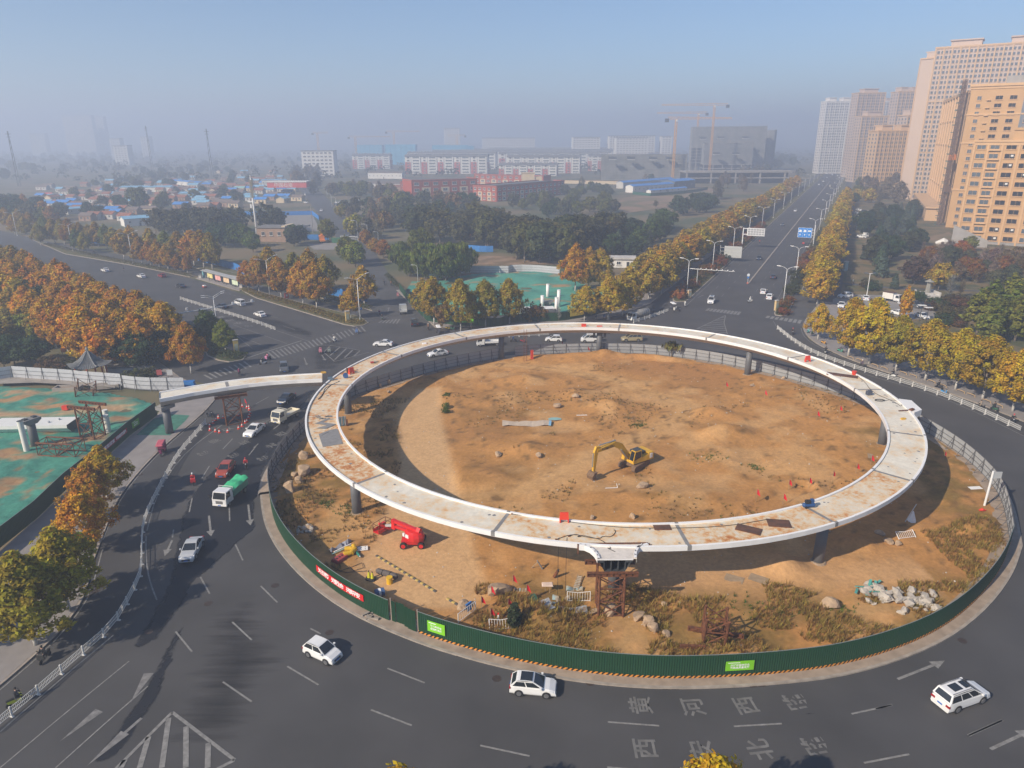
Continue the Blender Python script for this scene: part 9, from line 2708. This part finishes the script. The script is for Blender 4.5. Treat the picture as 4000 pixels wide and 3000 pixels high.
for nm,lab,c,x,y,rz,mat,w,l in (('metal_sheet','dark green curled metal sheet beside the red flag','d',1500,450,-1.1,M('sheet_green',(.04,.10,.06),.6),1.0,2.0),('metal_sheet','grey corrugated sheet bent on the slope','d',1710,620,-1.2,M('sheet_galv',(.40,.43,.46),.5,.2,c2=(.3,.22,.16),scale=1.2,lo=.5,hi=.7),1.1,1.8),('metal_sheet','long grey corrugated sheet lying in front of the white railing','K',510,970,-.0,MATS['sheet_galv'],1.0,3.3),('metal_sheet','upright pale blue and tan panel','K',372,880,1.4,M('sheet_bluetan',(.25,.37,.40),.6,c2=(.42,.33,.22),scale=1.3,lo=.4,hi=.6),.7,1.6),('metal_sheet','tan curled sheet beside the blue panel','K',440,870,.3,M('sheet_tan',(.36,.30,.23),.6),.6,1.6),('metal_sheet','pale blue sheet on the ground near the small ladder','K',540,785,-.1,MATS['sheet_bluetan'],.6,1.8),('timber_board','weathered plywood board on the earth right of the trestle, left one','K',1920,690,-.5,timb,1.3,2.),('timber_board','weathered plywood board on the earth right of the trestle, right one','K',2130,690,-.6,timb,1.3,2.),('timber_board','white board lying on the weeds at the right edge','H',1790,1560,.1,wm_1,.7,1.8),('timber_board','rusty-brown leaning board inside the right arc of the ring','H',885,1290,1.2,timb,.8,1.8)):
 m=MB()
 N=10
 m.loft([[(-l/2+l*i/N,-w/2,.06+.10*sin(i*.9)*(nm=='metal_sheet')),(-l/2+l*i/N,w/2,.10+.14*sin(i*.7+1)*(nm=='metal_sheet'))] for i in range(N+1)],closed=False,cap=False)
 odd(nm,lab,'sheet' if nm=='metal_sheet' else 'board',c,x,y,rz,[('plate',m,mat),('edge',MB().beam((-l/2,-w/2,.04),(l/2,-w/2,.04),.03),mat)])
def gtf(label,c,x,y,rz,w,h,tilt,sag=.15):
 p=os_(c,x,y)
 r=th('white_barrier',label,'barrier',p,rot=(tilt,0,rz))
 for a,b,z0,z1 in ((-w/2,-w/2,0,h),(w/2,w/2,0,h)):
  MB().beam((a,0,z0),(b,0,z1),.07).bu('upright',wm_1,r)
 MB().path([(-w/2,0,h),(0,0,h-sag),(w/2,0,h)],.03,5).bu('top_rail',wm_1,r)
 MB().path([(-w/2,0,.12),(w/2,0,.12)],.03,5).bu('bottom_rail',wm_1,r)
 for k in range(1,9):
  x_=-w/2+w*k/9
  MB().beam((x_,0,.12),(x_,0,h-sag*(1-abs(2*k/9-1))),.03).bu('bar',wm_1,r)
gtf('white bent crowd barrier standing left of the tall trestle','K',575,885,0,2.4,1.25,0)
gtf('white crowd barrier with a blue cloth behind the gate hoarding','d',330,700,.9,2.6,1.1,0,0)
gtf('white broken railing lying by the grey blocks at right','L',905,335,.2,2.3,1.0,-.9)
gtf('tangled white railing half hidden behind the front hoarding','d',930,930,.1,2.4,1.1,-.8)
odd('blue_cloth','blue cloth hung over the white barrier','cloth','d',350,640,.9,[('drape',MB().loft([[(-.4,-.1,1.2),(.4,-.1,1.2)],[(-.42,-.2,.8),(.35,-.16,.75)],[(-.3,-.14,.3),(.3,-.2,.35)]],closed=False,cap=False),bluef),('fold',MB().beam((-.4,-.05,1.2),(.4,-.05,1.2),.14,.06),bluef)])
odd('ladder','small pale timber ladder lying on the earth left of the trestle','ladder','K',570,725,1.3,[('rail',MB().beam((-1.3,-.25,.12),(1.3,-.25,.2),.07),timb),('rail_two',MB().beam((-1.3,.25,.12),(1.3,.25,.2),.07),timb)]+[('rung',MB().beam((-1.1+k*.3,-.3,.18),(-1.1+k*.3,.3,.18),.12,.05),M('pale_timber_',(.45,.40,.32),.8)) for k in range(8)])
odd('duckboard','blue and tan duckboard beside the tall boulder','boards','d',1180,245,-.1,[('slat',MB().box(-.9+k*.3,-.72+k*.3,-.3,.3,.05,.1),(MATS['sheet_bluetan'],timb)[k%2]) for k in range(7)])
odd('small_table','small stand with a pale crumpled cover on the earth','table','K',305,800,0,[('leg',MB().beam((-.25,-.2,0),(-.25,-.2,.9),.06),timb),('leg_two',MB().beam((.25,-.2,0),(.25,-.2,.9),.06),timb),('cover',MB().hexa([(-.6,-.35,.9),(.6,-.35,.88),(.6,.35,.9),(-.6,.35,.92)],[(-.5,-.3,1.02),(.55,-.25,1.0),(.5,.3,1.04),(-.55,.3,1.0)]),M('pale_cloth',(.62,.48,.40),.8))])
odd('steel_stand','bent grey steel strut standing on the earth','strut','K',240,600,0,[('strut',MB().beam((.3,0,0),(-.3,0,1.1),.2,.12),gp_),('foot',MB().beam((-.25,0,.9),(-.9,.1,.1),.08),timb)])
odd('gas_cylinder','rusty leaning cylinder left of the tall trestle','cylinder','K',370,680,0,[('bottle',MB().path([(-.1,0,.1),(.35,0,.95)],.17,10),ru_),('cap',MB().path([(.35,0,.95),(.42,0,1.1)],.1,8),dk_)])
odd('rusty_channel','rusty steel channel leaning in the grass at the front hoarding','channel','K',1560,1300,.0,[('web',MB().beam((-1.2,0,.35),(1.2,0,.25),.1,.35),ru_),('flange',MB().beam((-1.2,0,.55),(1.2,0,.45),.25,.05),ru_)])
odd('white_pipe','thin white L-shaped pipe on the earth before the excavator','pipe','X',790,1440,.0,[('run',MB().beam((-1.0,0,.06),(.7,.1,.06),.07),wm_1),('riser',MB().beam((.7,.1,.06),(.6,.5,.5),.06),wm_1)])
odd('white_pipe','thin white pipe lying on the mound left of centre','pipe','G',602,938,.05,[('run',MB().beam((-.9,0,.08),(.9,0,.08),.1),wm_1),('end',MB().beam((.9,0,.08),(.95,0,.1),.14),wm_1)])
odd('pale_tarp','pale plastic sheet spread on the earth left of centre','sheet','G',120,1010,.0,[('sheet',MB().loft([[(-4+i,-1.1+.3*sin(i),.12+.08*sin(2*i)),(-4+i,1.1+.25*cos(i*1.7),.14+.08*cos(i))] for i in range(9)],closed=False,cap=False),M('pale_plastic',(.50,.40,.30),.6,var=.15)),('edge_fold',MB().beam((4,-1,.15),(4.2,1,.2),.4,.08),blues)])
odd('pit_water','pale green sheet in a hole left of centre','sheet','G',370,972,0,[('sheet',MB().poly([(cos(t)*1.2,sin(t)*.8,.12) for t in [2*PI*k/10 for k in range(10)]]),tealr),('rim',MB().path([(-1.1,-.5,.1),(0,-.8,.15),(1.1,-.4,.1)],.1,5),soily)])
odd('red_drum','tall red barrel by the back grey fence','barrel','G',172,440,0,[('barrel',MB().box(-.3,.3,-.25,.25,0,1.9),rp_),('cap',MB().box(-.33,.33,-.28,.28,1.9,2.0),rp_)])
lad=MB()
for s in (-1,1):
 lad.beam((s*.3,0,0),(s*.3,0,7.2),.07)
for k in range(16):
 lad.beam((-.3,0,.3+k*.43),(.3,0,.3+k*.43),.04)
p=os_('G',115,455)
tg_(lad.bu('site_ladder',ru_,loc=(p.x,p.y,p.z)),'tall rusty ladder leaning at the back left of the ring','ladder')
odd('gas_rack','rack of blue and grey gas cylinders beside the left pier','cylinders','a',495,1340,.3,[('cylinder',MB().path([(-.7+k*.28,0,.1),(-.7+k*.28,0,1.7)],.12,8),(M('cyl_blue',(.06,.18,.26),.5),M('cyl_grey',(.25,.28,.3),.5))[k%2]) for k in range(6)]+[('rail',MB().beam((-.9,.2,1.1),(.9,.2,1.1),.06),ru_),('post',MB().beam((.95,-.2,-.6),(.95,-.2,1.2),.25),ru_)])
odd('cable','black cable looping on the concrete behind the left hoarding','cable','J',830,590,0,[('loop',MB().path([(-2.5,.4,.04),(-1.2,-.6,.04),(0,.2,.04),(.9,1.0,.04),(1.3,0,.04),(.3,-.6,.04),(-.6,.6,.04),(.2,1.9,.04)],.035,5),bk_),('tail',MB().path([(-2,-.4,.04),(-.5,-.9,.04),(1.8,-.6,.04)],.03,5),bk_)])
odd('pit_marker','white marker post beside the dug pit','post','d',870,800,0,[('post',MB().box(-.08,.08,-.08,.08,0,.95),wm_1),('tip',MB().box(-.085,.085,-.085,.085,.95,1.1),rp_)])
p=os_('L',1402,125)
r=th('leaning_pole','white pole standing inside the right grey fence','pole',p)
Hp=hg_(p,'H',1920,1430)
MB().path([(0,0,0),(.12,0,Hp)],.14,8).bu('pole',wp_,r)
MB().box(.0,1.3,-.05,.05,Hp-1.0,Hp-.1).bu('lattice_head',gv_,r)
odd('white_sack','white cone-shaped sack propped in the weeds at right','sack','L',930,225,0,[('sack',MB().path([(0,0,0),(0,0,1.4)],[.55,.06],7),wm_1),('prop',MB().beam((-1.0,-.3,0),(.2,0,2.4),.07),gv_)])
odd('red_bag','red plastic bag by the right fence','bag','L',1387,160,0,[('bag',MB().path([(-.4,0,.15),(0,0,.25),(.4,0,.12)],[.1,.22,.08],6),rp_),('knot',MB().path([(.4,0,.15),(.5,0,.25)],.05,5),rp_)])
for k in range(7):
 p=W('J',985+rr.gauss(0,28),1030+rr.gauss(0,14))
 o=MB().box(-.4,.4,-.12,.12,0,.22).bu('loose_kerb_stone',kerbm,loc=(p.x,p.y,.02+.1*(k%2)),rz=rr.uniform(-1,1))
 tg_(o,'loose kerb stone in the small heap at the roadside gate','kerb stone','heap of loose kerb stones')
bann=M('banner_red',(.56,.01,.012),.55,var=.05)
bannd=M('banner_maroon',(.30,.012,.025),.55,var=.05)
gsg=M('notice_green',(.19,.52,.02),.5,var=.12,scale=1.2)
wht=M('white_print',(.82,.82,.82),.6,var=.02)
def bnr(label,curve,p0,p1,z0,z1,mat,chars,size,out,off=.13):
 i0=min(range(len(curve)),key=lambda i:(curve[i]-p0).length)
 i1=min(range(len(curve)),key=lambda i:(curve[i]-p1).length)
 if i1<i0:
  i0,i1=i1,i0
 pts=rsm(curve[i0:i1+1],.5)
 pts=[p+out(p)*off for p in pts]
 r=th('banner',label,'banner',(pts[0].x,pts[0].y,0))
 o=pts[0]
 MB().loft([[(p.x-o.x,p.y-o.y,z0+.14),(p.x-o.x,p.y-o.y,z1+.14)] for p in pts],closed=False,cap=False).bu('cloth',mat,r)
 L=[0.]
 for a,b in zip(pts[:-1],pts[1:]):
  L.append(L[-1]+(b-a).length)
 n=len(chars)
 for k,ch in enumerate(chars):
  if ch==' ':
   continue
  s=L[-1]*(.06+.88*(k+.5)/n)
  i=min(len(pts)-2,max(j for j in range(len(L)) if L[j]<=s))
  d=pts[i+1]-pts[i]
  p=pts[i].lerp(pts[i+1],(s-L[i])/(L[i+1]-L[i]))+out(pts[i])*.03
  ob('character',txm(ch,1.,wht),r,(p.x-o.x,p.y-o.y,(z0+z1)/2+.14),rot=(PI/2,0,atan2(d.y,d.x)),scale=(size,size,1))
def outI(p):
 return Vc((p.x-16.4,p.y-103,0)).normalized()
FGd=rsm(FG,.4)
bnr('red banner with white Chinese lettering on the left run of green hoarding',FGd,W('J',535,695),W('J',925,965),.95,1.75,bann,'关注消防 关爱生命 共筑平安',.66,outI)
LFd=rsm([(-61.2,81),(-62.2,89),(-62.5,100),(-63,108.2),(-62.8,117.3)],.4)
bnr('maroon banner with pale Chinese lettering on the left pavement hoarding',LFd,W('E',885,985),W('E',1115,800),.95,1.75,bannd,'消防常识进万家 平安相伴你我他',.62,lambda p:Vc((1,0,0)))
def ntc(label,curve,px,w,z0,z1,mat,lines,size,out,foot=None):
 i=min(range(1,len(curve)-1),key=lambda i:(curve[i]-px).length)
 d=(curve[i+1]-curve[i-1]).normalized()
 p=curve[i]+out(curve[i])*.14
 r=th('notice_board',label,'notice',(p.x,p.y,.14),atan2(d.y,d.x))
 MB().box(-w/2,w/2,-.02,.02,z0,z1).bu('board',mat,r)
 if foot:
  MB().box(-w/2,w/2,-.026,-.021,z0,z0+(z1-z0)*.3).bu('lower_band',foot,r)
 for k,s in enumerate(lines):
  ob('lettering',txm(s,1.,wht),r,(0,-.035,z1-(z1-z0)*(.42+.27*k)),rot=(PI/2,0,0),scale=(size,size,1))
 if lines:
  MB().box(-w*.42,0,-.03,-.022,z1-(z1-z0)*.18,z1-(z1-z0)*.12).bu('small_print',wht,r)
ntc('bright green notice on the front hoarding near the gate',FGd,W('J',1555,1215),1.95,.75,1.95,gsg,('聚力林交会','促进新发展'),.25,outI)
ntc('bright green notice on the front hoarding at right of centre',FGd,W('K',1965,1545),2.6,.75,1.75,gsg,('办好中国林交会','助推高质量发展'),.25,outI)
oL=lambda p:Vc((1,0,0))
ntc('green notice on the left pavement hoarding',LFd,W('E',1195,740),2.2,.8,1.9,M('notice_green_dull',(.12,.32,.04),.5,var=.12),('办好林交会','推动新发展'),.25,oL)
ntc('blue and white notice on the left pavement hoarding',LFd,W('E',850,1015),2.2,.7,2.0,M('notice_white',(.5,.56,.6),.5),('文明施工','安全生产'),.3,oL,M('notice_lime',(.3,.45,.15),.5))
NFd=rsm([W('B',1480,1450),W('B',1740,1490),W('B',2100,1500),W('C',0,1462),W('C',420,1450),W('C',640,1415),W('C',850,1360)],.6)
ntc('light green notice on the far hoarding',NFd,W('B',1810,1500),4.4,.9,2.2,gsg,(),.3,lambda p:Vc((0,-1,0)))
ntc('yellow notice on the far hoarding behind the ring',NFd,W('C',560,1430),4.4,.8,2.2,M('notice_yellow',(.66,.50,.04),.5),(),.3,lambda p:Vc((0,-1,0)))
DZ=ZD-.055
def dck(name,label,cat,c,x,y,rz,parts):
 r=th(name,label,cat,W(c,x,y,DZ),rz)
 r.location.z=DZ
 for nm,mb,mat in parts:
  mb.bu(nm,mat,r)
bar=lambda:[('shell',MB().hexa([(-.5,-.2,.35),(.5,-.2,.35),(.5,.2,.35),(-.5,.2,.35)],[(-.45,-.08,1.15),(.45,-.08,1.15),(.45,.08,1.15),(-.45,.08,1.15)]),rp_),('foot',MB().box(-.5,-.38,-.25,.25,0,.35),rp_),('foot_two',MB().box(.38,.5,-.25,.25,0,.35),rp_)]
dck('plastic_barrier','bright orange plastic barrier on the near arc of the ring deck','barrier','K',450,195,0,bar())
dck('plastic_barrier','bright orange plastic barrier where the branch meets the ring','barrier','a',638,590,.8,bar())
dck('plastic_barrier','red plastic barrier standing on the right back of the deck','barrier','H',340,470,.2,bar())
dck('rusty_box','rusty brown crate beside the orange barrier at the branch','crate','a',598,575,.4,[('crate',MB().box(-.35,.35,-.3,.3,0,.8),ru_),('lid',MB().box(-.38,.38,-.33,.33,.8,.86),rustp)])
dck('cable_reel','blue cable reel on the left arc of the deck','reel','a',555,650,.3,[('flange',MB().path([(0,-.22,.45),(0,-.17,.45)],.45,14),M('reel_blue',(.03,.10,.28),.5)),('flange_two',MB().path([(0,.17,.45),(0,.22,.45)],.45,14),MATS['reel_blue']),('drum',MB().path([(0,-.17,.45),(0,.17,.45)],.25,12),bk_)])
dck('welding_set','blue-grey welding set where the branch meets the ring','welder','a',335,685,.2,[('case',MB().box(-.4,.4,-.25,.25,.05,.6),M('weld_blue',(.10,.15,.20),.5)),('handle',MB().path([(-.3,0,.6),(-.3,0,.72),(.3,0,.72),(.3,0,.6)],.03,5),bk_)])
dck('welding_set','dark blue-grey welding set on the right arc of the deck','welder','H',870,758,.2,[('case',MB().box(-.4,.4,-.3,.3,.05,.7),M('weld_dark',(.07,.08,.11),.5)),('handle',MB().path([(-.3,0,.7),(-.3,0,.82),(.3,0,.82),(.3,0,.7)],.03,5),bk_)])
dck('air_compressor','blue air compressor at the near right joint of the deck','compressor','L',262,138,.1,[('tank',MB().path([(-.7,0,.35),(-.6,0,.35),(.6,0,.35),(.7,0,.35)],[.15,.25,.25,.15],12),M('comp_blue',(.02,.07,.2),.5)),('motor',MB().box(-.45,.1,-.2,.2,.6,.95),bk_),('pump',MB().box(.15,.5,-.2,.2,.6,1.05),MATS['comp_blue']),('wheel',MB().path([(-.4,-.25,.15),(-.4,-.2,.15)],.15,10),bk_)])
dck('orange_bucket','orange bucket by the outer lip at the right back of the deck','bucket','H',742,582,0,[('bucket',MB().path([(0,0,0),(0,0,.6)],[.32,.4],12),rp_),('rim',MB().path([(0,0,.6),(0,0,.64)],.42,12),rp_)])
dck('yellow_hose','yellow coiled sling at the branch joint','sling','a',235,590,0,[('coil',MB().path([(cos(k*.7)*.5,sin(k*.7)*.25,.08+.02*k) for k in range(14)],.07,5),exy),('hook',MB().box(.5,.7,-.1,.1,.0,.15),dk_)])
dck('orange_box','small orange box on the far arc of the deck','box','G',620,165,0,[('box',MB().box(-.5,.5,-.3,.3,0,.5),rp_),('lid',MB().box(-.52,.52,-.32,.32,.5,.55),rp_)])
dck('orange_box','flat orange sheet on the far arc of the deck','box','G',757,165,0,[('box',MB().box(-.6,.6,-.25,.25,0,.12),rp_),('lid',MB().box(-.5,.5,-.2,.2,.12,.15),rp_)])
dck('scrap_heap','red and dark tools in a small heap on the back left deck','tools','a',935,435,.3,[('tool',MB().box(-.3,.3,-.15,.15,0,.3),RFR),('tool_two',MB().beam((.3,0,.1),(1.2,.2,.1),.12),dk_),('tool_three',MB().beam((-.2,-.5,.08),(.8,-.7,.08),.12),timb)])
dck('paper_scrap','pale and pink sack on the back left deck','sack','F',1455,318,.3,[('sack',MB().box(-.4,.4,-.25,.25,0,.22),wht),('end',MB().box(.1,.5,-.2,.2,.0,.18),RFR)])
dck('rusty_clamp','rusty clamp and jack at the right stub','clamp','H',1240,898,.5,[('jaw',MB().box(-.4,.4,-.2,.2,0,.4),ru_),('arm',MB().beam((-1.8,.9,.1),(.2,0,.2),.12),ru_)])
dck('yellow_part','small yellow fitting on the right arc of the deck','fitting','H',1165,970,.2,[('part',MB().box(-.3,.3,-.15,.15,0,.25),exy),('nose',MB().path([(.3,0,.12),(.45,0,.12)],.14,8),exy)])
dck('wire_coil','coil of dark wire on the right arc of the deck','cable','H',965,808,0,[('coil',MB().path([(cos(k*.8)*.8,sin(k*.8)*.45,.03+.01*k) for k in range(16)],.035,5),bk_),('tail',MB().path([(.8,0,.03),(1.8,.3,.03),(2.6,0,.03)],.03,5),bk_)])
for c,x,y,rz,w,l,lab in (('K',1293,235,.0,1.5,1.8,'square rusty plate by the inner lip of the near arc'),('K',2045,262,-.5,1.4,2.6,'rusty rectangular plate on the near right arc'),('L',70,240,-.15,1.6,2.4,'dark rusty plate nearest the compressor'),('H',640,588,-.5,1.5,5.0,'long brown mat on the right back deck')):
 dck('rusty_plate',lab,'plate',c,x,y,rz,[('plate',MB().box(-l/2,l/2,-w/2,w/2,.01,.06),rustp),('edge',MB().box(-l/2,l/2,-w/2-.03,-w/2,.01,.08),ru_)])
gp=[W('a',*q,DZ) for q in ((165,1460),(330,1400),(290,1395),(410,1385),(440,1385),(515,1600),(225,1645))]
o=gp[0]
r=th('grey_sheet_plate','large grey steel sheet lying on the left arc of the deck','plate',(o.x,o.y,DZ))
MB().prism([(p.x-o.x,p.y-o.y) for p in [gp[0],gp[6],gp[5],gp[4],gp[3],gp[1]]],.012,.03).bu('sheet',gp_,r)
MB().beam((gp[0].x-o.x+.6,gp[0].y-o.y-.5,.04),(gp[1].x-o.x,gp[1].y-o.y-.8,.04),.05,.02).bu('edge_weld',dk_,r)
gp=[W('a',*q,DZ) for q in ((110,1310),(310,1225),(335,1240),(225,1290),(420,1320),(270,1385),(130,1380),(290,1335))]
r=th('grey_sheet_plate','zigzag grey steel offcut above the large sheet on the left deck','plate',(gp[0].x,gp[0].y,DZ))
o=gp[0]
MB().prism([(p.x-o.x,p.y-o.y) for p in gp[:4]][::-1],.012,.03).bu('upper_strip',gp_,r)
MB().prism([(p.x-o.x,p.y-o.y) for p in (gp[0],gp[3],gp[4],gp[7])][::-1],.032,.05).bu('middle_strip',gp_,r)
MB().prism([(p.x-o.x,p.y-o.y) for p in (gp[6],gp[7],gp[4],gp[5])][::-1],.052,.07).bu('lower_strip',gp_,r)
for i in range(9):
 dck('steel_offcut','grey steel offcut in the scatter above the zigzag plate','offcut','a',130+rr.random()*210,1190+rr.random()*60,rr.uniform(-.5,.5),[('strip',MB().box(-.5,.5,-.08,.08,.01,.05),gp_),('lug',MB().box(-.1,.1,.08,.2,.01,.05),dk_)])
 COL.objects[-1].parent['group']='steel offcuts on the left deck'
for lab,c,pts in (('dark cable snaking over the near arc of the deck','K',((380,350),(520,300),(640,330),(760,345),(780,320),(860,330),(900,280),(880,265))),('dark cable tangle on the near arc beside the stub','Z',((300,190),(400,150),(520,190),(420,200),(500,170),(650,200),(800,240),(900,300),(1000,400),(900,370),(1050,440))),('long thin cable along the inner lip of the near arc','K',((0,130),(300,170),(700,225),(1100,255),(1800,245),(2212,175))),('dark cable on the rusty left arc','a',((460,700),(330,760),(250,800),(230,880),(140,970),(200,940),(260,830),(360,740))),('cable along the right arc of the deck','H',((600,480),(820,620),(900,740),(1100,820),(1160,870),(1150,800)))):
 P=smo([W(c,*q,DZ) for q in pts],2)
 o=P[0]
 r=th('deck_cable',lab,'cable',(o.x,o.y,DZ))
 MB().path([(p.x-o.x,p.y-o.y,.03) for p in P],.035,5).bu('cable',bk_,r)
 MB().box(-.1,.1,-.06,.06,0,.1).bu('plug',ru_,r)
for i,(x,lab) in enumerate(((400,'left'),(470,'right'))):
 p=W('K',x,350,ZD)
 r=th('hanging_wire','thin wire hanging from the near deck edge, %s of two'%lab,'wire',(p.x,p.y-.3,0))
 MB().path([(0,0,ZD),(0,-.05,.3)],.022,4).bu('wire',bk_,r)
 MB().path([(0,0,ZD),(.1,.8,ZD-.05)],.022,4).bu('tail',bk_,r)
ga,gb=W('T',-160,1270),W('T',1120,1245)
r=th('box_girder','long white steel box girder lying on the green net at the left edge','girder',(ga.x,ga.y,.3),atan2((gb-ga).y,(gb-ga).x))
Lg=(gb-ga).length
prof=[(1.0,0),(2.6,0),(3.6,1.35),(0,1.35)]
ring=lambda x:[(x,0.9,0),(x,2.7,0),(x,3.7,1.0),(x,3.7,1.55),(x,-.1,1.55),(x,-.1,1.0)]
MB().loft([ring(0),ring(Lg)],cap=False).bu('shell',M('girder_white',(.66,.66,.63),.55,var=.05),r)
MB().poly(ring(Lg+.003)).bu('open_end',dk_,r)
for x,y in ((Lg*.72,1.2),(Lg*.8,2.4)):
 MB().box(x-.08,x+.08,y-.2,y+.2,1.55,1.8).bu('lifting_eye',gv_,r)
tw=M('tube_white',(.66,.65,.60),.5,var=.06)
for i,(bx,by,tx,ty) in enumerate(((440,1515,335,1045),(1760,1190,1718,945),(1745,1080,1722,862))):
 p=W('T',bx,by,.3)
 H=hg_(p,'T',tx,ty)
 r=th('white_tube',('white steel tube standing on the green net, front left','white steel tube beside the upright trestle, nearer','white steel tube beside the upright trestle, farther')[i],'tube',p)
 MB().path([(0,0,-.2),(0,0,H)],.42,16,cap=False).bu('tube',tw,r,True)
 MB().path([(0,0,H),(0,0,H+.02)],.43,16).bu('open_top',dk_ if i==0 else tw,r)
p=W('T',580,1415,.3)
r=th('grey_pier','dark grey pier with a wide head standing on the green net','pier',p,1.1)
H=hg_(p,'T',490,1060)
MB().path([(0,0,-.2),(0,0,H)],.62,18).bu('shaft',pm_,r,True)
MB().hexa([(-.7,-.65,H-.3),(.7,-.65,H-.3),(.7,.65,H-.3),(-.7,.65,H-.3)],[(-1.4,-.75,H+.25),(1.4,-.75,H+.25),(1.4,.75,H+.25),(-1.4,.75,H+.25)]).box(-1.4,1.4,-.75,.75,H+.25,H+.6).bu('head',gp_,r)
for s in (-.7,.7):
 MB().box(s-.3,s+.3,-.35,.35,H+.6,H+.8).bu('bearing',dk_,r)
odd('orange_crate','small orange crate on the bare track across the netted site','crate','T',1070,845,0,[('crate',MB().box(-.5,.5,-.35,.35,.2,.9),rp_),('lid',MB().box(-.52,.52,-.37,.37,.9,.95),rp_)],False,.2)
for x0,y0,x1,y1,lab in ((880,530,1250,520,'low concrete planter trough before the pale fence, left'),(1500,500,1900,470,'low concrete planter trough before the pale fence, right')):
 a,b=W('T',x0,y0,.4),W('T',x1,y1,.4)
 r=th('planter_trough',lab,'planter',(a.x,a.y,.3),atan2((b-a).y,(b-a).x))
 L=(b-a).length
 MB().box(0,L,-.15,.15,0,.7).box(0,L,1.6,1.9,0,.7).box(-.3,0,-.15,1.9,0,.7).box(L,L+.3,-.15,1.9,0,.7).bu('wall',MATS['old_concrete'],r)
 MB().box(0,L,.15,1.6,.1,.3).bu('soil',soily,r)
for i,(x,yb,yt) in enumerate(((308,1245,1130),(403,1325,1180),(262,1325,1228),(383,1372,1245))):
 p=W('C',x,yb,.4)
 H=hg_(p,'C',x,yt)
 r=th('white_tube','white steel tube standing on the far green net, %s'%('tallest at the back','right of the grey block','left of the grey block','nearest the hoarding')[i],'tube',(p.x,p.y,0))
 MB().path([(0,0,-.2),(0,0,H)],.5,14).bu('tube',wm_1,r,True)
 MB().path([(0,0,H),(0,0,H+.1)],.54,14).bu('flange',wm_1,r)
odd('grey_pier','grey pier head beside the white tubes on the far net','pier','C',298,1325,0,[('head',MB().hexa([(-1,-.8,.9),(1,-.8,.9),(1,.8,.9),(-1,.8,.9)],[(-2,-1,1.8),(2,-1,1.8),(2,1,1.8),(-2,1,1.8)]),gp_),('shaft',MB().path([(0,0,0),(0,0,.9)],.7,12),pm_)],False)
a,b=W('C',50,1400),W('C',370,1392)
r=th('box_girder','white box girder lying on the far green net behind the hoarding','girder',(a.x,a.y,.3),atan2((b-a).y,(b-a).x))
L=(b-a).length
MB().loft([[(0,.8,0),(0,2.6,0),(0,3.4,1.4),(0,0,1.4)],[(L,.8,0),(L,2.6,0),(L,3.4,1.4),(L,0,1.4)]],cap=True).bu('shell',wm_1,r)
MB().box(L*.3,L*.3+.3,1.2,1.5,1.4,1.7).box(L*.7,L*.7+.3,1.2,1.5,1.4,1.7).bu('lifting_eye',gv_,r)
# ================================================================ AIR
hz=MB().box(-3200,3200,-120,4200,-1.2,150).bu('haze',M('x_',(1,1,1)))
hm=bpy.data.materials.new('haze_air')
hm.use_nodes=True
t=hm.node_tree
t.nodes.remove(t.nodes['Principled BSDF'])
pv=nd(t,'ShaderNodeVolumePrincipled')
pv.inputs['Color'].default_value=(.70,.80,.98,1)
pv.inputs['Density'].default_value=HAZE
pv.inputs['Anisotropy'].default_value=.25
t.links.new(pv.outputs[0],t.nodes['Material Output'].inputs['Volume'])
hz.data.materials.clear()
hz.data.materials.append(hm)
tg_(hz,'thin blue-grey haze filling the air over the city','haze',kind='stuff')
